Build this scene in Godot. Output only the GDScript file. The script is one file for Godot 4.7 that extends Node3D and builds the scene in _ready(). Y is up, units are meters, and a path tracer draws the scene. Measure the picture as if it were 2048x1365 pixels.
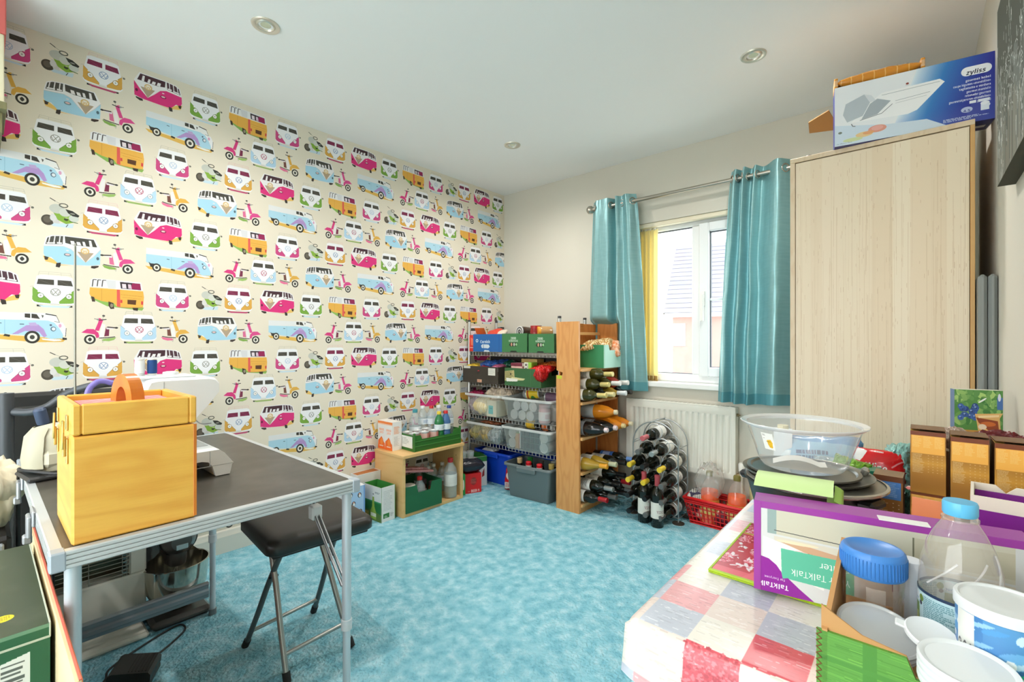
extends Node3D
# World: x right along the window wall, y up, z towards the viewer; W(x, y, a) takes the distance a away from the camera's plane.

const LW := -2.754   # left (papered) wall
const RW := 0.20     # right wall
const BW := 3.062    # window wall
const FW := -1.5     # wall behind the camera
const HC := 2.4

var names := {}
var mats := {}
var rng := RandomNumberGenerator.new()

# ---------------------------------------------------------------- canvas for print
class Cv:
	var im: Image
	var w: int
	var h: int
	func _init(ww: int, hh: int, c: Color):
		w = ww; h = hh
		im = Image.create(w, h, false, Image.FORMAT_RGB8)
		im.fill(c)
	func rect(x: float, y: float, ww: float, hh: float, c: Color):
		im.fill_rect(Rect2i(int(round(x)), int(round(y)), maxi(1, int(round(ww))), maxi(1, int(round(hh)))), c)
	func poly(p: Array, c: Color):
		var n := p.size()
		var y0 := 1e9
		var y1 := -1e9
		for q in p:
			y0 = minf(y0, q.y); y1 = maxf(y1, q.y)
		for yy in range(maxi(0, int(floor(y0))), mini(h - 1, int(ceil(y1))) + 1):
			var yc := yy + 0.5
			var xs := []
			for i in n:
				var a: Vector2 = p[i]
				var b: Vector2 = p[(i + 1) % n]
				if (a.y <= yc) != (b.y <= yc):
					xs.append(a.x + (yc - a.y) / (b.y - a.y) * (b.x - a.x))
			xs.sort()
			for k in range(0, xs.size() - 1, 2):
				var xa := int(round(xs[k]))
				var xb := int(round(xs[k + 1]))
				if xb > xa:
					im.fill_rect(Rect2i(xa, yy, xb - xa, 1), c)
	func ell(cx: float, cy: float, rx: float, ry: float, c: Color, rot := 0.0):
		var p := []
		var n := 28 if maxf(rx, ry) < 60 else 48
		for i in n:
			p.append(Vector2(cx, cy) + Vector2(cos(TAU * i / n) * rx, sin(TAU * i / n) * ry).rotated(rot))
		poly(p, c)
	func line(p: Array, t: float, c: Color):
		for i in p.size() - 1:
			var a: Vector2 = p[i]
			var b: Vector2 = p[i + 1]
			var n := (b - a).orthogonal().normalized() * t * 0.5
			poly([a + n, b + n, b - n, a - n], c)
			if t > 2:
				ell(b.x, b.y, t * 0.5, t * 0.5, c)
	# print lettering; x, y is the middle of the text, size its height; turned upside down with flip
	func text(s: String, x: float, y: float, size: float, c: Color, wide := 0.0, font := "Droid Sans", bold := false, skew := 0.0, flip := false):
		var tm := TextMesh.new()
		var f := SystemFont.new()
		f.font_names = PackedStringArray([font])
		if bold:
			f.font_weight = 700
		tm.font = f
		tm.font_size = 48
		tm.pixel_size = 1.0 / 48.0
		tm.depth = 0.0
		tm.text = s
		var ar := tm.get_mesh_arrays()
		if ar.size() == 0 or ar[Mesh.ARRAY_VERTEX] == null:
			return
		var vs: PackedVector3Array = ar[Mesh.ARRAY_VERTEX]
		var ix: PackedInt32Array = ar[Mesh.ARRAY_INDEX] if ar[Mesh.ARRAY_INDEX] != null else PackedInt32Array(range(vs.size()))
		if vs.size() == 0:
			return
		var lo := Vector2(1e9, 1e9)
		var hi := -lo
		for v in vs:
			lo = lo.min(Vector2(v.x, v.y)); hi = hi.max(Vector2(v.x, v.y))
		var sy := size
		var sx := size if wide == 0.0 else wide / maxf(hi.x - lo.x, 0.001)
		var mid := Vector2((lo.x + hi.x) * 0.5, 0.27)
		var sg := -1.0 if flip else 1.0
		for i in range(0, ix.size() - 2, 3):
			var t := []
			for k in 3:
				var v := vs[ix[i + k]]
				t.append(Vector2(x + sg * ((v.x - mid.x) * sx + (v.y - mid.y) * sy * skew), y - sg * (v.y - mid.y) * sy))
			poly(t, c)
	# rows of small illegible print
	func lines(x: float, y: float, ww: float, hh: float, n: int, c: Color, fill := 0.5):
		var r := RandomNumberGenerator.new()
		r.seed = n * 77 + int(x) + int(y) * 3
		var step := hh / n
		for i in n:
			var xx := x
			var end := x + ww * r.randf_range(0.6, 1.0)
			while xx < end:
				var l := r.randf_range(0.03, 0.12) * ww
				rect(xx, y + i * step, minf(l, end - xx), maxf(1.0, step * fill), c)
				xx += l + maxf(1.0, ww * 0.018)
	func mottle(c: Color, amount: float, freq: float, sd := 1):
		var n := FastNoiseLite.new()
		n.seed = sd
		n.frequency = freq
		n.fractal_octaves = 3
		for yy in h:
			for xx in w:
				var k := clampf(n.get_noise_2d(xx, yy) * 2.0, -1, 1)
				if k > 0:
					im.set_pixel(xx, yy, im.get_pixel(xx, yy).lerp(c, k * amount))
	func tex() -> ImageTexture:
		return ImageTexture.create_from_image(im)

# ---------------------------------------------------------------- naming
func W(x: float, y: float, a: float) -> Vector3:
	return Vector3(x, y, -a)

func numbered(s: String) -> String:
	if not names.has(s):
		names[s] = 0
		return s
	names[s] += 1
	return "%s_%03d" % [s, names[s]]

func thing(called: String, label: String, category: String, at := Vector3.ZERO, turn := 0.0, group := "") -> Node3D:
	var o := Node3D.new()
	o.name = numbered(called)
	add_child(o)
	o.position = at
	o.rotation_degrees.y = turn
	return tag(o, label, category, group)

func tag(o: Node3D, label: String, category: String, group := "") -> Node3D:
	o.set_meta("label", label)
	o.set_meta("category", category)
	if group:
		o.set_meta("group", group)
	return o

func part(t: Node3D, called: String, mesh: Mesh, m: Material = null, at := Vector3.ZERO, rot := Vector3.ZERO) -> MeshInstance3D:
	var o := MeshInstance3D.new()
	o.name = called
	o.mesh = mesh
	if m:
		o.material_override = m
	o.position = at
	o.rotation_degrees = rot
	t.add_child(o, true)
	if called in ["wires", "grille", "ridges", "corrugation", "compartments", "lattice_side", "tie_wires", "mesh_edge", "whisk"]:
		o.set_meta("kind", "stuff")
	return o

func solo(called: String, mesh: Mesh, m: Material, label: String, category: String, at := Vector3.ZERO, rot := Vector3.ZERO, group := "") -> MeshInstance3D:
	var o := MeshInstance3D.new()
	o.name = numbered(called)
	o.mesh = mesh
	if m:
		o.material_override = m
	add_child(o)
	o.position = at
	o.rotation_degrees = rot
	tag(o, label, category, group)
	return o

func struct(called: String, mesh: Mesh, m: Material = null) -> MeshInstance3D:
	var o := MeshInstance3D.new()
	o.name = called
	o.mesh = mesh
	if m:
		o.material_override = m
	o.set_meta("kind", "structure")
	add_child(o, true)
	return o

func dup(src: Node3D, at: Vector3, rot: Vector3, label: String, group := "") -> Node3D:
	var r: Node3D = src.duplicate()
	r.name = numbered(String(src.name).rstrip("0123456789").rstrip("_"))
	add_child(r)
	r.position = at
	r.rotation_degrees = rot
	r.set_meta("label", label)
	if group:
		r.set_meta("group", group)
	return r

# ---------------------------------------------------------------- materials
func C(r: int, g: int, b: int) -> Color:
	return Color(r / 255.0, g / 255.0, b / 255.0)

func M(c: Color, rough := 0.6, metal := 0.0) -> StandardMaterial3D:
	var k := "%s %s %s" % [c, rough, metal]
	if mats.has(k):
		return mats[k]
	var m := StandardMaterial3D.new()
	m.albedo_color = c
	m.roughness = rough
	m.metallic = metal
	mats[k] = m
	return m

func MT(t: Texture2D, rough := 0.55) -> StandardMaterial3D:
	var m := StandardMaterial3D.new()
	m.albedo_texture = t
	m.roughness = rough
	return m

func glass(c: Color, alpha: float, rough := 0.05) -> StandardMaterial3D:
	var k := "g %s %s %s" % [c, alpha, rough]
	if mats.has(k):
		return mats[k]
	var m := StandardMaterial3D.new()
	m.transparency = BaseMaterial3D.TRANSPARENCY_ALPHA
	m.albedo_color = Color(c.r, c.g, c.b, alpha)
	m.roughness = rough
	mats[k] = m
	return m

func noise_tex(stops: Array, freq: float, size := 512, stretch := Vector2.ONE, oct := 4, sd := 1) -> Texture2D:
	# tileable noise turned into colours
	var n := FastNoiseLite.new()
	n.noise_type = FastNoiseLite.TYPE_SIMPLEX
	n.frequency = freq
	n.fractal_octaves = oct
	n.seed = sd
	var t := NoiseTexture2D.new()
	t.width = size
	t.height = size
	t.seamless = true
	t.noise = n
	var g := Gradient.new()
	var off := PackedFloat32Array()
	var col := PackedColorArray()
	for s in stops:
		off.append(s[0]); col.append(s[1])
	g.offsets = off
	g.colors = col
	t.color_ramp = g
	return t

func wood(base: Color, dark: Color, along := 0, scale := 1.0, sd := 1, rough := 0.45, str_ := 0.35) -> StandardMaterial3D:
	# long grain along local axis 0 = x, 1 = y, 2 = z
	var key := "wood %s %s %s %s %s" % [base, dark, along, scale, sd]
	if mats.has(key):
		return mats[key]
	var s := 256
	var im := Image.create(s, s, false, Image.FORMAT_RGB8)
	var n := FastNoiseLite.new()
	n.seed = sd
	n.frequency = 0.02
	n.fractal_octaves = 2
	var f := FastNoiseLite.new()
	f.seed = sd + 9
	f.frequency = 0.5
	for y in s:
		for x in s:
			# periodic in both directions through angles
			var u := TAU * x / s
			var v := TAU * y / s
			var w := n.get_noise_3d(cos(u) * 10, sin(u) * 10, 50 + cos(v) * 55) + n.get_noise_3d(cos(u) * 9 + 200, sin(u) * 9, sin(v) * 55)
			var ring := 0.5 + 0.5 * sin(v * 7.0 + w * 7.0)
			var fine := f.get_noise_2d(x * 0.04, y * 1.6)
			im.set_pixel(x, y, base.lerp(dark, clampf(str_ * (pow(ring, 3.0) * 0.9 + fine * 0.35 + 0.1), 0, 1)))
	if along == 1:
		im.rotate_90(CLOCKWISE)
	var m := StandardMaterial3D.new()
	m.albedo_texture = ImageTexture.create_from_image(im)
	m.roughness = rough
	m.uv1_triplanar = true
	m.uv1_scale = Vector3.ONE * 2.0 / scale
	mats[key] = m
	return m

# ---------------------------------------------------------------- meshes
func ST() -> SurfaceTool:
	var st := SurfaceTool.new()
	st.begin(Mesh.PRIMITIVE_TRIANGLES)
	return st

func done(st: SurfaceTool) -> ArrayMesh:
	st.generate_normals()
	return st.commit()

func quad(st: SurfaceTool, a: Vector3, b: Vector3, c: Vector3, d: Vector3, ua := Vector2(0, 1), ub := Vector2(1, 1), uc := Vector2(1, 0), ud := Vector2(0, 0)):
	# a b c d run anticlockwise seen from outside
	for p in [[a, ua], [c, uc], [b, ub], [a, ua], [d, ud], [c, uc]]:
		st.set_uv(p[1])
		st.add_vertex(p[0])

func tri(st: SurfaceTool, a: Vector3, b: Vector3, c: Vector3):
	st.add_vertex(a); st.add_vertex(c); st.add_vertex(b)

func add_box(st: SurfaceTool, lo: Vector3, hi: Vector3, b := 0.0):
	# chamfered box
	var mid := (lo + hi) * 0.5
	var h := (hi - lo).abs() * 0.5
	b = minf(b, minf(h.x, minf(h.y, h.z)) * 0.9)
	st.set_smooth_group(-1)
	for ax in 3:
		for s in [-1.0, 1.0]:
			var u := Vector3.ZERO
			var v := Vector3.ZERO
			var n := Vector3.ZERO
			n[ax] = s * h[ax]
			u[(ax + 1) % 3] = h[(ax + 1) % 3] - b
			v[(ax + 2) % 3] = h[(ax + 2) % 3] - b
			var c := mid + n
			if s > 0:
				quad(st, c - u - v, c + u - v, c + u + v, c - u + v)
			else:
				quad(st, c - v - u, c + v - u, c + v + u, c - v + u)
	if b <= 0.0:
		return
	for ax in 3:
		var i := (ax + 1) % 3
		var j := (ax + 2) % 3
		for si in [-1.0, 1.0]:
			for sj in [-1.0, 1.0]:
				var l := Vector3.ZERO
				l[ax] = h[ax] - b
				var p := Vector3.ZERO
				p[i] = si * h[i]; p[j] = sj * (h[j] - b)
				var q := Vector3.ZERO
				q[i] = si * (h[i] - b); q[j] = sj * h[j]
				if si * sj > 0:
					quad(st, mid + p - l, mid + q - l, mid + q + l, mid + p + l)
				else:
					quad(st, mid + q - l, mid + p - l, mid + p + l, mid + q + l)
	for sx in [-1.0, 1.0]:
		for sy in [-1.0, 1.0]:
			for sz in [-1.0, 1.0]:
				var a := mid + Vector3(sx * h.x, sy * (h.y - b), sz * (h.z - b))
				var b2 := mid + Vector3(sx * (h.x - b), sy * h.y, sz * (h.z - b))
				var c2 := mid + Vector3(sx * (h.x - b), sy * (h.y - b), sz * h.z)
				if sx * sy * sz > 0:
					tri(st, a, b2, c2)
				else:
					tri(st, a, c2, b2)

func box(x0: float, x1: float, y0: float, y1: float, z0: float, z1: float, b := 0.002) -> ArrayMesh:
	var st := ST()
	add_box(st, Vector3(x0, y0, z0), Vector3(x1, y1, z1), b)
	return done(st)

func boxes(list: Array, b := 0.002) -> ArrayMesh:
	var st := ST()
	for l in list:
		add_box(st, Vector3(l[0], l[2], l[4]), Vector3(l[1], l[3], l[5]), b)
	return done(st)

# box whose faces can carry their own material; faces: front(+z) back left(-x) right top bottom
func carton(sx: float, sy: float, sz: float, faces: Dictionary, plain: Material, taper := 0.0) -> ArrayMesh:
	var am := ArrayMesh.new()
	var x := sx * 0.5
	var z := sz * 0.5
	var t := taper
	var p := [Vector3(-x, 0, z), Vector3(x, 0, z), Vector3(x, 0, -z), Vector3(-x, 0, -z), Vector3(-x + t, sy, z - t), Vector3(x - t, sy, z - t), Vector3(x - t, sy, -z + t), Vector3(-x + t, sy, -z + t)]
	var f := {"front": [0, 1, 5, 4], "right": [1, 2, 6, 5], "back": [2, 3, 7, 6], "left": [3, 0, 4, 7], "top": [4, 5, 6, 7], "bottom": [3, 2, 1, 0]}
	for k in f:
		var st := ST()
		var q = f[k]
		quad(st, p[q[0]], p[q[1]], p[q[2]], p[q[3]])
		st.set_material(faces.get(k, plain))
		st.generate_normals()
		st.commit(am)
	return am

func add_lathe(st: SurfaceTool, prof: Array, seg := 24, origin := Vector3.ZERO, a0 := 0.0, a1 := TAU, sxz := Vector2.ONE):
	# profile of (radius, y) from bottom to top; sharp corners split the shading
	var grp := 0
	var n := prof.size()
	var tot := 0.0
	for i in n - 1:
		tot += (prof[i + 1] - prof[i]).length()
	var run := 0.0
	for i in n - 1:
		var a: Vector2 = prof[i]
		var b: Vector2 = prof[i + 1]
		if i > 0:
			var d0: Vector2 = (a - prof[i - 1]).normalized()
			var d1: Vector2 = (b - a).normalized()
			if d0.dot(d1) < 0.8:
				grp += 1
		st.set_smooth_group(grp)
		var v0 := 1.0 - run / tot
		run += (b - a).length()
		var v1 := 1.0 - run / tot
		for k in seg:
			var t0 := a0 + (a1 - a0) * k / seg
			var t1 := a0 + (a1 - a0) * (k + 1) / seg
			var d0 := Vector3(sin(t0) * sxz.x, 0, cos(t0) * sxz.y)
			var d1 := Vector3(sin(t1) * sxz.x, 0, cos(t1) * sxz.y)
			var p0 := origin + d0 * a.x + Vector3(0, a.y, 0)
			var p1 := origin + d1 * a.x + Vector3(0, a.y, 0)
			var p2 := origin + d1 * b.x + Vector3(0, b.y, 0)
			var p3 := origin + d0 * b.x + Vector3(0, b.y, 0)
			var u0 := float(k) / seg
			var u1 := float(k + 1) / seg
			if a.x < 1e-5:
				for p in [[p0, Vector2(u0, v0)], [p3, Vector2(u0, v1)], [p2, Vector2(u1, v1)]]:
					st.set_uv(p[1]); st.add_vertex(p[0])
			elif b.x < 1e-5:
				for p in [[p0, Vector2(u0, v0)], [p3, Vector2(u0, v1)], [p1, Vector2(u1, v0)]]:
					st.set_uv(p[1]); st.add_vertex(p[0])
			else:
				quad(st, p0, p1, p2, p3, Vector2(u0, v0), Vector2(u1, v0), Vector2(u1, v1), Vector2(u0, v1))

func PV(l: Array) -> Array:
	# flat number list to points
	var r := []
	for i in range(0, l.size(), 2):
		r.append(Vector2(l[i], l[i + 1]))
	return r

func lathe(l: Array, seg := 24, a0 := 0.0, a1 := TAU, sxz := Vector2.ONE) -> ArrayMesh:
	var st := ST()
	add_lathe(st, PV(l), seg, Vector3.ZERO, a0, a1, sxz)
	return done(st)

func add_tube(st: SurfaceTool, pts: Array, r, seg := 8, closed := false, caps := true):
	var n := pts.size()
	var rings := []
	var up := Vector3.ZERO
	for i in n:
		var d: Vector3
		if closed:
			d = (pts[(i + 1) % n] - pts[(i - 1 + n) % n]).normalized()
		else:
			d = (pts[mini(i + 1, n - 1)] - pts[maxi(i - 1, 0)]).normalized()
		if up == Vector3.ZERO:
			up = Vector3.UP if absf(d.y) < 0.9 else Vector3.RIGHT
		var s := d.cross(up).normalized()
		up = s.cross(d).normalized()
		var ring := []
		var rr: float = r[i] if r is Array else r
		for k in seg:
			var t := TAU * k / seg
			ring.append(pts[i] + (s * cos(t) + up * sin(t)) * rr)
		rings.append(ring)
	st.set_smooth_group(3)
	for i in (n if closed else n - 1):
		var a = rings[i]
		var b = rings[(i + 1) % n]
		for k in seg:
			var k1 := (k + 1) % seg
			quad(st, a[k], a[k1], b[k1], b[k])
	if caps and not closed:
		st.set_smooth_group(-1)
		for e in [0, n - 1]:
			for k in range(1, seg - 1):
				if e == 0:
					tri(st, rings[e][0], rings[e][k + 1], rings[e][k])
				else:
					tri(st, rings[e][0], rings[e][k], rings[e][k + 1])

func tube(pts: Array, r, seg := 8, closed := false) -> ArrayMesh:
	var st := ST()
	add_tube(st, pts, r, seg, closed)
	return done(st)

func tubes(list: Array, r: float, seg := 6) -> ArrayMesh:
	var st := ST()
	for l in list:
		add_tube(st, l, r, seg)
	return done(st)

func smooth_path(p: Array, n := 6) -> Array:
	var c := Curve3D.new()
	for i in p.size():
		var d: Vector3 = (p[mini(i + 1, p.size() - 1)] - p[maxi(i - 1, 0)]) / 6.0
		c.add_point(p[i], -d, d)
	var r := []
	for i in (p.size() - 1) * n + 1:
		r.append(c.sample(mini(int(float(i) / n), p.size() - 2), float(i) / n - mini(int(float(i) / n), p.size() - 2)))
	return r

func arc(c: Vector3, u: Vector3, v: Vector3, a0: float, a1: float, n := 12) -> Array:
	var r := []
	for i in n + 1:
		var t := deg_to_rad(a0 + (a1 - a0) * i / n)
		r.append(c + u * cos(t) + v * sin(t))
	return r

func add_extrude(st: SurfaceTool, poly: Array, d: float, xf := Transform3D()):
	# outline in x, y extruded from z = 0 to z = d
	var pa := PackedVector2Array(poly)
	if Geometry2D.is_polygon_clockwise(pa):
		pa.reverse()
	var ix := Geometry2D.triangulate_polygon(pa)
	st.set_smooth_group(-1)
	var lo := Vector2(1e9, 1e9)
	var hi := -lo
	for q in pa:
		lo = lo.min(q); hi = hi.max(q)
	var sz := (hi - lo).max(Vector2(1e-5, 1e-5))
	for i in range(0, ix.size(), 3):
		var t := [pa[ix[i]], pa[ix[i + 1]], pa[ix[i + 2]]]
		if (t[1] - t[0]).cross(t[2] - t[0]) < 0:
			t.reverse()
		for k in [0, 2, 1]:
			st.set_uv(Vector2((t[k].x - lo.x) / sz.x, 1.0 - (t[k].y - lo.y) / sz.y))
			st.add_vertex(xf * Vector3(t[k].x, t[k].y, d))
		for k in [0, 1, 2]:
			st.set_uv(Vector2((t[k].x - lo.x) / sz.x, 1.0 - (t[k].y - lo.y) / sz.y))
			st.add_vertex(xf * Vector3(t[k].x, t[k].y, 0))
	var n := pa.size()
	for i in n:
		var a := pa[i]
		var b := pa[(i + 1) % n]
		quad(st, xf * Vector3(a.x, a.y, 0), xf * Vector3(b.x, b.y, 0), xf * Vector3(b.x, b.y, d), xf * Vector3(a.x, a.y, d))

func extrude(l: Array, d: float) -> ArrayMesh:
	var st := ST()
	add_extrude(st, PV(l), d)
	return done(st)

func grid(nu: int, nv: int, f: Callable, two := 0.0) -> ArrayMesh:
	# smooth surface f(u, v); u to the right, v upwards seen from outside
	var st := ST()
	st.set_smooth_group(1)
	for i in nu:
		for j in nv:
			var u0 := float(i) / nu
			var u1 := float(i + 1) / nu
			var v0 := float(j) / nv
			var v1 := float(j + 1) / nv
			quad(st, f.call(u0, v0), f.call(u1, v0), f.call(u1, v1), f.call(u0, v1), Vector2(u0, 1 - v0), Vector2(u1, 1 - v0), Vector2(u1, 1 - v1), Vector2(u0, 1 - v1))
	return done(st)

func pillow(sx: float, sy: float, sz: float, sd := 1, crump := 0.12, n := 12) -> ArrayMesh:
	# a crumpled packet: a soft box, resting on y = 0
	var nz := FastNoiseLite.new()
	nz.seed = sd
	nz.frequency = 1.1
	var st := ST()
	st.set_smooth_group(1)
	var f := func(u: float, v: float, top: float) -> Vector3:
		var x := u * 2 - 1
		var z := v * 2 - 1
		var e := pow(maxf(0.0, (1 - pow(absf(x), 3)) * (1 - pow(absf(z), 3))), 0.5)
		var k := 1.0 + crump * 2.0 * nz.get_noise_3d(x * 2.2, z * 2.2, top)
		var w := 1.0 + crump * 0.6 * nz.get_noise_2d(x * 1.5 + 7, z * 1.5)
		return Vector3(x * sx * 0.5 * w, sy * 0.5 + top * e * k * sy * 0.5, -z * sz * 0.5 * w)
	for top in [1.0, -1.0]:
		for i in n:
			for j in n:
				var u0 := float(i) / n
				var u1 := float(i + 1) / n
				var v0 := float(j) / n
				var v1 := float(j + 1) / n
				var a = f.call(u0, v0, top)
				var b = f.call(u1, v0, top)
				var c = f.call(u1, v1, top)
				var d = f.call(u0, v1, top)
				if top > 0:
					quad(st, a, b, c, d, Vector2(u0, 1 - v0), Vector2(u1, 1 - v0), Vector2(u1, 1 - v1), Vector2(u0, 1 - v1))
				else:
					quad(st, d, c, b, a, Vector2(u0, 1 - v1), Vector2(u1, 1 - v1), Vector2(u1, 1 - v0), Vector2(u0, 1 - v0))
	return done(st)

func moved(m: Mesh, at: Vector3, rot := Vector3.ZERO, sc := Vector3.ONE) -> Array:
	return [m, Transform3D(Basis.from_euler(rot * PI / 180.0).scaled_local(sc), at)]

func joined(list: Array) -> ArrayMesh:
	var st := SurfaceTool.new()
	for l in list:
		st.append_from(l[0], 0, l[1])
	return st.commit()

func _ready() -> void:
	rng.seed = 7
	# ---- camera, sky, light, exposure
	var cam := Camera3D.new()
	cam.name = "camera"
	cam.fov = 72.55
	cam.near = 0.02
	cam.position = Vector3(0, 1.113, 0)
	cam.rotation_degrees.y = 40.99
	add_child(cam)
	cam.current = true
	var we := WorldEnvironment.new()
	we.name = "world"
	var env := Environment.new()
	var sky := Sky.new()
	var sm := ProceduralSkyMaterial.new()
	sm.sky_top_color = Color(0.93, 0.97, 1.0)
	sm.sky_horizon_color = Color(1.0, 1.0, 1.0)
	sm.ground_bottom_color = Color(0.80, 0.82, 0.80)
	sm.ground_horizon_color = Color(1.0, 1.0, 1.0)
	sm.sky_energy_multiplier = 1.0
	sky.sky_material = sm
	env.background_mode = Environment.BG_SKY
	env.sky = sky
	env.background_energy_multiplier = 1.0
	env.tonemap_mode = Environment.TONE_MAPPER_LINEAR
	env.tonemap_exposure = 7.2
	env.sdfgi_enabled = true
	env.ssao_enabled = true
	env.ssil_enabled = true
	we.environment = env
	add_child(we)
	build_room()
	build_window()
	build_outside()
	build_wardrobe()
	build_wall_things()
	build_radiator()
	build_bookcase()
	build_wine_rack()
	build_basket()
	build_shelving()
	build_low_unit()
	build_folding_table()
	build_on_folding_table()
	build_under_table()
	build_stool()
	build_left_edge()
	build_right_table()
	build_right_table_things()

# ---------------------------------------------------------------- wallpaper print
class Sp:
	var cv: Cv
	var o := Vector2.ZERO
	var k := 1.853
	var m := 1.0     # -1 mirrors
	var wx := 1.0
	func P(l: Array) -> Array:
		var r := []
		for i in range(0, l.size(), 2):
			r.append(o + Vector2(l[i] * m * wx, -l[i + 1]) * k)
		return r
	func poly(l: Array, c: Color):
		cv.poly(P(l), c)
	func ell(x: float, y: float, rx: float, ry: float, c: Color):
		var p = P([x, y])[0]
		cv.ell(p.x, p.y, rx * k * wx, ry * k, c)
	func line(l: Array, t: float, c: Color):
		cv.line(P(l), t * k, c)
	func wheel(x: float, y: float, r: float, white := true):
		ell(x, y, r * 0.92, r, C4(52, 50, 44))
		if white:
			ell(x, y, r * 0.6, r * 0.66, C4(228, 224, 212))
			ell(x, y, r * 0.3, r * 0.34, C4(70, 68, 60))
	static func C4(r: int, g: int, b: int) -> Color:
		return Color(r / 255.0, g / 255.0, b / 255.0)
	func pickup():
		poly([-150, -28, -40, -34, 150, -50, 140, -63, 50, -64, -60, -50, -135, -42], C4(222, 178, 86))
		poly([-146, 58, 17, 57, 17, 26, -146, 27], C4(225, 226, 226))
		poly([-146, 28, 40, 27, 100, 28, 116, 18, 132, -8, 140, -34, 138, -48, 100, -50, 70, -40, -60, -28, -128, -16, -146, -10], C4(172, 211, 228))
		poly([17, 58, 96, 58, 116, 46, 134, 16, 140, -12, 128, -6, 112, 18, 90, 27, 17, 28], C4(232, 232, 230))
		poly([112, 18, 128, -6, 141, -34, 150, -40, 148, 0, 138, 20], C4(234, 234, 236))
		poly([19, 54, 36, 54, 36, 36, 19, 38], C4(66, 62, 56))
		poly([40, 54, 56, 52, 66, 33, 40, 36], C4(66, 62, 56))
		poly([70, 50, 78, 48, 74, 36], C4(90, 86, 80))
		poly([84, 57, 118, 50, 118, 46, 82, 53], C4(50, 46, 42))
		line([118, 48, 128, 20, 112, 24], 1.6, C4(90, 84, 76))
		poly([24, 6, 60, 10, 78, -10, 88, -38, 78, -44, 62, -20, 20, -18, 0, -30, -20, -32], C4(176, 146, 200))
		poly([30, 16, 52, 18, 60, 4, 36, 4], C4(186, 164, 208))
		line([-60, 14, -50, 13], 3, C4(80, 96, 110))
		line([4, 10, 16, 10], 3, C4(80, 96, 110))
		line([-40, 28, -40, -28], 0.9, C4(130, 175, 200))
		poly([-136, -8, -128, -14, -112, -14, -86, -28, -88, -38, -128, -30], C4(58, 54, 50))
		wheel(-103, -32, 20)
		poly([-40, -30, -24, -34, -26, -42, -44, -38], C4(60, 56, 50))
		wheel(42, -43, 26)
		poly([70, -48, 130, -52, 136, -58, 110, -60, 74, -54], C4(238, 236, 228))
		ell(108, -8, 9, 10, C4(90, 110, 130)); ell(109, -8, 6, 7, C4(220, 226, 230))
		ell(100, 8, 4, 4, C4(90, 100, 120))
		ell(130, 6, 5, 8, C4(216, 160, 190))
		poly([138, -44, 152, -46, 152, -54, 138, -54], C4(56, 52, 48))
		line([150, -4, 148, -40], 2, C4(90, 84, 84))
	func front(col: Color, win: Color, badge: Color, shade: Color, rack: Color):
		line([-50, 58, -46, 74, 48, 74, 52, 58], 1.1, rack)
		line([-48, 66, 50, 66], 1.0, rack)
		line([-20, 58, -18, 74], 0.9, rack); line([20, 58, 18, 74], 0.9, rack)
		poly([-54, 54, -40, 60, 40, 60, 54, 54, 62, 10, 67, -20, 67, -52, 58, -62, -58, -62, -67, -52, -67, -20, -62, 10], C4(238, 238, 240))
		poly([-50, 42, -3, 42, -3, 20, -54, 20], win)
		poly([8, 42, 50, 42, 56, 19, 8, 20], win)
		line([-46, 38, -16, 24], 1.5, win.lightened(0.15)); line([14, 38, 40, 24], 1.5, win.lightened(0.15))
		for s in [-1.0, 1.0]:
			poly([s * 66, 8, s * 50, -8, s * 30, -30, s * 13, -50, s * 11, -59, s * 50, -56, s * 62, -52, s * 67, -44], col)
			line([s * 66, 8, s * 50, -8, s * 30, -30, s * 13, -50], 0.9, col.darkened(0.35))
			ell(s * 43, -27, 10, 11, col.darkened(0.4)); ell(s * 43, -27, 8.5, 9.5, C4(242, 240, 236)); ell(s * 43, -27, 3, 4, C4(180, 180, 176))
			ell(s * 48, -10, 4, 3.4, C4(242, 240, 236))
			poly([s * 34, -67, s * 54, -65, s * 54, -73, s * 36, -73], C4(50, 48, 46))
		poly([-14, -61, 14, -61, 13, -53, -13, -53], C4(226, 226, 224))
		line([-14, -61, 14, -61], 1, C4(150, 150, 150))
		for i in 16:
			var a := TAU * i / 16.0
			var b := TAU * (i + 1) / 16.0
			line([2 + 15 * cos(a), -10 + 15 * sin(a), 2 + 15 * cos(b), -10 + 15 * sin(b)], 2.2, badge)
		line([-7, 2, 2, -10, 11, 2], 2, badge)
		line([-11, -6, -5, -21, 2, -10, 9, -21, 15, -6], 2, badge)
		poly([-50, -67, 50, -67, 40, -75, -38, -75], shade)
		ell(73, 6, 4.5, 4.5, C4(110, 108, 98))
		line([64, 14, 72, 8], 0.9, C4(150, 146, 138)); line([-64, 12, -74, 8], 0.9, C4(170, 160, 150))
	func bus(col: Color, ground: Color, win: Color):
		poly([-85, -50, 40, -64, 88, -52, 96, -30, 40, -40], ground)
		poly([-94, 24, -74, 66, 30, 66, 70, 60, 86, 50, 94, 14, 92, -24, 40, -56, -88, -50], C4(236, 234, 234))
		poly([-94, 22, -70, -12, -42, -42, -18, -18, 6, 10, 30, 19, 93, 12, 94, -20, 88, -34, 70, -32, 48, -58, 10, -58, -62, -54, -92, -46], col)
		line([-94, 22, -70, -12, -42, -42, -18, -18, 6, 10, 30, 19, 93, 12], 1.4, C4(226, 200, 190))
		poly([-70, 62, 27, 62, 25, 34, -4, 28, -82, 30], win)
		for q in [[-66, 30, -56, 56], [-44, 30, -34, 48], [-28, 30, -14, 44], [-8, 30, 6, 46]]:
			poly([q[0], q[1], q[2], q[1], q[2] + 3, q[3], q[0] + 5, q[3]], C4(234, 230, 230))
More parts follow.
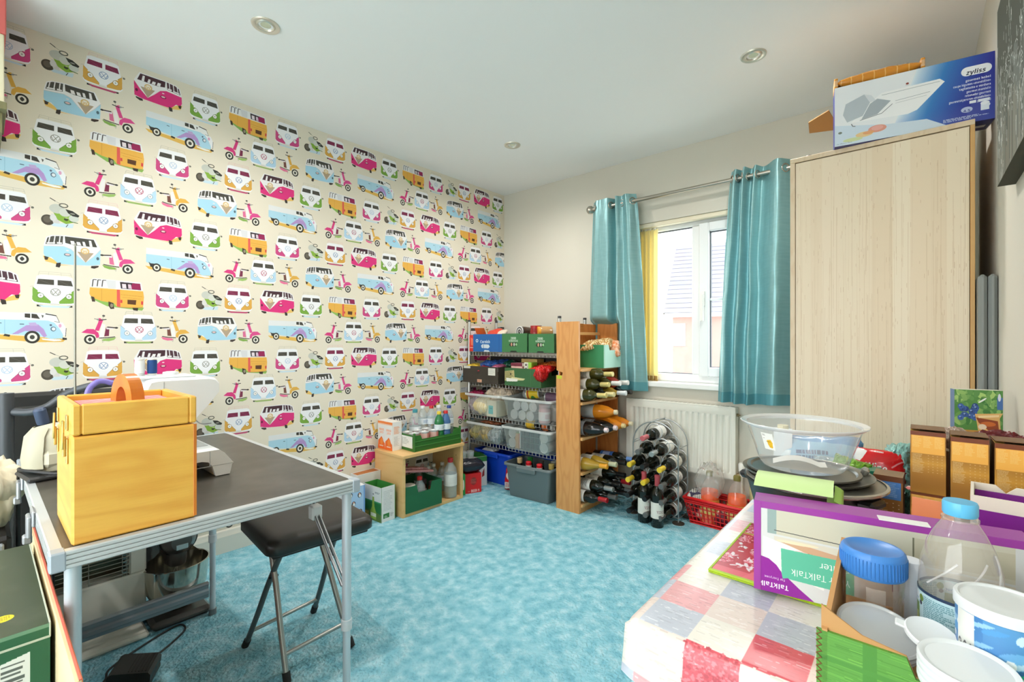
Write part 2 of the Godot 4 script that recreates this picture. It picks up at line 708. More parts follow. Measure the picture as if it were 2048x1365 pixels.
		poly([32, 62, 66, 57, 82, 48, 88, 20, 34, 27], win.lightened(0.05))
		for q in [[42, 60, 45, 28], [58, 58, 62, 26], [74, 54, 79, 24]]:
			line(q, 3.4, C4(234, 232, 232))
		poly([36, 34, 52, 34, 52, 27, 36, 28], C4(234, 230, 230))
		poly([58, 32, 84, 28, 84, 22, 58, 26], C4(234, 230, 230))
		poly([-70, 2, -14, 2, -42, -42], C4(178, 158, 134))
		ell(-40, 8, 15, 14, C4(212, 176, 110)); ell(-40, 8, 11, 10, C4(234, 226, 210))
		line([-48, 14, -44, 0, -40, 10, -36, 0, -32, 14], 2, C4(212, 176, 110))
		ell(18, -16, 12, 7, col.darkened(0.35)); ell(18, -15, 8, 4, C4(228, 190, 190))
		ell(18, 2, 5, 2.5, C4(234, 220, 220))
		ell(-84, -20, 5, 7, col.darkened(0.5))
		poly([-88, -50, -62, -54, -60, -64, -72, -66, -86, -58], C4(60, 50, 44))
		poly([40, -52, 54, -56, 56, -72, 44, -74, 40, -64], C4(56, 48, 44))
		poly([78, -34, 92, -30, 90, -46, 82, -46], C4(60, 50, 44))
		line([-90, -50, -40, -57, 40, -60], 1.6, C4(236, 222, 222))
	func rear():
		poly([-104, -26, -40, -60, 100, -74, 108, -60, 60, -50, -60, -20], C4(140, 182, 90))
		poly([-102, 54, -90, 62, 0, 60, 96, 58, 104, 20, -104, 20], C4(230, 230, 230))
		poly([-104, 22, 0, 20, 104, 18, 108, -10, 104, -58, 60, -62, -2, -60, -14, -44, -60, -38, -98, -24, -106, -8], C4(232, 176, 78))
		poly([-2, 18, 10, 18, 12, -60, -2, -60], C4(222, 92, 84))
		poly([10, 54, 92, 52, 96, 22, 14, 24], C4(56, 44, 50))
		poly([60, 52, 92, 51, 95, 23, 50, 24], C4(150, 36, 84))
		poly([18, 46, 34, 46, 36, 26, 20, 26], C4(226, 214, 220)); poly([42, 46, 54, 46, 58, 25, 44, 26], C4(214, 190, 204))
		for q in [[-92, 56, -80, 26], [-74, 56, -64, 28], [-56, 56, -42, 28]]:
			line([q[0], q[1], q[0] - 3, q[3]], 3.5, C4(70, 62, 60))
			line([q[0], q[1], q[2], q[1]], 3.0, C4(80, 72, 68))
		poly([-44, 58, -6, 57, -6, 22, -36, 22], C4(216, 216, 218))
		poly([40, -26, 76, -26, 74, -48, 40, -46], C4(92, 58, 34))
		line([14, -4, 100, -8], 1.2, C4(190, 130, 50)); line([20, -16, 96, -20], 1, C4(190, 130, 50))
		line([-60, 20, -60, -36], 1, C4(196, 140, 60))
		line([4, -62, 100, -62], 2, C4(190, 120, 80))
		poly([96, -30, 104, -30, 104, -46, 96, -46], C4(212, 70, 70))
		poly([12, -28, 20, -28, 20, -42, 12, -42], C4(212, 70, 70))
		poly([-100, -18, -88, -22, -84, -42, -96, -42], C4(66, 52, 44))
		poly([-34, -38, -16, -44, -12, -70, -26, -72, -34, -58], C4(66, 52, 44)); ell(-22, -56, 6, 9, C4(150, 140, 120))
		poly([60, -62, 84, -62, 82, -76, 64, -74], C4(56, 48, 40))
		line([-104, 20, 104, 18], 1.6, C4(246, 220, 180))
	func scooter(col: Color, dark: Color, ground: Color):
		poly([24, -42, 70, -34, 62, -46, 44, -52, 20, -50], ground)
		wheel(-20, -44, 21)
		ell(-20, -44, 4, 9, C4(60, 58, 54))
		poly([-48, -14, -30, 2, -8, 2, 8, -14, 12, -34, 2, -38, -4, -22, -24, -18], col)
		poly([-4, -4, 10, -6, 24, 42, 12, 46], col)
		ell(12, 44, 8, 7, col); ell(6, 45, 4, 6, C4(190, 190, 184))
		line([10, 42, 34, 46], 4, C4(60, 58, 54)); line([-6, 48, 10, 44], 2, C4(60, 58, 54))
		ell(26, 62, 5, 4.5, C4(86, 84, 78)); line([22, 46, 26, 60], 1, C4(120, 118, 110))
		poly([10, -34, 26, -34, 32, 22, 20, 28], C4(232, 228, 226))
		poly([28, -30, 44, -28, 46, 10, 34, 12], dark)
		poly([34, 10, 60, 8, 60, 2, 36, 2], C4(226, 218, 220))
		line([38, 12, 68, 9], 5, C4(66, 58, 56)); ell(70, 9, 6, 4, C4(56, 52, 50))
		line([10, -38, 40, -36, 64, -32], 4, C4(64, 60, 56))
		line([20, -40, 22, -58, 28, -50], 1, C4(140, 138, 130))
	func scooter_rear():
		poly([-40, -46, 44, -40, 40, -58, -20, -60], C4(196, 216, 226))
		ell(-36, -36, 20, 22, C4(78, 72, 62)); ell(-38, -34, 12, 14, C4(104, 96, 84))
		poly([-26, -8, -2, -8, 0, -46, -20, -46], C4(206, 204, 200))
		poly([-20, 0, 44, 4, 50, -30, 20, -44, -6, -30], C4(134, 172, 64))
		ell(-8, 16, 24, 20, C4(196, 198, 188)); ell(16, 4, 18, 17, C4(206, 208, 198)); ell(-20, -24, 10, 14, C4(214, 212, 210))
		ell(44, -16, 16, 15, C4(204, 208, 198)); line([30, -30, 56, -34], 3, C4(86, 110, 50))
		ell(20, -24, 7, 6, C4(60, 66, 44)); ell(22, -18, 6, 3, C4(176, 200, 120))
		poly([18, 20, 40, 16, 62, 0, 58, -8, 40, -6, 26, 4], C4(54, 54, 48)); ell(40, 4, 8, 3, C4(150, 150, 140))
		for i in 10:
			var a := TAU * i / 10.0
			var b := TAU * (i + 1) / 10.0
			line([12 + 13 * cos(a), 34 + 8 * sin(a), 12 + 13 * cos(b), 34 + 8 * sin(b)], 4, C4(96, 94, 82))
		line([-30, 58, -14, 48], 3, C4(66, 62, 54)); line([-14, 48, 4, 38], 1, C4(120, 118, 108))
		line([26, -44, 20, -56], 2.4, C4(70, 66, 58))

func wallpaper() -> ImageTexture:
	var w := 2048
	var h := 1208
	var cv := Cv.new(w, h, C(228, 219, 200))
	var s := Sp.new()
	s.cv = cv
	var dark := C(74, 70, 62)
	var items := [["P", 0, 0], ["SP", 237, -8], ["FB", 388, 4], ["SY", 543, -5], ["BB", 715, 2], ["SPR", 880, -9],
		["FP", -33, -165], ["SG", 121, -165], ["FO", 261, -160], ["BP", 464, -165], ["FG", 659, -168], ["BO", 863, -168]]
	for half in 2:
		for it in items:
			var x: float = 0.25 * w + (it[1] + half * 552.5) * s.k
			var y: float = 0.2 * h - (it[2] - half * 326.0) * s.k
			x = fposmod(x, w)
			y = fposmod(y, h)
			for ox in [-w, 0, w]:
				for oy in [-h, 0, h]:
					s.o = Vector2(x + ox, y + oy)
					if s.o.x < -330 or s.o.x > w + 330 or s.o.y < -180 or s.o.y > h + 180:
						continue
					s.m = 1.0
					s.wx = 1.0
					match it[0]:
						"P": s.wx = 0.94; s.pickup()
						"SP": s.scooter(C(216, 62, 128), C(120, 44, 72), C(150, 184, 100))
						"SPR": s.m = -1.0; s.scooter(C(216, 78, 140), C(216, 110, 150), C(130, 170, 80))
						"SY": s.m = -1.0; s.scooter(C(222, 172, 76), C(112, 70, 60), C(226, 110, 150))
						"SG": s.scooter_rear()
						"FB": s.front(C(180, 211, 232), dark, C(170, 52, 92), C(150, 176, 100), C(170, 165, 150))
						"FP": s.front(C(202, 74, 130), dark, C(176, 196, 220), C(196, 218, 230), C(180, 176, 160))
						"FO": s.front(C(218, 166, 76), C(126, 42, 74), C(120, 146, 184), C(184, 70, 110), C(226, 176, 180))
						"FG": s.front(C(122, 166, 66), dark, C(130, 130, 118), C(196, 218, 230), C(190, 184, 168))
						"BP": s.bus(C(220, 52, 124), C(228, 188, 104), C(72, 44, 52))
						"BB": s.m = -1.0; s.wx = 0.96; s.bus(C(166, 210, 230), C(230, 190, 106), C(70, 68, 62))
						"BO": s.wx = 0.9; s.rear()
	return cv.tex()

func carpet_mat() -> StandardMaterial3D:
	var m := StandardMaterial3D.new()
	m.albedo_texture = noise_tex([[0.0, C(114, 176, 196)], [0.35, C(136, 196, 212)], [0.6, C(150, 204, 218)], [1.0, C(184, 222, 232)]], 0.011, 1024, Vector2.ONE, 7, 4)
	m.uv1_triplanar = true
	m.uv1_scale = Vector3.ONE * 1.1
	m.roughness = 1.0
	m.specular_mode = BaseMaterial3D.SPECULAR_DISABLED
	var n := FastNoiseLite.new()
	n.frequency = 0.11
	n.fractal_octaves = 4
	var hm := NoiseTexture2D.new()
	hm.width = 512; hm.height = 512; hm.seamless = true; hm.as_normal_map = true; hm.bump_strength = 4.0
	hm.noise = n
	m.normal_enabled = true
	m.normal_texture = hm
	m.normal_scale = 1.0
	return m

func paint(c: Color) -> StandardMaterial3D:
	return M(c, 0.9)

func build_room() -> void:
	var cream := paint(C(214, 209, 195))
	var white := paint(C(246, 246, 244))
	# papered wall
	var pm := MT(wallpaper(), 0.85)
	var len_ := BW + 0.3 - FW
	var mesh := carton(0.2, HC, len_, {"right": pm}, cream)
	pm.uv1_scale = Vector3(len_ / 1.105, HC / 0.652, 1)
	pm.uv1_offset = Vector3(0.25 - (0.663 - FW) / 1.105, 0.2 - 0.25 / 0.652, 0)
	struct("wall_left", mesh).position = Vector3(LW - 0.1, 0, -(FW + len_ * 0.5))
	# window wall with its opening
	var x0 := -1.56
	var x1 := -0.54
	var y0 := 0.80
	var y1 := 1.935
	var d := 0.28
	struct("wall_back", boxes([[LW, x0, 0, HC, -BW - d, -BW], [x1, RW + 0.2, 0, HC, -BW - d, -BW], [x0, x1, 0, y0, -BW - d, -BW], [x0, x1, y1, HC, -BW - d, -BW]], 0), cream)
	struct("wall_right", box(RW, RW + 0.2, 0, HC, -BW, -FW, 0), cream)
	# wall behind the viewer, with an unseen window added for fill daylight
	var a := -2.45
	var b := -0.05
	struct("wall_front", boxes([[LW, a, 0, HC, -FW, -FW + 0.28], [b, RW + 0.2, 0, HC, -FW, -FW + 0.28], [a, b, 0, 0.12, -FW, -FW + 0.28], [a, b, 2.25, HC, -FW, -FW + 0.28]], 0), cream)
	var w2 := struct("window_2", boxes([[a, a + 0.06, 0.12, 2.25, 0, 0.07], [b - 0.06, b, 0.12, 2.25, 0, 0.07], [a + 0.06, b - 0.06, 0.12, 0.18, 0, 0.07], [a + 0.06, b - 0.06, 2.19, 2.25, 0, 0.07], [(a + b) / 2 - 0.03, (a + b) / 2 + 0.03, 0.18, 2.19, 0, 0.07]], 0.004), M(C(240, 240, 238), 0.3))
	w2.position.z = -FW + 0.14
	var gl := glass(Color(1, 1, 1), 0.03)
	part(w2, "pane", box(a + 0.06, (a + b) / 2 - 0.03, 0.18, 2.19, 0.03, 0.04, 0), gl)
	part(w2, "pane", box((a + b) / 2 + 0.03, b - 0.06, 0.18, 2.19, 0.03, 0.04, 0), gl)
	struct("floor", box(LW - 0.2, RW + 0.2, -0.2, 0, -BW - 0.28, -FW + 0.28, 0), carpet_mat())
	struct("ceiling", box(LW - 0.2, RW + 0.2, HC, HC + 0.2, -BW - 0.28, -FW + 0.28, 0), white)
	# skirting with a moulded top
	var sk := [0, 0, 0.016, 0, 0.016, 0.085, 0.011, 0.1, 0.008, 0.112, 0, 0.118]
	var gloss := M(C(226, 222, 210), 0.35)
	var bl := struct("baseboard_left", extrude(sk, BW - FW), gloss)
	bl.position = Vector3(LW, 0, -BW)
	var bb := struct("baseboard_back", extrude(sk, RW - LW), gloss)
	bb.position = Vector3(LW, 0, -BW)
	bb.rotation_degrees.y = -90
	bb.position = Vector3(RW, 0, -BW)
	bb.rotation_degrees.y = -90
	var br := struct("baseboard_right", extrude(sk, BW - FW), gloss)
	br.rotation_degrees.y = 180
	br.position = Vector3(RW, 0, -FW)
	# recessed ceiling spots; the two behind the viewer are added for fill light
	var spots := [[-2.0, 0.772, "recessed ceiling spotlight nearest the viewer, above the folding table"], [-0.553, 2.294, "recessed ceiling spotlight nearest the tall wardrobe"], [-2.0, 2.305, "small recessed ceiling spotlight farthest back, towards the shelving corner"], [-2.0, -0.76, "added unseen spotlight behind the viewer on the papered wall's side"], [-0.553, -0.76, "added unseen spotlight behind the viewer on the right side"]]
	for s in spots:
		var t := thing("ceiling_spotlight", s[2], "ceiling light", W(s[0], HC, s[1]), 0, "recessed ceiling spots")
		part(t, "bezel", lathe([0.027, 0.0, 0.03, -0.006, 0.033, -0.005, 0.036, -0.001, 0.046, -0.006, 0.052, -0.005, 0.054, 0.0], 32), M(C(214, 210, 196), 0.3, 0.6))
		part(t, "reflector", lathe([0.0, 0.02, 0.02, 0.014, 0.027, 0.0], 24), M(C(120, 130, 105), 0.25, 0.8))
		var lm := StandardMaterial3D.new()
		lm.albedo_color = C(150, 160, 130)
		lm.roughness = 0.2
		lm.emission_enabled = true
		lm.emission = C(236, 240, 214)
		lm.emission_energy_multiplier = 0.03
		part(t, "lens", lathe([0.0, -0.001, 0.02, 0.0, 0.026, 0.001], 24), lm)
		var l := SpotLight3D.new()
		l.name = "spot_lamp"
		l.position = Vector3(0, -0.014, 0)
		l.rotation_degrees.x = -90
		l.light_color = C(255, 250, 244)
		l.light_energy = 0.17
		l.spot_angle = 84
		l.spot_angle_attenuation = 1.0
		l.spot_range = 8.0
		l.spot_attenuation = 2.0
		l.light_size = 0.026
		l.shadow_enabled = true
		t.add_child(l)

func build_window() -> void:
	var upvc := M(C(238, 240, 240), 0.3)
	var gl := glass(Color(1, 1, 1), 0.03)
	var z := -3.20
	var x0 := -1.56
	var x1 := -0.54
	var y0 := 0.835
	var y1 := 1.935
	var mx := -1.10
	var w := struct("window_1", boxes([[x0, x0 + 0.055, y0, y1, z, z + 0.07], [x1 - 0.055, x1, y0, y1, z, z + 0.07], [x0 + 0.055, x1 - 0.055, y0, y0 + 0.055, z, z + 0.07], [x0 + 0.055, x1 - 0.055, y1 - 0.055, y1, z, z + 0.07], [mx - 0.03, mx + 0.03, y0 + 0.055, y1 - 0.055, z, z + 0.07]], 0.006), upvc)
	# opening casement on the right with its own frame, glazing bead and bar
	var sa := mx + 0.022
	var sb := x1 - 0.045
	part(w, "casement", boxes([[sa, sa + 0.062, y0 + 0.045, y1 - 0.045, z + 0.02, z + 0.088], [sb - 0.062, sb, y0 + 0.045, y1 - 0.045, z + 0.02, z + 0.088], [sa + 0.062, sb - 0.062, y0 + 0.045, y0 + 0.107, z + 0.02, z + 0.088], [sa + 0.062, sb - 0.062, y1 - 0.107, y1 - 0.045, z + 0.02, z + 0.088]], 0.006), upvc)
	var rub := M(C(90, 96, 102), 0.6)
	part(w, "gasket", boxes([[sa + 0.06, sa + 0.068, y0 + 0.105, y1 - 0.105, z + 0.04, z + 0.06], [sa + 0.06, sb - 0.06, y1 - 0.113, y1 - 0.105, z + 0.04, z + 0.06], [sa + 0.06, sb - 0.06, y0 + 0.105, y0 + 0.11, z + 0.04, z + 0.06]], 0), rub)
	part(w, "gasket", boxes([[x0 + 0.055, mx - 0.03, y1 - 0.062, y1 - 0.055, z + 0.03, z + 0.045], [x0 + 0.055, mx - 0.03, y0 + 0.055, y0 + 0.06, z + 0.03, z + 0.045]], 0), rub)
	part(w, "pane", box(x0 + 0.055, mx - 0.03, y0 + 0.055, y1 - 0.055, z + 0.032, z + 0.04, 0), gl)
	part(w, "pane", box(sa + 0.06, sb - 0.06, y0 + 0.105, y1 - 0.105, z + 0.045, z + 0.053, 0), gl)
	part(w, "glazing_bar", box(sa + 0.06, sb - 0.06, 1.375, 1.395, z + 0.038, z + 0.06, 0.003), upvc)
	var h := part(w, "handle", boxes([[sa + 0.018, sa + 0.042, 1.34, 1.44, z + 0.088, z + 0.098], [sa + 0.02, sa + 0.04, 1.24, 1.42, z + 0.106, z + 0.124], [sa + 0.022, sa + 0.038, 1.39, 1.42, z + 0.09, z + 0.12]], 0.005), M(C(238, 236, 230), 0.3))
	h.set_meta("label", "white window handle")
	struct("trim_1", boxes([[x0 - 0.04, x1 + 0.06, y0 - 0.034, y0, -BW - 0.002, -BW + 0.034], [x0, x1, y0 - 0.03, y0, -BW - 0.14, -BW - 0.002]], 0.004), M(C(240, 240, 236), 0.3))
	# cream rail of the vertical blind across the top of the opening
	var t := thing("vertical_blind", "yellow vertical blind drawn to the left side of the window", "blind", W(-1.05, 1.91, BW + 0.03))
	part(t, "head_rail", box(-0.5, 0.5, -0.005, 0.025, -0.02, 0.02, 0.003), M(C(236, 226, 200), 0.4))
	var yel := StandardMaterial3D.new()
	yel.albedo_color = C(253, 246, 208)
	yel.roughness = 0.8
	yel.backlight_enabled = true
	yel.backlight = C(255, 246, 196)
	var tan := M(C(196, 160, 96), 0.7)
	for i in 5:
		var x := -0.46 + i * 0.032
		var sl := part(t, "slat", box(-0.0012, 0.0012, -1.06, -0.02, -0.044, 0.044, 0), yel, Vector3(x, 0, -0.02), Vector3(0, 66 - i * 3.0, 0))
		part(sl, "weight", box(-0.003, 0.003, -1.085, -1.04, -0.04, 0.04, 0.001), tan)
		part(sl, "clip", box(-0.003, 0.003, -0.022, -0.004, -0.01, 0.01, 0.001), M(C(240, 240, 235), 0.4))
	# curtain pole
	var steel := M(C(176, 170, 158), 0.28, 0.9)
	var py := 2.078
	var pa := 2.965
	t = thing("curtain_pole", "brushed steel curtain pole with ball ends above the window", "curtain pole", W(0, py, pa))
	part(t, "pole", tube([Vector3(-1.80, 0, 0), Vector3(-0.42, 0, 0)], 0.0125, 14), steel)
	for x in [-1.812, -0.40]:
		part(t, "finial", lathe([0.0, -0.03, 0.016, -0.026, 0.027, -0.012, 0.03, 0.0, 0.027, 0.012, 0.016, 0.026, 0.0, 0.03], 20), steel, Vector3(x, 0, 0))
	for x in [-1.70, -0.45]:
		part(t, "bracket", boxes([[x - 0.008, x + 0.008, -0.012, 0.012, -0.075, 0.0], [x - 0.02, x + 0.02, -0.03, 0.03, -0.0765, -0.07]], 0.002), steel)
	curtain("teal silk curtain hanging left of the window, behind the pine rack", -1.785, -1.455, -1.835, -1.385, 0.765, 5, [0, -0.012, 0.12, 0.022, 0.40, 0.030, 0.50, -0.036, 0.60, 0.036, 0.70, 0.004, 0.84, 0.032, 1.0, -0.02], [0.08, 0.45, 0.55, 0.70, 0.93], py, pa, -0.03, -1.605)
	curtain("teal silk curtain hanging right of the window, beside the wardrobe", -0.835, -0.50, -0.915, -0.50, 0.745, 8, [0, -0.012, 0.09, 0.026, 0.17, -0.026, 0.25, 0.034, 0.33, -0.03, 0.40, 0.024, 0.48, -0.036, 0.76, 0.046, 1.0, -0.034], [0.04, 0.13, 0.21, 0.29, 0.44, 0.86], py, pa, 0.0)

func curtain(label: String, xa: float, xb: float, xc: float, xd: float, yb: float, sd: int, fold: Array, rings: Array, py: float, pa: float, dz: float, tuck := 0.0) -> void:
	var t := thing("curtain", label, "curtain", W(0, 0, pa), 0, "teal curtains")
	var top := py + 0.05
	var nz := FastNoiseLite.new()
	nz.seed = sd
	nz.frequency = 1.0
	var depth := func(u: float) -> float:
		var i := 0
		while i < fold.size() - 4 and fold[i + 2] < u:
			i += 2
		var k := clampf((u - fold[i]) / (fold[i + 2] - fold[i]), 0, 1)
		return lerpf(fold[i + 1], fold[i + 3], k * k * (3 - 2 * k))
	var f := func(u: float, v: float) -> Vector3:
		# v = 0 bottom
		var k := pow(1 - v, 0.7)
		var x := lerpf(lerpf(xa, xb, u), lerpf(xc, xd, u), k)
		if tuck != 0.0:   # drawn in beside the rack
			pass
		var w := clampf(u + 0.03 * nz.get_noise_2d(u * 2.0, v * 1.6), 0, 1)
		var z: float = depth.call(w) * (1.0 + 0.4 * (1 - v) * (0.6 + nz.get_noise_2d(u * 1.5 + 9, v)))
		z += 0.0022 * nz.get_noise_2d(u * 5, v * 5) + 0.0006 * nz.get_noise_2d(u * 18, v * 16 + 4) + dz * u * (1 - v)
		if tuck != 0.0:
			z = lerpf(z, -0.081 + 0.1 * z, smoothstep(0.372, 0.335, v) * smoothstep(tuck + 0.05, tuck, x))
		return Vector3(x, yb + (top - yb) * v + (0.005 * sin(u * 9 + 1) + 0.012 * (u - 0.5)) * (1 - v), z + 0.005)
	var silk := StandardMaterial3D.new()
	silk.albedo_texture = noise_tex([[0.0, C(134, 180, 183)], [0.5, C(138, 184, 187)], [1.0, C(143, 188, 191)]], 0.02, 256, Vector2.ONE, 3, 8)
	silk.uv1_scale = Vector3(0.8, 14, 1)
	silk.roughness = 0.36
	silk.metallic = 0.45
	silk.metallic_specular = 0.6
	silk.backlight_enabled = true
	silk.backlight = C(50, 90, 96)
	part(t, "cloth", grid(110, 60, func(u: float, v: float) -> Vector3: return f.call(u, 0.045 + v * 0.955)), silk)
	var hemm := StandardMaterial3D.new()
	hemm.albedo_color = C(92, 154, 164)
	hemm.roughness = 0.4
	hemm.metallic = 0.2
	part(t, "hem", grid(110, 3, func(u: float, v: float) -> Vector3: return f.call(u, v * 0.045)), hemm)
	var ring := M(C(186, 182, 172), 0.25, 0.9)
	for u in rings:
		var c: Vector3 = f.call(u, (py - yb) / (top - yb))
		var c2: Vector3 = f.call(u + 0.01, (py - yb) / (top - yb))
		var n := Vector3(c2.x - c.x, 0, c2.z - c.z).normalized()
		var r := []
		for k in 16:
			r.append(Vector3(c.x, py, c.z) + (n * cos(TAU * k / 16) + Vector3.UP * sin(TAU * k / 16)) * 0.022)
		part(t, "eyelet", tube(r, 0.0045, 6, true), ring)

func build_outside() -> void:
	struct("ground", box(-60, 40, -2.9, -2.7, -80, 60, 0), M(C(196, 194, 186), 0.95))
	# brick house seen through the left pane
	var t := thing("house", "red brick house with grey tiled roof outside the window", "house", W(-7.05, -2.7, 17.5), 14)
	var brick := StandardMaterial3D.new()
	brick.albedo_color = C(158, 116, 106)
	brick.roughness = 0.9
	part(t, "wall", box(0, 9, 0, 4.8, -7, 0, 0), brick)
	part(t, "gutter", box(-0.25, 9.2, 4.72, 4.86, -0.2, 0.32, 0.02), M(C(235, 235, 235), 0.5))
	var slate := M(C(104, 102, 112), 0.85)
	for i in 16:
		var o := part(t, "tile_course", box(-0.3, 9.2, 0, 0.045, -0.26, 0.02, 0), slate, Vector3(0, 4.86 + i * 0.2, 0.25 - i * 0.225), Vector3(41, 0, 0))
		part(o, "tile_shadow", box(-0.3, 9.2, -0.03, 0.04, 0.02, 0.03, 0), M(C(36, 34, 42), 0.9))  # dark strip painted in as the shadow gap under each course
	part(t, "roof", extrude([-0.15, 4.8, 7.2, 4.8, 3.5, 7.9], 9.3), M(C(150, 150, 156), 0.8), Vector3(-0.2, 0, 0), Vector3(0, 90, 0))
	var fr := M(C(240, 240, 240), 0.4)
	for p in [[0.04, 3.62], [1.9, 3.62], [0.04, 0.9]]:
		var wd := part(t, "window", boxes([[p[0], p[0] + 0.42, p[1], p[1] + 0.86, -0.02, 0.05]], 0.01), fr)
		part(wd, "pane", box(p[0] + 0.06, p[0] + 0.36, p[1] + 0.07, p[1] + 0.40, 0.05, 0.055, 0), M(C(110, 125, 135), 0.1))
		part(wd, "pane", box(p[0] + 0.06, p[0] + 0.36, p[1] + 0.47, p[1] + 0.80, 0.05, 0.055, 0), M(C(110, 125, 135), 0.1))

func build_wardrobe() -> void:
	var x0 := -0.392
	var x1 := 0.15
	var h := 1.861
	var zf := -2.2
	var zb := -2.78
	var cv := Cv.new(512, 1024, C(238, 220, 192))
	var r := RandomNumberGenerator.new()
	r.seed = 3
	var x := 0.0
	while x < 512:
		var w := r.randf_range(38, 66)
		var c := C(242, 226, 200).lerp(C(232, 210, 178), r.randf())
		cv.rect(x, 0, w, 1024, c)
		for i in 30:
			var sx := x + r.randf() * w
			var sy := r.randf() * 1024
			var l := r.randf_range(80, 400)
			cv.line([Vector2(sx, sy), Vector2(sx + r.randf_range(-4, 4), sy + l)], r.randf_range(0.8, 2.4), c.lerp(C(206, 178, 140), r.randf_range(0.1, 0.5)))
		x += w
	for i in 500:
		var p := Vector2(r.randf() * 512, r.randf() * 1024)
		cv.line([p, p + Vector2(0, r.randf_range(5, 12))], 1.0, C(208, 178, 142))
	var face := MT(cv.tex(), 0.42)
	var edge := wood(C(226, 204, 172), C(204, 172, 130), 1, 0.6, 12)
	var t := thing("wardrobe", "tall pale maple wardrobe with plain door against the right wall", "wardrobe", Vector3.ZERO)
	part(t, "side_panel", box(x0, x0 + 0.018, 0, h - 0.018, zb, zf, 0.001), edge)
	part(t, "side_panel", box(x1 - 0.012, x1, 0, h - 0.018, zb, zf, 0.001), M(C(214, 168, 104), 0.5))
	part(t, "top_panel", box(x0, x1, h - 0.018, h, zb, zf + 0.001, 0.001), edge)
	part(t, "back_panel", box(x0 + 0.018, x1 - 0.012, 0.0, h - 0.018, zb, zb + 0.006, 0), edge)
	part(t, "plinth", box(x0 + 0.018, x1 - 0.012, 0.0, 0.06, zf - 0.04, zf - 0.022, 0.001), edge)
	part(t, "door", carton(x1 - x0 - 0.034, h - 0.022 - 0.062, 0.018, {"front": face}, edge), null, Vector3((x0 + x1) * 0.5 + 0.003, 0.062, zf - 0.010))
	# box with a printed sleeve
	cv = Cv.new(1024, 512, C(240, 242, 244))
	for i in 512:
		var k := i / 512.0
		for band in 40:
			var bx := 560 + band * 11.6 - i * 0.35
			var c2 := C(226, 238, 246).lerp(C(60, 130, 200), clampf(band / 16.0, 0, 1)).lerp(C(40, 50, 150), clampf((band - 16) / 22.0, 0, 1))
			c2 = c2.lerp(C(120, 130, 200), clampf((k - 0.7) * 1.2, 0, 0.5))
			cv.rect(bx, i, 13, 1, c2)
		cv.rect(1016 - i * 0.35, i, 1024, 1, C(44, 50, 148).lerp(C(70, 84, 170), k))
	cv.poly([Vector2(0, 512), Vector2(0, 330), Vector2(360, 400), Vector2(620, 420), Vector2(760, 512)], C(214, 228, 240))
	# slicer with its guard, and vegetables
	cv.poly([Vector2(250, 190), Vector2(330, 130), Vector2(700, 120), Vector2(730, 150), Vector2(560, 330), Vector2(500, 350), Vector2(120, 330)], C(250, 250, 250))
	cv.line([Vector2(330, 150), Vector2(700, 140)], 3, C(150, 158, 164))
	cv.line([Vector2(420, 220), Vector2(640, 205)], 3, C(160, 166, 172))
	cv.line([Vector2(420, 240), Vector2(620, 228)], 2, C(170, 176, 180))
	cv.poly([Vector2(250, 200), Vector2(300, 170), Vector2(390, 210), Vector2(300, 300), Vector2(190, 320)], C(176, 184, 190))
	cv.line([Vector2(180, 325), Vector2(330, 300), Vector2(400, 240)], 4, C(90, 96, 104))
	cv.poly([Vector2(60, 250), Vector2(80, 160), Vector2(210, 110), Vector2(250, 190), Vector2(200, 290), Vector2(90, 320)], C(190, 198, 204))
	cv.poly([Vector2(210, 110), Vector2(260, 130), Vector2(290, 180), Vector2(250, 190)], C(222, 226, 230))
	cv.ell(40, 400, 14, 10, C(120, 130, 120)); cv.line([Vector2(120, 340), Vector2(130, 362), Vector2(146, 366)], 6, C(110, 116, 118))
	cv.ell(210, 448, 60, 22, C(240, 206, 150)); cv.ell(300, 420, 62, 30, C(232, 160, 140)); cv.ell(300, 414, 40, 20, C(240, 178, 166)); cv.ell(130, 476, 70, 16, C(214, 224, 170)); cv.ell(240, 440, 40, 14, C(236, 170, 120))
	cv.ell(498, 100, 10, 8, C(150, 60, 50)); cv.rect(486, 112, 26, 3, C(190, 190, 190))
	# capsule with the name, list of names in several languages
	cv.rect(862, 78, 106, 70, C(246, 247, 250)); cv.ell(862, 113, 35, 35, C(246, 247, 250)); cv.ell(968, 113, 35, 35, C(246, 247, 250))
	cv.text("zyliss", 916, 112, 46, C(40, 44, 60), 110, "Droid Sans", true, 0.2)
	var y := 178.0
	for s in ["gourmet hobel", "coupe légumes «mandoline»", "tagliatutto e verdura", "gourmet mandolin", "rebanador gourmet", "gourmetskjæreren «mandoline»", "グルメ (マンドリン)"]:
		var wd: float = 8.6 * s.length() if s.length() > 14 else 11.0 * s.length()
		cv.text(s, 996 - wd * 0.5, y, 23, C(238, 242, 250), wd, "Droid Sans", true)
		y += 29
	cv.ell(860, 408, 34, 22, C(190, 200, 230)); cv.text("4.5", 860, 410, 24, C(40, 50, 140), 40, "Droid Sans", true)
	cv.rect(940, 374, 48, 60, C(232, 238, 248)); cv.ell(964, 380, 26, 14, C(244, 247, 252)); cv.ell(984, 396, 10, 12, C(232, 238, 248))
	cv.lines(720, 456, 270, 28, 3, C(200, 212, 236))
	cv.text("ca. 28cm x 11cm", 70, 490, 16, C(130, 140, 150), 110)
	var sleeve := MT(cv.tex(), 0.28)
	var navy := M(C(34, 42, 120), 0.35)
	t = thing("slicer_box", "white and blue kitchen slicer box lying on top of the wardrobe", "box", Vector3(-0.0255, h + 0.0005, -2.204 - 0.05), 9.0)
	part(t, "body", carton(0.444, 0.226, 0.10, {"front": sleeve, "right": M(C(64, 66, 160), 0.35)}, navy))
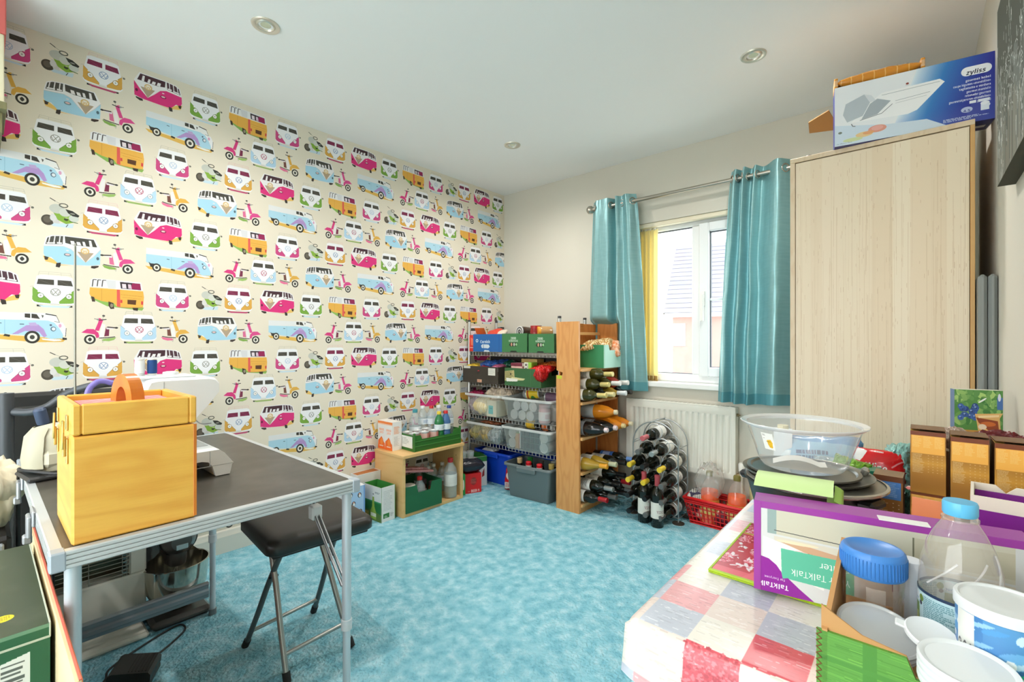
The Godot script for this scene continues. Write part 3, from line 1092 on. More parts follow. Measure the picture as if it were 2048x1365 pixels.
	part(t, "end_flap", box(0.2225, 0.2236, 0.0, 0.20, -0.06, 0.045, 0), M(C(214, 206, 186), 0.6))
	part(t, "sticker", box(0.17, 0.21, -0.0004, 0, -0.02, 0.0, 0), M(C(235, 235, 235), 0.6))
	# orange cellophane packet standing behind the box
	var oc := Cv.new(256, 64, C(232, 150, 50))
	for i in 7:
		oc.rect(20 + i * 34, 12, 26, 40, C(244, 220, 196).lerp(C(236, 170, 90), 0.25 * (i % 3)))
		oc.lines(22 + i * 34, 16, 22, 30, 5, C(216, 140, 80))
		oc.rect(14 + i * 34, 0, 3, 64, C(252, 196, 110))
	solo("cracker_packet", joined([moved(pillow(0.25, 0.046, 0.075, 4, 0.16, 16), Vector3(0, 0, 0)), moved(boxes([[-0.134, -0.122, 0.002, 0.042, -0.036, 0.036], [0.122, 0.134, 0.002, 0.042, -0.036, 0.036]]), Vector3.ZERO)]), MT(oc.tex(), 0.2), "orange cellophane packet lying on top of the slicer box", "packet", Vector3(-0.113, h + 0.2272, -2.238), Vector3(0, 9, 0))
	solo("plastic_bag", pillow(0.12, 0.062, 0.035, 9, 0.35, 12), glass(C(225, 230, 230), 0.35, 0.15), "crumpled clear plastic bag behind the orange packet", "bag", Vector3(-0.055, h + 0.2275, -2.285), Vector3(0, 9, 0))
	t = thing("storage_carton", "open brown cardboard carton on the wardrobe behind the slicer box", "box", Vector3(-0.10, h + 0.0005, -2.56), 4)
	var kraft := M(C(138, 102, 56), 0.85)
	part(t, "body", boxes([[-0.16, 0.2, 0, 0.2, -0.16, -0.156], [-0.16, 0.2, 0, 0.2, 0.096, 0.1], [-0.16, -0.156, 0, 0.2, -0.156, 0.096], [0.196, 0.2, 0, 0.2, -0.156, 0.096], [-0.16, 0.2, 0, 0.004, -0.16, 0.1]], 0), kraft)
	part(t, "flap", extrude([0, 0, 0, 0.16, -0.085, 0.125, -0.105, 0.045], 0.004), kraft, Vector3(-0.158, 0.19, 0.05), Vector3(78, 0, 12))
	part(t, "flap", box(-0.15, 0.19, 0, 0.004, -0.1, 0, 0), kraft, Vector3(0, 0.2, -0.156), Vector3(-40, 0, 0))
	solo("round_tin", lathe([0, 0, 0.018, 0, 0.02, 0.004, 0.02, 0.014, 0.016, 0.018, 0, 0.018], 20), M(C(52, 50, 48), 0.35, 0.4), "small round dark tin on the wardrobe top left of the carton", "tin", Vector3(-0.335, h, -2.26))

func build_wall_things() -> void:
	# dark canvas with pale vertical strokes
	var cv := Cv.new(512, 384, C(62, 66, 52))
	var r := RandomNumberGenerator.new()
	r.seed = 21
	cv.poly([Vector2(0, 250), Vector2(512, 230), Vector2(512, 384), Vector2(0, 384)], C(112, 110, 96))
	for i in 70:
		var x := r.randf() * 512
		var top := 90 + 120 * absf(sin(x * 0.021)) + r.randf_range(-30, 50)
		var w := r.randf_range(5, 22)
		cv.rect(x, top, w, 384 - top - r.randf_range(0, 60), C(66, 70, 60).lerp(C(120, 126, 120), r.randf() * 0.8))
	for i in 420:
		var x := r.randf() * 512
		var y := 70 + pow(r.randf(), 0.8) * 270 + 40 * sin(x * 0.03)
		var l := r.randf_range(4, 26)
		cv.line([Vector2(x, y), Vector2(x + r.randf_range(-3, 3), y + l)], r.randf_range(1.0, 3.2), C(150, 156, 150).lerp(C(236, 238, 232), r.randf()))
	for i in 160:
		var x := r.randf() * 512
		var y := 160 + r.randf() * 120
		cv.line([Vector2(x, y), Vector2(x + r.randf_range(-16, 16), y + r.randf_range(-10, 10))], r.randf_range(0.8, 2.4), C(200, 204, 198))
	for i in 90:
		var x := r.randf() * 512
		cv.line([Vector2(x, 250 + r.randf() * 60), Vector2(x, 384)], r.randf_range(1, 7), C(96, 94, 80).lerp(C(170, 172, 160), r.randf() * 0.7))
	var t := thing("canvas_picture", "dark canvas painting with pale vertical brush strokes on right wall", "picture", Vector3(RW, 1.53, -1.45))
	part(t, "canvas", carton(0.72, 0.472, 0.034, {"front": MT(cv.tex(), 0.85)}, M(C(62, 62, 50), 0.8)), null, Vector3(-0.0172, 0, 0), Vector3(0, -90, 0))
	# thin folded grey plastic table between wardrobe and wall
	var grey := M(C(138, 142, 138), 0.45)
	t = thing("folded_table", "folded grey plastic table slotted upright between wardrobe and right wall", "folding table", W(0, 0, 2.145))
	for i in 2:
		var o := part(t, "leaf", boxes([[0.153 + i * 0.0235, 0.1745 + i * 0.0235, 0.02, 1.33, -0.56, 0.0]], 0.008), grey)
		part(o, "foot", boxes([[0.156 + i * 0.0235, 0.172 + i * 0.0235, 0.0, 0.02, -0.06, -0.02], [0.156 + i * 0.0235, 0.172 + i * 0.0235, 0.0, 0.02, -0.54, -0.5]], 0.002), M(C(50, 50, 50), 0.7))

func build_radiator() -> void:
	var enamel := M(C(226, 224, 212), 0.35)
	var x0 := -1.53
	var x1 := -0.82
	var y0 := 0.275
	var y1 := 0.71
	var t := thing("radiator", "white ribbed panel radiator under the window", "radiator", W(0, 0, 2.985))
	# pressed front: vertical flutes
	var st := ST()
	var n := 18
	var yl := y0 + 0.045
	var yh := y1 - 0.06
	var prof := [[0.0, 0.0], [0.16, 0.0], [0.26, -0.007], [0.40, -0.007], [0.5, 0.0]]
	var xs := []
	for i in n:
		for p in [[0.0, 0.0], [0.55, 0.0], [0.66, -0.008], [0.89, -0.008]]:
			xs.append(Vector2(x0 + 0.02 + (x1 - x0 - 0.04) * (i + p[0]) / n, p[1]))
	xs.append(Vector2(x1 - 0.02, 0))
	for i in xs.size() - 1:
		var a: Vector2 = xs[i]
		var b: Vector2 = xs[i + 1]
		quad(st, Vector3(a.x, yl, a.y), Vector3(b.x, yl, b.y), Vector3(b.x, yh, b.y), Vector3(a.x, yh, a.y))
		quad(st, Vector3(a.x, yh, a.y), Vector3(b.x, yh, b.y), Vector3(b.x, yh + 0.012, 0), Vector3(a.x, yh + 0.012, 0))
		quad(st, Vector3(a.x, yl - 0.012, 0), Vector3(b.x, yl - 0.012, 0), Vector3(b.x, yl, b.y), Vector3(a.x, yl, a.y))
	for q in [[x0, x0 + 0.02, y0, y1], [x1 - 0.02, x1, y0, y1], [x0 + 0.02, x1 - 0.02, y0, yl - 0.012], [x0 + 0.02, x1 - 0.02, yh + 0.012, y1]]:
		quad(st, Vector3(q[0], q[2], 0), Vector3(q[1], q[2], 0), Vector3(q[1], q[3], 0), Vector3(q[0], q[3], 0))
	part(t, "front_panel", done(st), enamel)
	part(t, "casing", boxes([[x0, x1, y0, y0 + 0.006, -0.055, 0], [x0 - 0.003, x0 + 0.001, y0, y1, -0.055, 0.001], [x1 - 0.001, x1 + 0.003, y0, y1, -0.055, 0.001], [x0, x1, y0, y1, -0.056, -0.05], [x0 - 0.003, x1 + 0.003, y1 - 0.004, y1 + 0.003, -0.055, 0.001]], 0.002), enamel)
	part(t, "grille", boxes(range(24).map(func(i): return [x0 + 0.01 + i * 0.029, x0 + 0.03 + i * 0.029, y1 + 0.0025, y1 + 0.004, -0.045, -0.01])), M(C(190, 188, 178), 0.5))
	part(t, "bracket", boxes([[x0 + 0.1, x0 + 0.13, y0 + 0.05, y1 - 0.05, -0.077, -0.05], [x1 - 0.13, x1 - 0.1, y0 + 0.05, y1 - 0.05, -0.077, -0.05]]), enamel)
	var brass := M(C(150, 130, 96), 0.35, 0.8)
	part(t, "vent_plug", lathe([0, 0, 0.009, 0, 0.009, 0.012, 0.004, 0.014, 0.004, 0.02, 0, 0.02], 10), brass, Vector3(x1 + 0.002, y1 - 0.045, -0.028), Vector3(0, 0, -90))
	var v := part(t, "valve", joined([moved(lathe([0, 0, 0.012, 0, 0.012, 0.03, 0.018, 0.034, 0.02, 0.075, 0.014, 0.085, 0, 0.085], 16), Vector3.ZERO)]), M(C(235, 233, 226), 0.4), Vector3(x1 + 0.03, y0 + 0.02, -0.028))
	part(v, "pipe", tube([Vector3(0, 0, 0), Vector3(0, -y0 - 0.02, 0)], 0.0075, 10), M(C(220, 218, 208), 0.4))
	part(v, "elbow", tube([Vector3(0, 0.01, 0), Vector3(-0.034, 0.01, 0)], 0.009, 10), brass)

var bottle_mesh := {}
func print_label(key: String, base: Color, ink: Color, word := "", band = null) -> StandardMaterial3D:
	var k := "lab " + key
	if mats.has(k):
		return mats[k]
	# wrapped once round the bottle: the printed front is the middle of the sheet
	var cv := Cv.new(256, 128, base)
	if band != null:
		cv.rect(0, 0, 256, 22, band); cv.rect(0, 112, 256, 16, band)
	for s in [64, 192]:
		if word:
			cv.text(word, s, 66, 26, ink, 66, "Droid Serif")
			cv.ell(s, 26, 7, 7, ink); cv.ell(s, 26, 4, 4, base)
			cv.rect(s - 26, 84, 52, 1, ink)
			cv.lines(s - 16, 100, 32, 6, 1, ink)
		else:
			cv.lines(s - 34, 34, 68, 70, 8, ink)
	mats[k] = MT(cv.tex(), 0.6)
	return mats[k]

# kind: [glass colour, capsule colour, capsule roughness, label material or null, shape]
func bottle(called: String, label: String, kind: Array, at: Vector3, dir := Vector3.UP, group := "", spin := 0.0) -> Node3D:
	var t := thing(called, label, "bottle", at, 0, group)
	t.basis = Basis(Quaternion(Vector3.UP, dir.normalized())) * Basis(Vector3.UP, deg_to_rad(spin))
	var shape: String = kind[4]
	var k := "b" + shape
	if not bottle_mesh.has(k):
		if shape == "bordeaux":
			bottle_mesh[k] = [lathe([0.0, 0.012, 0.02, 0.004, 0.034, 0.0, 0.037, 0.004, 0.037, 0.19, 0.034, 0.205, 0.024, 0.22, 0.0165, 0.232, 0.0145, 0.25, 0.014, 0.293, 0.0155, 0.294, 0.0155, 0.302, 0.011, 0.304, 0, 0.304], 20), lathe([0.0152, 0.238, 0.0152, 0.292, 0.0164, 0.293, 0.0164, 0.303, 0.0155, 0.3055, 0, 0.3055], 16), lathe([0.0376, 0.055, 0.0376, 0.15], 20)]
		elif shape == "burgundy":
			bottle_mesh[k] = [lathe([0.0, 0.012, 0.025, 0.004, 0.038, 0.0, 0.041, 0.004, 0.041, 0.145, 0.037, 0.17, 0.028, 0.20, 0.019, 0.228, 0.0155, 0.25, 0.0145, 0.29, 0.016, 0.291, 0.016, 0.298, 0.012, 0.30, 0, 0.30], 20), lathe([0.0158, 0.242, 0.0152, 0.289, 0.0168, 0.29, 0.0168, 0.299, 0.0155, 0.3015, 0, 0.3015], 16), lathe([0.0416, 0.045, 0.0416, 0.13], 20)]
		elif shape == "cola":
			bottle_mesh[k] = [lathe([0.0, 0.006, 0.03, 0.0, 0.044, 0.006, 0.047, 0.02, 0.047, 0.17, 0.045, 0.20, 0.036, 0.24, 0.022, 0.27, 0.014, 0.283, 0.013, 0.295, 0, 0.295], 20), lathe([0.0155, 0.284, 0.0155, 0.302, 0.013, 0.306, 0, 0.306], 16), lathe([0.0476, 0.06, 0.0476, 0.15], 20)]
		elif shape == "squash":
			bottle_mesh[k] = [lathe([0.0, 0.004, 0.03, 0.0, 0.042, 0.005, 0.045, 0.015, 0.045, 0.12, 0.047, 0.17, 0.042, 0.205, 0.028, 0.235, 0.016, 0.255, 0.014, 0.268, 0, 0.268], 20), lathe([0.0185, 0.257, 0.0185, 0.285, 0.016, 0.289, 0, 0.289], 16), lathe([0.0456, 0.03, 0.0456, 0.115], 20)]
		else:  # small water bottle
			bottle_mesh[k] = [lathe([0.0, 0.004, 0.022, 0.0, 0.031, 0.004, 0.033, 0.012, 0.033, 0.06, 0.031, 0.066, 0.033, 0.072, 0.033, 0.13, 0.028, 0.155, 0.016, 0.178, 0.0125, 0.186, 0.0125, 0.196, 0, 0.196], 18), lathe([0.0155, 0.186, 0.0155, 0.202, 0.014, 0.205, 0, 0.205], 14), lathe([0.0336, 0.078, 0.0336, 0.118], 18)]
	var m = bottle_mesh[k]
	part(t, "glass_body" if shape in ["bordeaux", "burgundy"] else "bottle_body", m[0], kind[0])
	part(t, "capsule" if shape in ["bordeaux", "burgundy"] else "cap", m[1], kind[1])
	if kind[3] != null:
		part(t, "label", m[2], kind[3])
	return t

func kinds() -> Dictionary:
	var green := M(C(22, 24, 18), 0.06)
	var olive := M(C(58, 56, 18), 0.06)
	var straw := M(C(176, 142, 50), 0.07)
	var rose := M(C(150, 52, 40), 0.08)
	var dark := M(C(24, 22, 22), 0.3)
	var cream := print_label("cream", C(232, 228, 216), C(90, 80, 70))
	var white := print_label("white", C(240, 238, 232), C(60, 56, 60))
	return {
		"gold": [olive, M(C(206, 190, 120), 0.35, 0.3), 0, cream, "bordeaux"],
		"black": [green, dark, 0, cream, "bordeaux"],
		"blackgold": [green, M(C(220, 206, 150), 0.4), 0, print_label("bg", C(30, 28, 26), C(200, 180, 110)), "bordeaux"],
		"white": [olive, M(C(226, 226, 222), 0.35), 0, print_label("bw", C(226, 228, 232), C(70, 110, 160), "", C(70, 110, 170)), "bordeaux"],
		"rose": [rose, M(C(222, 220, 214), 0.35), 0, white, "bordeaux"],
		"clearwhite": [straw, M(C(218, 220, 220), 0.35), 0, white, "bordeaux"],
		"yellow": [straw, M(C(230, 160, 40), 0.4), 0, cream, "burgundy"],
		"pale": [straw, M(C(206, 206, 170), 0.4), 0, white, "burgundy"],
		"blue": [green, M(C(120, 160, 220), 0.35), 0, print_label("blue", C(60, 110, 190), C(236, 236, 240)), "bordeaux"],
		"red": [green, M(C(170, 28, 34), 0.35), 0, white, "bordeaux"],
		"silver": [green, M(C(166, 170, 168), 0.3, 0.5), 0, white, "bordeaux"],
		"pink": [green, M(C(190, 96, 100), 0.4), 0, white, "bordeaux"],
		"lemon": [green, M(C(228, 196, 50), 0.4), 0, cream, "bordeaux"],
		"grey": [green, M(C(96, 98, 96), 0.35), 0, white, "bordeaux"],
		"vinto": [green, M(C(178, 72, 80), 0.4), 0, print_label("vinto", C(228, 226, 216), C(120, 50, 60), "VINTO"), "bordeaux"],
	}

func build_bookcase() -> void:
	var K := kinds()
	var pine := wood(C(228, 164, 98), C(200, 126, 62), 1, 1.0, 2, 0.4)
	var pineb := wood(C(216, 142, 74), C(184, 104, 46), 1, 1.0, 6, 0.4)
	var pale := wood(C(232, 182, 120), C(206, 150, 90), 2, 1.0, 3, 0.4)
	var t := thing("pine_rack", "tall orange pine shelf rack of bottles standing end-on by window", "shelf unit", Vector3.ZERO)
	var x0 := -1.80
	var x1 := -1.62
	var zn := -2.535
	var zf := -3.03
	# near side panel: three boards, notched on its left edge
	var sp := part(t, "side_panel", extrude([x0, 0, x0, 0.885, x0 + 0.048, 0.885, x0 + 0.052, 0.905, x0 + 0.004, 0.918, x0, 1.24, x0 + 0.175, 1.24, x0 + 0.18, 0.0], 0.018), pine, Vector3(-0.012, 0, zn - 0.018), Vector3(0, 0, 0))
	part(sp, "hinge_sticker", box(x0 + 0.006, x0 + 0.045, 0.862, 0.884, 0.018, 0.0188, 0), M(C(196, 206, 60), 0.5))
	part(t, "side_panel", box(x0 + 0.02, x1, 0, 1.24, zf, zf + 0.018, 0.001), pineb)
	part(t, "back_panel", box(x0 - 0.006, x0 + 0.006, 0.05, 1.235, zf + 0.018, zn - 0.019, 0.001), pineb)
	for y in [0.056, 0.262, 0.487, 0.716, 0.932]:
		part(t, "shelf", box(x0 + 0.006, x1, y - 0.018, y, zf + 0.018, zn - 0.019, 0.001), pale)
	part(t, "rail", box(x0 + 0.03, x0 + 0.045, 1.155, 1.175, zf + 0.018, zn - 0.019, 0.001), pale)
	part(t, "plinth", box(x1 - 0.03, x1 - 0.012, 0, 0.038, zf + 0.018, zn - 0.019, 0.001), pine)
	part(t, "cross_board", box(x0 + 0.004, x0 + 0.016, 1.176, 1.236, zf + 0.2, zn - 0.019, 0.001), wood(C(196, 128, 60), C(160, 96, 40), 2, 1.0, 4))
	# things on the shelves; necks towards the open side
	var R := Vector3(1, 0.04, 0)
	var list := [
		["gold", -1.772, 0.758, 2.592, R, "gold-capped wine bottle lowest and nearest on the upper bottle shelf"],
		["blackgold", -1.762, 0.758, 2.688, R, "black-labelled wine bottle with cream cap on the upper bottle shelf"],
		["clearwhite", -1.742, 0.758, 2.785, R, "bottle with long white capsule low on the upper bottle shelf"],
		["black", -1.745, 0.758, 2.88, R, "black-capped bottle farthest back on the upper bottle shelf"],
		["gold", -1.772, 0.824, 2.64, R, "gold-capped wine bottle second up on the upper bottle shelf"],
		["white", -1.758, 0.824, 2.737, R, "bottle with white capsule and blue band on the upper bottle shelf"],
		["rose", -1.745, 0.824, 2.833, R, "red-tinted bottle with pale capsule on the upper bottle shelf"],
		["gold", -1.772, 0.888, 2.688, R, "gold-capped wine bottle third up, just under the green tray's shelf"],
		["yellow", -1.775, 0.304, 2.605, R, "straw-coloured wine bottle with yellow capsule in the pine rack"],
		["pale", -1.755, 0.304, 2.70, R, "straw-coloured wine bottle with pale green capsule in the pine rack"],
		["black", -1.74, 0.300, 2.80, R, "plain dark bottle between pale capsule and blue-banded one"],
		["blue", -1.732, 0.300, 2.895, R, "dark bottle with blue label and blue capsule in the pine rack"],
		["red", -1.772, 0.095, 2.605, R, "wine bottle with red capsule lowest and nearest in the pine rack"],
		["grey", -1.752, 0.095, 2.70, R, "wine bottle with dark grey capsule on the rack's bottom shelf"],
		["black", -1.745, 0.095, 2.79, R, "wine bottle with black capsule low on the rack's bottom shelf"],
		["silver", -1.735, 0.095, 2.885, R, "silver-capped wine bottle farthest back on the rack's bottom shelf"],
		["silver", -1.752, 0.160, 2.655, R, "silver-capped wine bottle in the second layer, nearest the side panel"],
		["black", -1.76, 0.160, 2.745, R, "dark bottle in the middle of the second layer on the bottom shelf"],
		["red", -1.735, 0.160, 2.84, R, "wine bottle with red capsule high at the back of the bottom shelf"],
		["black", -1.74, 0.222, 2.79, R, "black-capped wine bottle on top of the bottom shelf's pile"],
	]
	for i in list.size():
		var q = list[i]
		bottle("wine_bottle", q[5], K[q[0]], W(q[1], q[2], q[3]), q[4] + Vector3(0, 0, sin(i * 2.1) * 0.05), "bottles lying in the pine rack", i * 37.0)
	# pourer on the blue bottle is left to the wine bottles; soft drinks one shelf up
	var cola := M(C(26, 22, 20), 0.12)
	var orange := M(C(232, 140, 32), 0.15)
	var pinkcap := M(C(226, 206, 206), 0.4)
	var lab := print_label("drink", C(196, 200, 200), C(120, 124, 128))
	bottle("drink_bottle", "black fizzy drink bottle with pale cap nearest in the pine rack", [cola, pinkcap, 0, print_label("colalab", C(120, 122, 124), C(210, 210, 210)), "cola"], W(-1.775, 0.536, 2.615), R, "large drink bottles in the pine rack")
	bottle("drink_bottle", "black fizzy drink bottle second from the side panel in the pine rack", [cola, pinkcap, 0, print_label("colalab", C(120, 122, 124), C(210, 210, 210)), "cola"], W(-1.768, 0.536, 2.72), R, "large drink bottles in the pine rack", 50)
	bottle("drink_bottle", "orange drink bottle lying on the shelf behind the black bottles", [orange, M(C(240, 214, 150), 0.4), 0, null, "cola"], W(-1.765, 0.536, 2.825), R, "large drink bottles in the pine rack")
	bottle("drink_bottle", "orange drink bottle farthest back in the pine rack", [orange, M(C(238, 226, 190), 0.4), 0, null, "cola"], W(-1.765, 0.536, 2.93), R, "large drink bottles in the pine rack")
	bottle("drink_bottle", "orange drink bottle with grey label lying on top of the others", [orange, M(C(240, 224, 190), 0.4), 0, lab, "cola"], W(-1.785, 0.632, 2.73), R + Vector3(0, 0, -0.1), "large drink bottles in the pine rack")
	# green cardboard tray of bread and nuts on the top shelf
	var gr := M(C(52, 140, 92), 0.5)
	var gl := M(C(186, 232, 216), 0.5)  # front panel green paled, reflected window light put into its colour
	t = thing("fruit_tray", "green cardboard tray holding snack bags on the pine rack's top shelf", "box", W(0, 0.9325, 0))
	part(t, "end_panel", box(-1.755, -1.555, 0, 0.155, -2.725, -2.721, 0), gr)
	part(t, "end_panel", extrude([-1.755, 0, -1.755, 0.16, -1.62, 0.16, -1.60, 0.14, -1.56, 0.14, -1.555, 0], 0.004), gr, Vector3(0, 0, -3.03))
	part(t, "front_panel", extrude([2.72, 0, 2.72, 0.155, 2.775, 0.155, 2.79, 0.118, 2.96, 0.118, 2.985, 0.165, 3.03, 0.17, 3.03, 0], 0.004), gl, Vector3(-1.559, 0, 0), Vector3(0, 90, 0))
	part(t, "back_panel", box(-1.759, -1.755, 0, 0.155, -3.03, -2.721, 0), gr)
	part(t, "base", box(-1.755, -1.559, 0, 0.004, -3.026, -2.725, 0), gr)
	var bread := noise_tex([[0.0, C(120, 70, 30)], [0.45, C(196, 150, 80)], [0.7, C(238, 220, 170)], [1.0, C(250, 240, 215)]], 0.05, 128)
	var nutm := MT(bread, 0.3)
	for i in 2:
		solo("snack_bag", pillow(0.13, 0.075, 0.16, 11 + i, 0.25), nutm, ["clear bag of brown nuts nearest in the green tray", "clear bag of pale nuts in the middle of the green tray"][i], "bag", W(-1.69 + i * 0.05, 1.04 + 0.01 * i, 2.80 + i * 0.075), Vector3(14, 20 * i, 10), "snack bags in the green tray")
	solo("snack_bag", pillow(0.12, 0.07, 0.14, 17, 0.35), MT(noise_tex([[0.0, C(214, 110, 50)], [0.5, C(240, 170, 130)], [1.0, C(250, 226, 206)]], 0.03, 128, Vector2.ONE, 3, 5), 0.25), "orange and white crumpled bag at the tray's cut-out front", "bag", W(-1.615, 1.04, 2.92), Vector3(50, 30, 0), "snack bags in the green tray")

func build_wine_rack() -> void:
	var K := kinds()
	var wire := M(C(176, 180, 180), 0.28, 0.75)
	var bright := M(C(228, 230, 230), 0.25, 0.5)
	var x0 := -1.389
	var x1 := -1.092
	var xm := (x0 + x1) * 0.5
	var r := (x1 - x0) * 0.5
	var zf := -2.80
	var zb := -2.95
	var ys := 0.455
	var t := thing("wine_rack", "arched chrome wire wine rack in front of the radiator", "wine rack", Vector3.ZERO)
	for z in [zf, zb]:
		var p := [Vector3(x0, 0.008, z)]
		p.append_array(arc(Vector3(xm, ys, z), Vector3(r, 0, 0), Vector3(0, r, 0), 180, 0, 16))
		p.append(Vector3(x1, 0.008, z))
		part(t, "arch", tube(p, 0.0042, 8), wire)
	part(t, "handle", tube([Vector3(xm - 0.02, ys + r, zf + 0.012), Vector3(xm, ys + r + 0.006, zf), Vector3(xm, ys + r + 0.006, zb), Vector3(xm, ys + r, zb - 0.01)], 0.004, 8), wire)
	var cols := [-1.34, -1.2405, -1.141]
	var cells := []
	for y in [0.08, 0.176, 0.272, 0.368]:
		for x in cols:
			cells.append(Vector2(x, y))
	cells.append(Vector2(-1.290, 0.455)); cells.append(Vector2(-1.191, 0.455)); cells.append(Vector2(xm, 0.542))
	for c in cells:
		for z in [zf, zb]:
			var ring := []
			for k in 20:
				ring.append(Vector3(c.x + 0.0475 * cos(TAU * k / 20), c.y + 0.0475 * sin(TAU * k / 20), z))
			part(t, "ring", tube(ring, 0.0032, 6, true), bright)
	var ties := []
	for y in [0.03, 0.455]:
		for x in [x0, x1]:
			ties.append([Vector3(x, y, zf), Vector3(x, y, zb)])
	ties.append([Vector3(x0, 0.032, zf), Vector3(x1, 0.032, zf)])
	ties.append([Vector3(x0, 0.032, zb), Vector3(x1, 0.032, zb)])
	ties.append(arc(Vector3(x0 + 0.045, ys - 0.01, zf), Vector3(0.045, 0, 0), Vector3(0, 0.04, 0), 180, 20, 8))
	ties.append(arc(Vector3(x1 - 0.045, ys - 0.01, zf), Vector3(0.045, 0, 0), Vector3(0, 0.04, 0), 0, 160, 8))
	part(t, "tie_wires", tubes(ties, 0.003), wire)
	for x in [x0, x1]:
		for z in [zf, zb]:
			part(t, "foot", lathe([0, 0, 0.036, 0, 0.036, 0.005, 0.01, 0.009, 0, 0.009], 24), M(C(74, 66, 58), 0.4, 0.3), Vector3(x, 0, z))
	var kd := ["black", "grey", "grey", "black", "black", "grey", "lemon", "lemon", "grey", "lemon", "black", "lemon", "grey", "silver", "pink"]
	var lb := ["dark wine bottle in the rack's lowest left ring", "wine bottle in the rack's lowest middle ring behind standing bottles", "wine bottle in the rack's lowest right ring",
		"black-necked wine bottle pointing out left of the standing bottles", "wine bottle in the middle ring of the rack's second row", "wine bottle in the right ring of the rack's second row",
		"yellow-capped wine bottle in the rack's left column, lower of two", "yellow-capped wine bottle in the rack's middle column", "long dark-necked wine bottle pointing out at the rack's right side",
		"yellow-capped wine bottle in the rack's left column, upper of two", "dark wine bottle in the middle ring beneath the two-ring row", "yellow-capped wine bottle in the rack's right column",
		"dark wine bottle in the left ring under the topmost bottle", "grey-capped wine bottle with white label under the topmost bottle", "pink-capped wine bottle at the top of the arched rack"]
	for i in 15:
		var c = cells[i]
		bottle("wine_bottle", lb[i], K[kd[i]], Vector3(c.x, c.y - 0.007, zb - 0.005), Vector3(-0.02 + 0.03 * sin(i * 1.7), -0.05, 1), "bottles in the wire wine rack", i * 23)
	bottle("wine_bottle", "standing pink-capped red wine bottle left of its twin before the rack", K["vinto"], W(-1.267, 0, 2.70), Vector3.UP, "standing red wine bottles", -15)
	bottle("wine_bottle", "standing pink-capped red wine bottle right of its twin before the rack", K["vinto"], W(-1.173, 0, 2.68), Vector3.UP, "standing red wine bottles", -25)

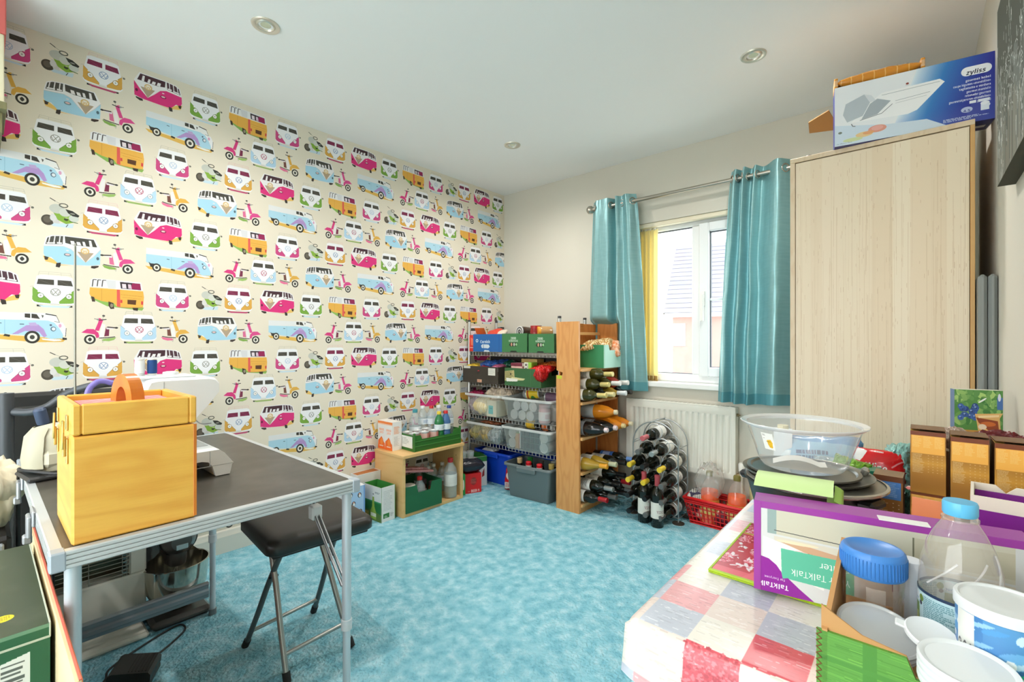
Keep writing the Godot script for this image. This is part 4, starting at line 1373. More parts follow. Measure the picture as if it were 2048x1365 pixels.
func build_basket() -> void:
	var red := M(C(216, 24, 28), 0.4)
	var t := thing("plastic_basket", "red plastic lattice basket on the carpet beside the wine rack", "basket", W(-0.875, 0, 2.94), -2)
	var w0 := 0.165
	var w1 := 0.20
	var d0 := 0.075
	var d1 := 0.098
	var h := 0.155
	var B := func(sx: float, sz: float, k: float) -> Vector3:
		return Vector3(sx * lerpf(w0, w1, k), h * k, sz * lerpf(d0, d1, k))
	part(t, "base", box(-w0, w0, 0, 0.005, -d0, d0, 0.002), red)
	var rim := [B.call(-1, 1, 1.0), B.call(1, 1, 1.0), B.call(1, -1, 1.0), B.call(-1, -1, 1.0)]
	var st := ST()
	add_tube(st, [rim[0], (rim[0] + rim[1]) / 2, rim[1], (rim[1] + rim[2]) / 2, rim[2], (rim[2] + rim[3]) / 2, rim[3], (rim[3] + rim[0]) / 2], 0.010, 8, true)
	part(t, "rim", done(st), red)
	# lattice walls
	for s in 4:
		st = ST()
		var n := 15 if s % 2 == 0 else 8
		for i in n + 1:
			var u := -1.0 + 2.0 * i / n
			var a: Vector3
			var b: Vector3
			match s:
				0: a = B.call(u, 1, 0.0); b = B.call(u, 1, 1.0)
				1: a = B.call(1, u, 0.0); b = B.call(1, u, 1.0)
				2: a = B.call(u, -1, 0.0); b = B.call(u, -1, 1.0)
				3: a = B.call(-1, u, 0.0); b = B.call(-1, u, 1.0)
			add_tube(st, [a, b], 0.0035, 4)
		for k in [0.02, 0.12, 0.3, 0.48, 0.66, 0.82, 0.9]:
			var a: Vector3 = [B.call(-1, 1, k), B.call(1, 1, k), B.call(1, -1, k), B.call(-1, -1, k)][s]
			var b: Vector3 = [B.call(1, 1, k), B.call(1, -1, k), B.call(-1, -1, k), B.call(-1, 1, k)][s]
			add_tube(st, [a, b], 0.006 if k > 0.8 or k < 0.15 else 0.0032, 4)
		part(t, "lattice_side", done(st), red)
	# orange drink bottles in a loose clear bag
	var clear := glass(C(230, 226, 214), 0.08)
	var ylab := print_label("orl", C(240, 216, 130), C(150, 110, 60), "", C(236, 170, 80))
	var liquid := M(C(250, 92, 0), 0.15)
	var pos := [[-0.945, 2.915, 0], [-0.79, 2.915, 1]]
	for p in pos:
		t = thing("squash_bottle", ["orange squash bottle wrapped in clear plastic in red basket", "orange squash bottle with olive cap in the red basket beside pot"][p[2]], "bottle", W(p[0], 0.006, p[1]), 0, "orange squash bottles in the basket")
		part(t, "bottle_body", lathe([0.0, 0.002, 0.04, 0.0, 0.052, 0.006, 0.054, 0.02, 0.054, 0.17, 0.05, 0.21, 0.036, 0.25, 0.02, 0.28, 0.017, 0.29, 0.017, 0.30, 0, 0.30], 24), clear)
		part(t, "liquid", lathe([0.0, 0.004, 0.05, 0.008, 0.051, 0.02, 0.0515, 0.17, 0.047, 0.205, 0, 0.205], 24), liquid)
		part(t, "label", lathe([0.0545, 0.06, 0.0545, 0.155], 24), ylab)
		part(t, "cap", lathe([0.02, 0.29, 0.02, 0.315, 0.017, 0.32, 0, 0.32], 16), M(C(120, 110, 50), 0.5))
	solo("plastic_bag", pillow(0.15, 0.19, 0.11, 31, 0.3, 16), glass(C(232, 232, 224), 0.16, 0.12), "crumpled clear plastic bag over the left squash bottle in basket", "bag", W(-0.945, 0.17, 2.91))
	# folded patterned cloth bag and magazines
	var cv := Cv.new(128, 128, C(214, 214, 206))
	for q in [[10, 20, 60, 50, C(60, 58, 96)], [50, 60, 120, 90, C(52, 54, 84)], [20, 100, 90, 110, C(60, 56, 90)], [80, 10, 118, 40, C(150, 156, 150)]]:
		cv.poly([Vector2(q[0], q[1]), Vector2(q[2], q[1] + 10), Vector2(q[2] + 8, q[3]), Vector2(q[0] + 10, q[3] + 12)], q[4])
	for i in 10:
		cv.line([Vector2(i * 13, 0), Vector2(i * 9 + 30, 128)], 2.5, C(70, 64, 60))
	solo("cloth_bag", pillow(0.14, 0.09, 0.15, 41, 0.3), MT(cv.tex(), 0.8), "folded white and navy patterned cloth bag at basket's left end", "bag", W(-1.01, 0.10, 2.945), Vector3(0, 10, 6))
	solo("food_packet", pillow(0.22, 0.1, 0.13, 43, 0.25), MT(noise_tex([[0.0, C(70, 14, 40)], [0.5, C(120, 30, 50)], [0.62, C(236, 180, 150)], [1.0, C(250, 240, 230)]], 0.03, 128, Vector2.ONE, 2, 3), 0.4), "dark red packet seen through the basket's lattice", "packet", W(-0.93, 0.006, 2.94))
	# tall pale bottle by the wall behind the pot
	t = thing("oil_bottle", "tall pale bottle with olive cap by wall behind black pot", "bottle", W(-0.70, 0, 2.985))
	part(t, "bottle_body", lathe([0, 0, 0.036, 0, 0.04, 0.006, 0.04, 0.27, 0.034, 0.30, 0.018, 0.34, 0.015, 0.35, 0.015, 0.385, 0, 0.385], 20), M(C(206, 202, 150), 0.15))
	part(t, "cap", lathe([0.018, 0.37, 0.018, 0.41, 0.015, 0.413, 0, 0.413], 16), M(C(150, 146, 84), 0.5))

# open cardboard or plastic tray built as base and four walls; cuts: names of walls with a dip
func tray(t: Node3D, w: float, h: float, d: float, m: Dictionary, plain: Material, dip := {}) -> void:
	var th := 0.004
	for s in ["front", "back", "left", "right"]:
		var l := w if s in ["front", "back"] else d - 2 * th
		var hw := l * 0.5
		var o := [-hw, 0, -hw, h, hw, h, hw, 0]
		if dip.has(s):
			var q = dip[s]   # from, to (fraction of half width), depth
			o = [-hw, 0, -hw, h, hw * q[0], h, hw * q[0] + 0.012, h - q[2], hw * q[1] - 0.012, h - q[2], hw * q[1], h, hw, h, hw, 0]
		var e := part(t, s + "_panel", extrude(o, th), m.get(s, plain))
		match s:
			"front": e.position = Vector3(0, 0, d * 0.5 - th)
			"back": e.position = Vector3(0, 0, -d * 0.5 + th); e.rotation_degrees.y = 180
			"left": e.position = Vector3(-w * 0.5 + th, 0, 0); e.rotation_degrees.y = -90
			"right": e.position = Vector3(w * 0.5 - th, 0, 0); e.rotation_degrees.y = 90
	part(t, "base", box(-w * 0.5 + th, w * 0.5 - th, 0, th, -d * 0.5 + th, d * 0.5 - th, 0), plain)

func tub(t: Node3D, w: float, h: float, d: float, tp: float, m: Material, rm: Material, rim := 0.014, called := "tub") -> void:
	# tapered plastic box with a turned-out rim
	var st := ST()
	var b := [Vector3(-w / 2 + tp, 0.002, d / 2 - tp), Vector3(w / 2 - tp, 0.002, d / 2 - tp), Vector3(w / 2 - tp, 0.002, -d / 2 + tp), Vector3(-w / 2 + tp, 0.002, -d / 2 + tp)]
	var u := [Vector3(-w / 2, h, d / 2), Vector3(w / 2, h, d / 2), Vector3(w / 2, h, -d / 2), Vector3(-w / 2, h, -d / 2)]
	var r := 0.03
	var ring := func(q: Array) -> Array:
		var o := []
		for i in 4:
			var p: Vector3 = q[i]
			var pa: Vector3 = q[(i + 3) % 4]
			var pn: Vector3 = q[(i + 1) % 4]
			var c0 := p + (pa - p).normalized() * r
			var c1 := p + (pn - p).normalized() * r
			for k in 5:
				var f := k / 4.0
				o.append(c0.lerp(p, f).lerp(p.lerp(c1, f), f))
		return o
	var lo: Array = ring.call(b)
	var hi: Array = ring.call(u)
	st.set_smooth_group(1)
	for i in lo.size():
		var j := (i + 1) % lo.size()
		quad(st, lo[i], lo[j], hi[j], hi[i])
	st.set_smooth_group(-1)
	for i in range(1, lo.size() - 1):
		tri(st, lo[0], lo[i + 1], lo[i])
	part(t, called, done(st), m)
	st = ST()
	st.set_smooth_group(1)
	var outer := []
	for p in hi:
		outer.append(p + Vector3(p.x, 0, p.z).normalized() * rim)
	for i in hi.size():
		var j := (i + 1) % hi.size()
		quad(st, hi[i] + Vector3(0, 0.003, 0), hi[j] + Vector3(0, 0.003, 0), outer[j] + Vector3(0, 0.003, 0), outer[i] + Vector3(0, 0.003, 0))
		quad(st, outer[i] + Vector3(0, 0.003, 0), outer[j] + Vector3(0, 0.003, 0), outer[j] - Vector3(0, 0.014, 0), outer[i] - Vector3(0, 0.014, 0))
	part(t, "rim", done(st), rm)

var can_mesh := []
func can(label: String, at: Vector3, dir: Vector3, lm: Material, group: String) -> Node3D:
	if can_mesh.is_empty():
		can_mesh = [lathe([0, 0.003, 0.031, 0.003, 0.033, 0, 0.036, 0, 0.036, 0.004, 0.035, 0.006, 0.035, 0.10, 0.036, 0.102, 0.036, 0.106, 0.033, 0.106, 0.031, 0.103, 0.02, 0.103, 0.019, 0.1015, 0, 0.1015], 22), lathe([0.0356, 0.008, 0.0356, 0.098], 22)]
	var t := thing("food_can", label, "can", at, 0, group)
	t.basis = Basis(Quaternion(Vector3.UP, dir.normalized()))
	part(t, "tin", can_mesh[0], M(C(206, 208, 206), 0.3, 0.4))
	part(t, "label", can_mesh[1], lm)
	return t

func jar(called: String, label: String, at: Vector3, dir: Vector3, body: Material, lid: Material, lab: Material, r := 0.034, h := 0.09, group := "") -> Node3D:
	var t := thing(called, label, "jar", at, 0, group)
	t.basis = Basis(Quaternion(Vector3.UP, dir.normalized()))
	part(t, "jar_body", lathe([0, 0.003, r * 0.8, 0, r, 0.006, r, h * 0.72, r * 0.86, h * 0.82, r * 0.84, h * 0.84, 0, h * 0.84], 22), body)
	part(t, "lid", lathe([r * 0.93, h * 0.82, r * 0.95, h * 0.99, r * 0.88, h, r * 0.5, h * 1.0, 0, h * 1.0], 22), lid)
	if lab:
		part(t, "label", lathe([r + 0.0006, h * 0.16, r + 0.0006, h * 0.62], 22), lab)
	return t

func build_shelving() -> void:
	var chrome := M(C(190, 190, 186), 0.3, 0.85)
	var x0 := -2.725
	var x1 := -1.838
	var zf := -2.61
	var zb := -2.93
	var t := thing("wire_shelving", "chrome wire shelving unit in the corner loaded with boxes", "shelving", Vector3.ZERO)
	for x in [x0, x1]:
		for z in [zf, zb]:
			var p := part(t, "post", lathe([0, 0, 0.012, 0, 0.012, 1.275, 0.010, 1.28, 0, 1.28], 14), chrome, Vector3(x, 0.0, z))
			part(p, "cap", lathe([0.0125, 1.268, 0.0125, 1.283, 0, 1.285], 12), M(C(60, 60, 60), 0.5))
	for y in [0.325, 0.53, 0.79, 1.03]:
		var o := part(t, "wire_shelf", boxes([[x0, x1, y - 0.004, y, zf - 0.003, zf + 0.003], [x0, x1, y - 0.034, y - 0.030, zf - 0.003, zf + 0.003], [x0, x1, y - 0.004, y, zb - 0.003, zb + 0.003], [x0, x1, y - 0.034, y - 0.030, zb - 0.003, zb + 0.003]], 0.001), chrome)
		var l := []
		for i in 28:
			var x := x0 + 0.012 + (x1 - x0 - 0.024) * i / 27.0
			l.append([Vector3(x, y - 0.032, zf + 0.002), Vector3(x, y - 0.002, zf + 0.002), Vector3(x, y - 0.001, zb)])
		part(o, "wires", tubes(l, 0.0022, 4), M(C(226, 226, 222), 0.35, 0.3))
		part(o, "side_rail", boxes([[x0 - 0.003, x0 + 0.003, y - 0.034, y, zb, zf], [x1 - 0.003, x1 + 0.003, y - 0.034, y, zb, zf]], 0.001), chrome)
		part(o, "stiffener", boxes([[x0, x1, y - 0.009, y - 0.005, -2.72, -2.715], [x0, x1, y - 0.009, y - 0.005, -2.82, -2.815]]), chrome)
	# ---- top shelf
	var y := 1.031
	var cv := Cv.new(256, 128, C(30, 100, 168))
	cv.ell(36, 48, 11, 12, C(220, 232, 240)); cv.ell(36, 48, 6, 7, C(30, 100, 168))
	cv.text("Cornish", 108, 48, 30, C(214, 228, 238), 84, "Droid Sans", true)
	cv.poly([Vector2(72, 84), Vector2(84, 74), Vector2(140, 76), Vector2(150, 92), Vector2(136, 104), Vector2(80, 102)], C(206, 216, 222)); cv.rect(92, 76, 4, 27, C(30, 100, 168))
	cv.poly([Vector2(96, 128), Vector2(104, 116), Vector2(140, 118), Vector2(150, 128)], C(206, 216, 222)); cv.rect(228, 0, 3, 128, C(24, 80, 140))
	var blue := M(C(28, 96, 160), 0.5)
	t = thing("blue_crate", "blue cardboard tray on the top wire shelf at left", "box", W(-2.49, y, 2.72), 2)
	tray(t, 0.30, 0.135, 0.30, {"front": MT(cv.tex(), 0.5)}, blue, {"left": [-0.3, 0.3, 0.03]})
	cv = Cv.new(256, 144, C(62, 122, 72))
	cv.text("2000", 118, 30, 26, C(210, 222, 204), 54, "Droid Sans", true)
	cv.text("MINERVOIS", 118, 52, 20, C(206, 218, 200), 92, "Droid Sans", true)
	cv.poly([Vector2(74, 88), Vector2(88, 70), Vector2(150, 70), Vector2(164, 80), Vector2(150, 98), Vector2(88, 100)], C(40, 44, 34)); cv.ell(100, 84, 8, 14, C(206, 150, 120)); cv.ell(126, 84, 6, 13, C(226, 226, 214)); cv.ell(148, 84, 10, 10, C(150, 200, 140))
	cv.poly([Vector2(84, 144), Vector2(92, 132), Vector2(148, 132), Vector2(156, 144)], C(26, 40, 26))
	var gface := MT(cv.tex(), 0.5)
	var gg := M(C(52, 108, 66), 0.5)
	t = thing("green_crate", "green cardboard tray in the middle of the top wire shelf", "box", W(-2.214, y, 2.715), 1, "green trays on the top wire shelf")
	tray(t, 0.238, 0.137, 0.29, {"front": gface}, gg)
	t = thing("green_crate", "green cardboard tray beside the pine rack on top wire shelf", "box", W(-1.968, y, 2.715), 1, "green trays on the top wire shelf")
	tray(t, 0.22, 0.132, 0.29, {"front": gface}, gg)
	var redp := M(C(222, 56, 44), 0.4)
	t = thing("food_carton", "red carton at the left end of the top wire shelf", "box", W(-2.68, y, 2.66), 8)
	var rc := Cv.new(64, 64, C(222, 56, 46)); rc.poly([Vector2(10, 10), Vector2(54, 20), Vector2(50, 44), Vector2(14, 40)], C(236, 120, 90)); rc.rect(4, 48, 56, 3, C(240, 190, 170))
	part(t, "body", carton(0.075, 0.13, 0.12, {"front": MT(rc.tex(), 0.4)}, redp))
	part(t, "flap", box(-0.03, 0.05, 0, 0.002, 0, 0.09, 0), M(C(232, 140, 70), 0.5), Vector3(0, 0.13, -0.04), Vector3(-38, 20, 0))
	for i in 3:
		solo("food_packet", pillow(0.13, 0.045, 0.10, 50 + i, 0.2), M([C(228, 120, 56), C(226, 210, 190), C(214, 70, 50)][i], 0.35), ["orange packet sticking out of the blue tray", "white packet at the back of the blue tray", "red and orange packet between red carton and blue tray"][i], "packet", W(-2.60 + i * 0.1 - (0.16 if i == 2 else 0.0), y + 0.10 + 0.012 * i, 2.74), Vector3(30, 15 * i, 16))
	# jars standing in the green trays
	var jy := y + 0.078
	var glassy := M(C(70, 50, 38), 0.1)
	var rj := jar("food_jar", "jar lying with black and white ringed lid facing out", W(-2.225, jy + 0.07, 2.76), Vector3(-0.15, 0.05, 1), glassy, lid_rings(), null, 0.04, 0.1, "jars on the top wire shelf")
	part(rj, "lid_ring", lathe([0.033, 0.1003, 0.0405, 0.1003, 0.0405, 0.095], 24), M(C(226, 224, 220), 0.4))
	part(rj, "lid_ring", lathe([0.016, 0.1005, 0.025, 0.1005], 24), M(C(220, 218, 214), 0.4))
	part(rj, "lid_ring", lathe([0.0, 0.1005, 0.008, 0.1005], 20), M(C(150, 148, 144), 0.4))
	jar("food_jar", "tall jar with dark brown lid next to red-lidded jar", W(-2.12, jy, 2.73), Vector3.UP, M(C(60, 66, 74), 0.1), M(C(92, 34, 30), 0.35), print_label("jarl", C(150, 150, 156), C(60, 60, 70)), 0.033, 0.118, "jars on the top wire shelf")
	var rl := Cv.new(128, 64, C(150, 30, 32))
	for s in [0, 64]:
		rl.poly([Vector2(s + 32, 14), Vector2(s + 46, 40), Vector2(s + 32, 58), Vector2(s + 18, 40)], C(236, 216, 200)); rl.ell(s + 32, 42, 6, 8, C(200, 80, 70)); rl.rect(s + 30, 0, 3, 20, C(236, 216, 200))
	var rlm := MT(rl.tex(), 0.3)
	jar("food_jar", "upright jar of red sauce with red lid and pale emblem", W(-2.075, jy - 0.01, 2.645), Vector3.UP, M(C(140, 30, 30), 0.15), M(C(170, 30, 34), 0.3), rlm, 0.038, 0.125, "jars on the top wire shelf")
	jar("food_jar", "jar lying on its side with a golden yellow lid", W(-1.985, jy + 0.07, 2.72), Vector3(-0.55, 0, 0.8), M(C(180, 140, 90), 0.15), M(C(232, 164, 56), 0.4), null, 0.04, 0.11, "jars on the top wire shelf")
	jar("food_jar", "dark jar lying at the left behind ringed lid jar", W(-2.31, jy + 0.055, 2.80), Vector3(1, 0, 0.2), M(C(60, 60, 56), 0.1), M(C(200, 200, 196), 0.3), null, 0.034, 0.09, "jars on the top wire shelf")
	jar("food_jar", "small dark jar standing behind the golden-lidded jar", W(-1.90, jy - 0.02, 2.80), Vector3.UP, M(C(96, 56, 44), 0.1), M(C(120, 40, 36), 0.4), null, 0.033, 0.11, "jars on the top wire shelf")
	for i in 5:
		jar("food_jar", ["jar low in middle green tray, left front", "jar low in middle green tray, right front", "jar low in right green tray, left", "jar low in right green tray, right", "jar low at back of middle green tray"][i], W([-2.29, -2.16, -2.03, -1.93, -2.2][i], y + 0.0045, [2.63, 2.64, 2.72, 2.65, 2.80][i]), Vector3.UP, M([C(150, 70, 40), C(120, 140, 80), C(110, 80, 60), C(160, 110, 60), C(140, 60, 50)][i], 0.15), M([C(70, 110, 80), C(60, 60, 60), C(180, 160, 60), C(60, 80, 60), C(160, 150, 120)][i], 0.4), null, 0.034, 0.10 if i != 2 else 0.09)
	# ---- second shelf
	y = 0.791
	t = thing("black_tray", "black cardboard tray full of packets on the second shelf", "box", W(-2.518, y, 2.665), 0)
	cv = Cv.new(256, 80, C(58, 50, 40))
	cv.rect(188, 6, 50, 34, C(222, 220, 208)); cv.lines(192, 10, 42, 26, 4, C(196, 194, 184)); cv.rect(6, 0, 50, 12, C(210, 208, 198)); cv.rect(108, 62, 34, 14, C(210, 160, 130)); cv.lines(110, 66, 30, 8, 2, C(160, 100, 80))
	tray(t, 0.375, 0.128, 0.285, {"front": MT(cv.tex(), 0.6)}, M(C(54, 46, 38), 0.6))
	t = thing("produce_tray", "green cardboard tray with wheat picture on the second shelf", "box", W(-2.095, y, 2.66), -2)
	cv = Cv.new(256, 100, C(56, 104, 60))
	cv.poly([Vector2(0, 20), Vector2(70, 12), Vector2(74, 60), Vector2(0, 76)], C(190, 176, 120)); cv.lines(4, 20, 66, 50, 9, C(110, 110, 60)); cv.poly([Vector2(50, 50), Vector2(150, 56), Vector2(136, 66), Vector2(50, 70)], C(214, 206, 150)); cv.poly([Vector2(10, 58), Vector2(96, 60), Vector2(94, 74), Vector2(14, 78)], C(236, 232, 220)); cv.rect(186, 0, 2, 100, C(78, 126, 82)); cv.rect(40, 30, 10, 10, C(60, 60, 40))
	tray(t, 0.34, 0.128, 0.27, {"front": MT(cv.tex(), 0.5)}, M(C(48, 96, 56), 0.5), {"right": [-0.2, 0.5, 0.05]})
	var pk := [
		[-2.66, 0.90, 2.60, 0.13, 0.05, C(232, 196, 60), 0, "yellow packet at the left end of the black tray"],
		[-2.55, 0.915, 2.68, 0.2, 0.06, C(60, 110, 196), 10, "large blue packet lying across the black tray"],
		[-2.47, 0.935, 2.74, 0.16, 0.05, C(50, 90, 170), -8, "second blue packet behind the large blue one"],
		[-2.42, 0.90, 2.63, 0.12, 0.05, C(226, 120, 160), 20, "pink crumpled packet at the black tray's right front"],
		[-2.57, 0.89, 2.59, 0.14, 0.045, C(196, 40, 60), -12, "dark red packet at the black tray's front"],
		[-2.38, 0.92, 2.72, 0.09, 0.06, C(30, 96, 70), 6, "dark green packet between the two second-shelf trays"],
		[-1.98, 0.908, 2.60, 0.19, 0.05, C(226, 30, 30), 10, "bright red packet on the right of the produce tray"],
		[-2.00, 0.93, 2.72, 0.2, 0.05, C(232, 120, 50), -6, "orange packet behind the bright red one"],
		[-1.93, 0.86, 2.545, 0.06, 0.10, C(222, 34, 34), 0, "red packet drooping over the produce tray's front corner"],
	]
	for q in pk:
		solo("food_packet", pillow(q[3], q[4], 0.11, int(q[0] * -1000) % 97, 0.28), crinkle(q[5]), q[7], "packet", W(q[0], q[1] - 0.02, q[2]), Vector3(12, q[6], 4), "packets in the second-shelf trays")
	for q in [[-2.50, 0.36, "dark block added as shade behind the second shelf, left"], [-2.08, 0.40, "dark block added as shade behind the second shelf, right"]]:
		t = thing("shade_block", q[2], "box", W(q[0], y, 2.865))  # dark blocks added to stand in for the shade behind the trays
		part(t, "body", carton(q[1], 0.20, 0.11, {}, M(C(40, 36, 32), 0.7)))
	var teas := [[C(70, 100, 190), C(236, 232, 230), 0.10, 0.03, 0.0, "blue and white tea box, lowest of a stack of three"], [C(240, 190, 180), C(220, 160, 160), 0.11, 0.018, 0.031, "thin pink box in the middle of the tea stack"], [C(120, 40, 60), C(236, 226, 216), 0.115, 0.022, 0.05, "maroon and cream box on top of the tea stack"]]
	for q in teas:
		t = thing("tea_box", q[5], "box", W(-2.17, 0.882 + q[4], 2.60), -4)
		part(t, "body", carton(q[2], q[3], 0.1, {"right": M(q[1], 0.4), "top": M(q[0].lightened(0.3), 0.4)}, M(q[0], 0.4)))
	t = thing("tea_box", "white box with green top beside the tea stack", "box", W(-2.085, 0.882, 2.605), 6)
	var wb := Cv.new(64, 64, C(232, 228, 216)); wb.ell(16, 14, 7, 8, C(70, 60, 50)); wb.ell(16, 38, 7, 9, C(80, 70, 60)); wb.rect(36, 0, 28, 64, C(150, 206, 70)); wb.rect(28, 6, 4, 50, C(110, 100, 90))
	part(t, "body", carton(0.06, 0.078, 0.08, {"front": MT(wb.tex(), 0.4)}, M(C(150, 206, 70), 0.4)))
	t = thing("tea_box", "flat tan box at the back of the produce tray", "box", W(-2.16, 0.95, 2.72), 4)
	part(t, "body", carton(0.14, 0.03, 0.09, {}, M(C(206, 176, 104), 0.5)))
	# ---- third shelf: clear plastic boxes
	var cl := glass(C(214, 222, 220), 0.22, 0.12)
	var rimm := glass(C(226, 232, 230), 0.55, 0.2)
	y = 0.5315
	t = thing("clear_box", "clear plastic box of pasta bags, left on third shelf", "storage box", W(-2.517, y, 2.69), 0, "clear plastic storage boxes")
	tub(t, 0.36, 0.17, 0.30, 0.03, cl, rimm)
	t = thing("clear_box", "clear plastic box of cans with yellow can, right on third shelf", "storage box", W(-2.08, y, 2.68), 1, "clear plastic storage boxes")
	tub(t, 0.43, 0.17, 0.30, 0.025, cl, rimm)
	var cream := M(C(234, 222, 186), 0.6)
	solo("pasta_bag", pillow(0.15, 0.14, 0.2, 61, 0.2), MT(noise_tex([[0.0, C(220, 196, 130)], [0.5, C(238, 222, 180)], [1.0, C(246, 240, 220)]], 0.04, 128), 0.4), "cream pasta bag at the front of left third-shelf box", "bag", W(-2.55, y + 0.006, 2.64))
	solo("pasta_bag", pillow(0.22, 0.12, 0.2, 62, 0.3), crinkle(C(238, 214, 186)), "large pale peach bag bulging over the left third-shelf box", "bag", W(-2.44, y + 0.115, 2.70), Vector3(0, 20, 0))
	solo("foil_packet", pillow(0.12, 0.13, 0.16, 63, 0.35), crinkle(C(206, 176, 186)), "pinkish packet at the left of the left third-shelf box", "packet", W(-2.65, y + 0.006, 2.66))
	solo("food_packet", pillow(0.14, 0.05, 0.12, 64, 0.3), crinkle(C(190, 40, 90)), "magenta packet poking out of the left third-shelf box", "packet", W(-2.66, y + 0.135, 2.64), Vector3(0, 30, 8))
	t = thing("food_carton", "cream carton with teal label inside left third-shelf box", "box", W(-2.44, y + 0.006, 2.635), 0)
	var tc := Cv.new(64, 64, C(232, 224, 196)); tc.rect(12, 20, 30, 34, C(90, 200, 200)); tc.rect(18, 28, 18, 6, C(60, 160, 164))
	part(t, "body", carton(0.1, 0.12, 0.13, {"front": MT(tc.tex(), 0.5)}, cream))
	var cg := "cans in the clear storage boxes"
	var silver := M(C(214, 216, 214), 0.4, 0.2)
	var yl := Cv.new(128, 64, C(236, 200, 40)); yl.ell(32, 30, 20, 14, C(60, 130, 50)); yl.ell(90, 34, 18, 14, C(60, 130, 50)); yl.rect(0, 52, 128, 8, C(180, 60, 40))
	var ylm := MT(yl.tex(), 0.35)
	var cp := [[-2.225, 0.045, "upper left of the three facing can ends"], [-2.15, 0.045, "lower left"], [-2.075, 0.045, "lower middle"], [-2.2, 0.112, "top left"], [-2.125, 0.112, "top middle"], [-2.05, 0.112, "top right"]]
	var cn := ["can at the lower left of the right third-shelf box", "can second from left at the bottom of right third-shelf box", "can third from left at the bottom of right third-shelf box", "can at the upper left of the right third-shelf box", "can in the upper middle of the right third-shelf box", "can at the upper right beside the pink jars"]
	for i in 6:
		can(cn[i], W(cp[i][0], y + cp[i][1], 2.69), Vector3(0, 0, 1), silver, cg)
	can("yellow can lying on top of the right third-shelf box", W(-2.16, y + 0.19, 2.655), Vector3(1, 0.12, -0.25), ylm, cg)
	can("plain silver can lying at the top left of right third-shelf box", W(-2.25, y + 0.178, 2.76), Vector3(1, 0, 0.5), silver, cg)
	can("can lying at the top right of the right third-shelf box", W(-2.0, y + 0.178, 2.68), Vector3(1, 0.05, -0.1), M(C(120, 90, 110), 0.4), cg)
	jar("food_jar", "pinkish jar in the right end of right third-shelf box", W(-1.965, y + 0.006, 2.61), Vector3.UP, M(C(206, 160, 160), 0.3), M(C(190, 150, 150), 0.4), print_label("pinkj", C(226, 216, 212), C(196, 120, 124)), 0.042, 0.13, "jars in the clear storage boxes")
	jar("food_jar", "white-labelled jar beside the pinkish jar in third-shelf box", W(-1.955, y + 0.006, 2.71), Vector3.UP, M(C(220, 214, 206), 0.3), M(C(216, 210, 206), 0.4), null, 0.042, 0.125, "jars in the clear storage boxes")
	# ---- fourth shelf
	y = 0.3265
	var clg := glass(C(196, 208, 204), 0.28, 0.14)
	t = thing("clear_box", "clear plastic box of yellow packets, left on fourth shelf", "storage box", W(-2.512, y, 2.70), 0, "clear plastic storage boxes")
	tub(t, 0.36, 0.15, 0.30, 0.03, clg, rimm)
	t = thing("clear_box", "clear plastic box with a black divided case, right on fourth shelf", "storage box", W(-2.08, y, 2.68), 1, "clear plastic storage boxes")
	tub(t, 0.43, 0.165, 0.30, 0.02, clg, rimm)
	for q in [[-2.63, C(222, 206, 130), 71, "yellow packet at the left of the left fourth-shelf box"], [-2.53, C(228, 196, 120), 72, "golden packet in the middle of left fourth-shelf box"], [-2.43, C(200, 206, 206), 73, "pale grey packet at the right of left fourth-shelf box"], [-2.58, C(110, 116, 120), 74, "dark grey packet at the back of left fourth-shelf box"]]:
		solo("food_packet", pillow(0.11, 0.11, 0.13, q[2], 0.25), crinkle(q[1]), q[3], "packet", W(q[0], y + 0.006 + (0.04 if q[2] == 74 else 0.0), 2.63 if q[2] != 74 else 2.75))
	solo("food_packet", pillow(0.2, 0.03, 0.16, 75, 0.3), crinkle(C(150, 84, 50)), "brown packet lying on top of left fourth-shelf box", "packet", W(-2.50, y + 0.135, 2.68))
	for i in 4:
		can(["can at lower left of the right fourth-shelf box", "can at upper left of the right fourth-shelf box", "can at lower right of the right fourth-shelf box", "can at upper right of the right fourth-shelf box"][i], W([-2.235, -2.235, -1.945, -1.945][i], y + [0.042, 0.112, 0.042, 0.112][i], 2.68), Vector3(0, 0, 1), silver, cg)
	t = thing("spice_case", "grey case divided into twelve compartments in fourth-shelf box", "case", W(-2.075, y + 0.006, 2.62), 1)
	var cells := []
	for i in 4:
		for j in 3:
			cells.append([-0.082 + i * 0.041, -0.082 + i * 0.041 + 0.035, 0.012 + j * 0.042, 0.012 + j * 0.042 + 0.036, 0.03, 0.036])
	part(t, "body", box(-0.092, 0.09, 0, 0.142, -0.03, 0.03, 0.004), M(C(92, 104, 112), 0.4))
	part(t, "compartments", boxes(cells, 0.003), M(C(60, 70, 80), 0.35))
	part(t, "edge_strip", boxes([[-0.105, -0.093, 0, 0.145, -0.03, 0.034], [0.091, 0.1, 0, 0.145, -0.03, 0.034]], 0.002), M(C(226, 228, 226), 0.4))
	t = thing("food_carton", "small green and pink carton left of the divided case", "box", W(-2.19, y + 0.006, 2.60))
	part(t, "body", carton(0.035, 0.11, 0.05, {"front": M(C(190, 150, 110), 0.5), "top": M(C(120, 180, 70), 0.5)}, M(C(196, 110, 100), 0.5)))
	jar("food_jar", "jar with yellow and green label lying on right fourth-shelf box", W(-2.14, y + 0.185, 2.64), Vector3(1, 0.02, 0), M(C(210, 170, 50), 0.2), M(C(30, 30, 30), 0.4), MT_two(C(232, 180, 40), C(40, 110, 50)), 0.036, 0.10, "jars in the clear storage boxes")
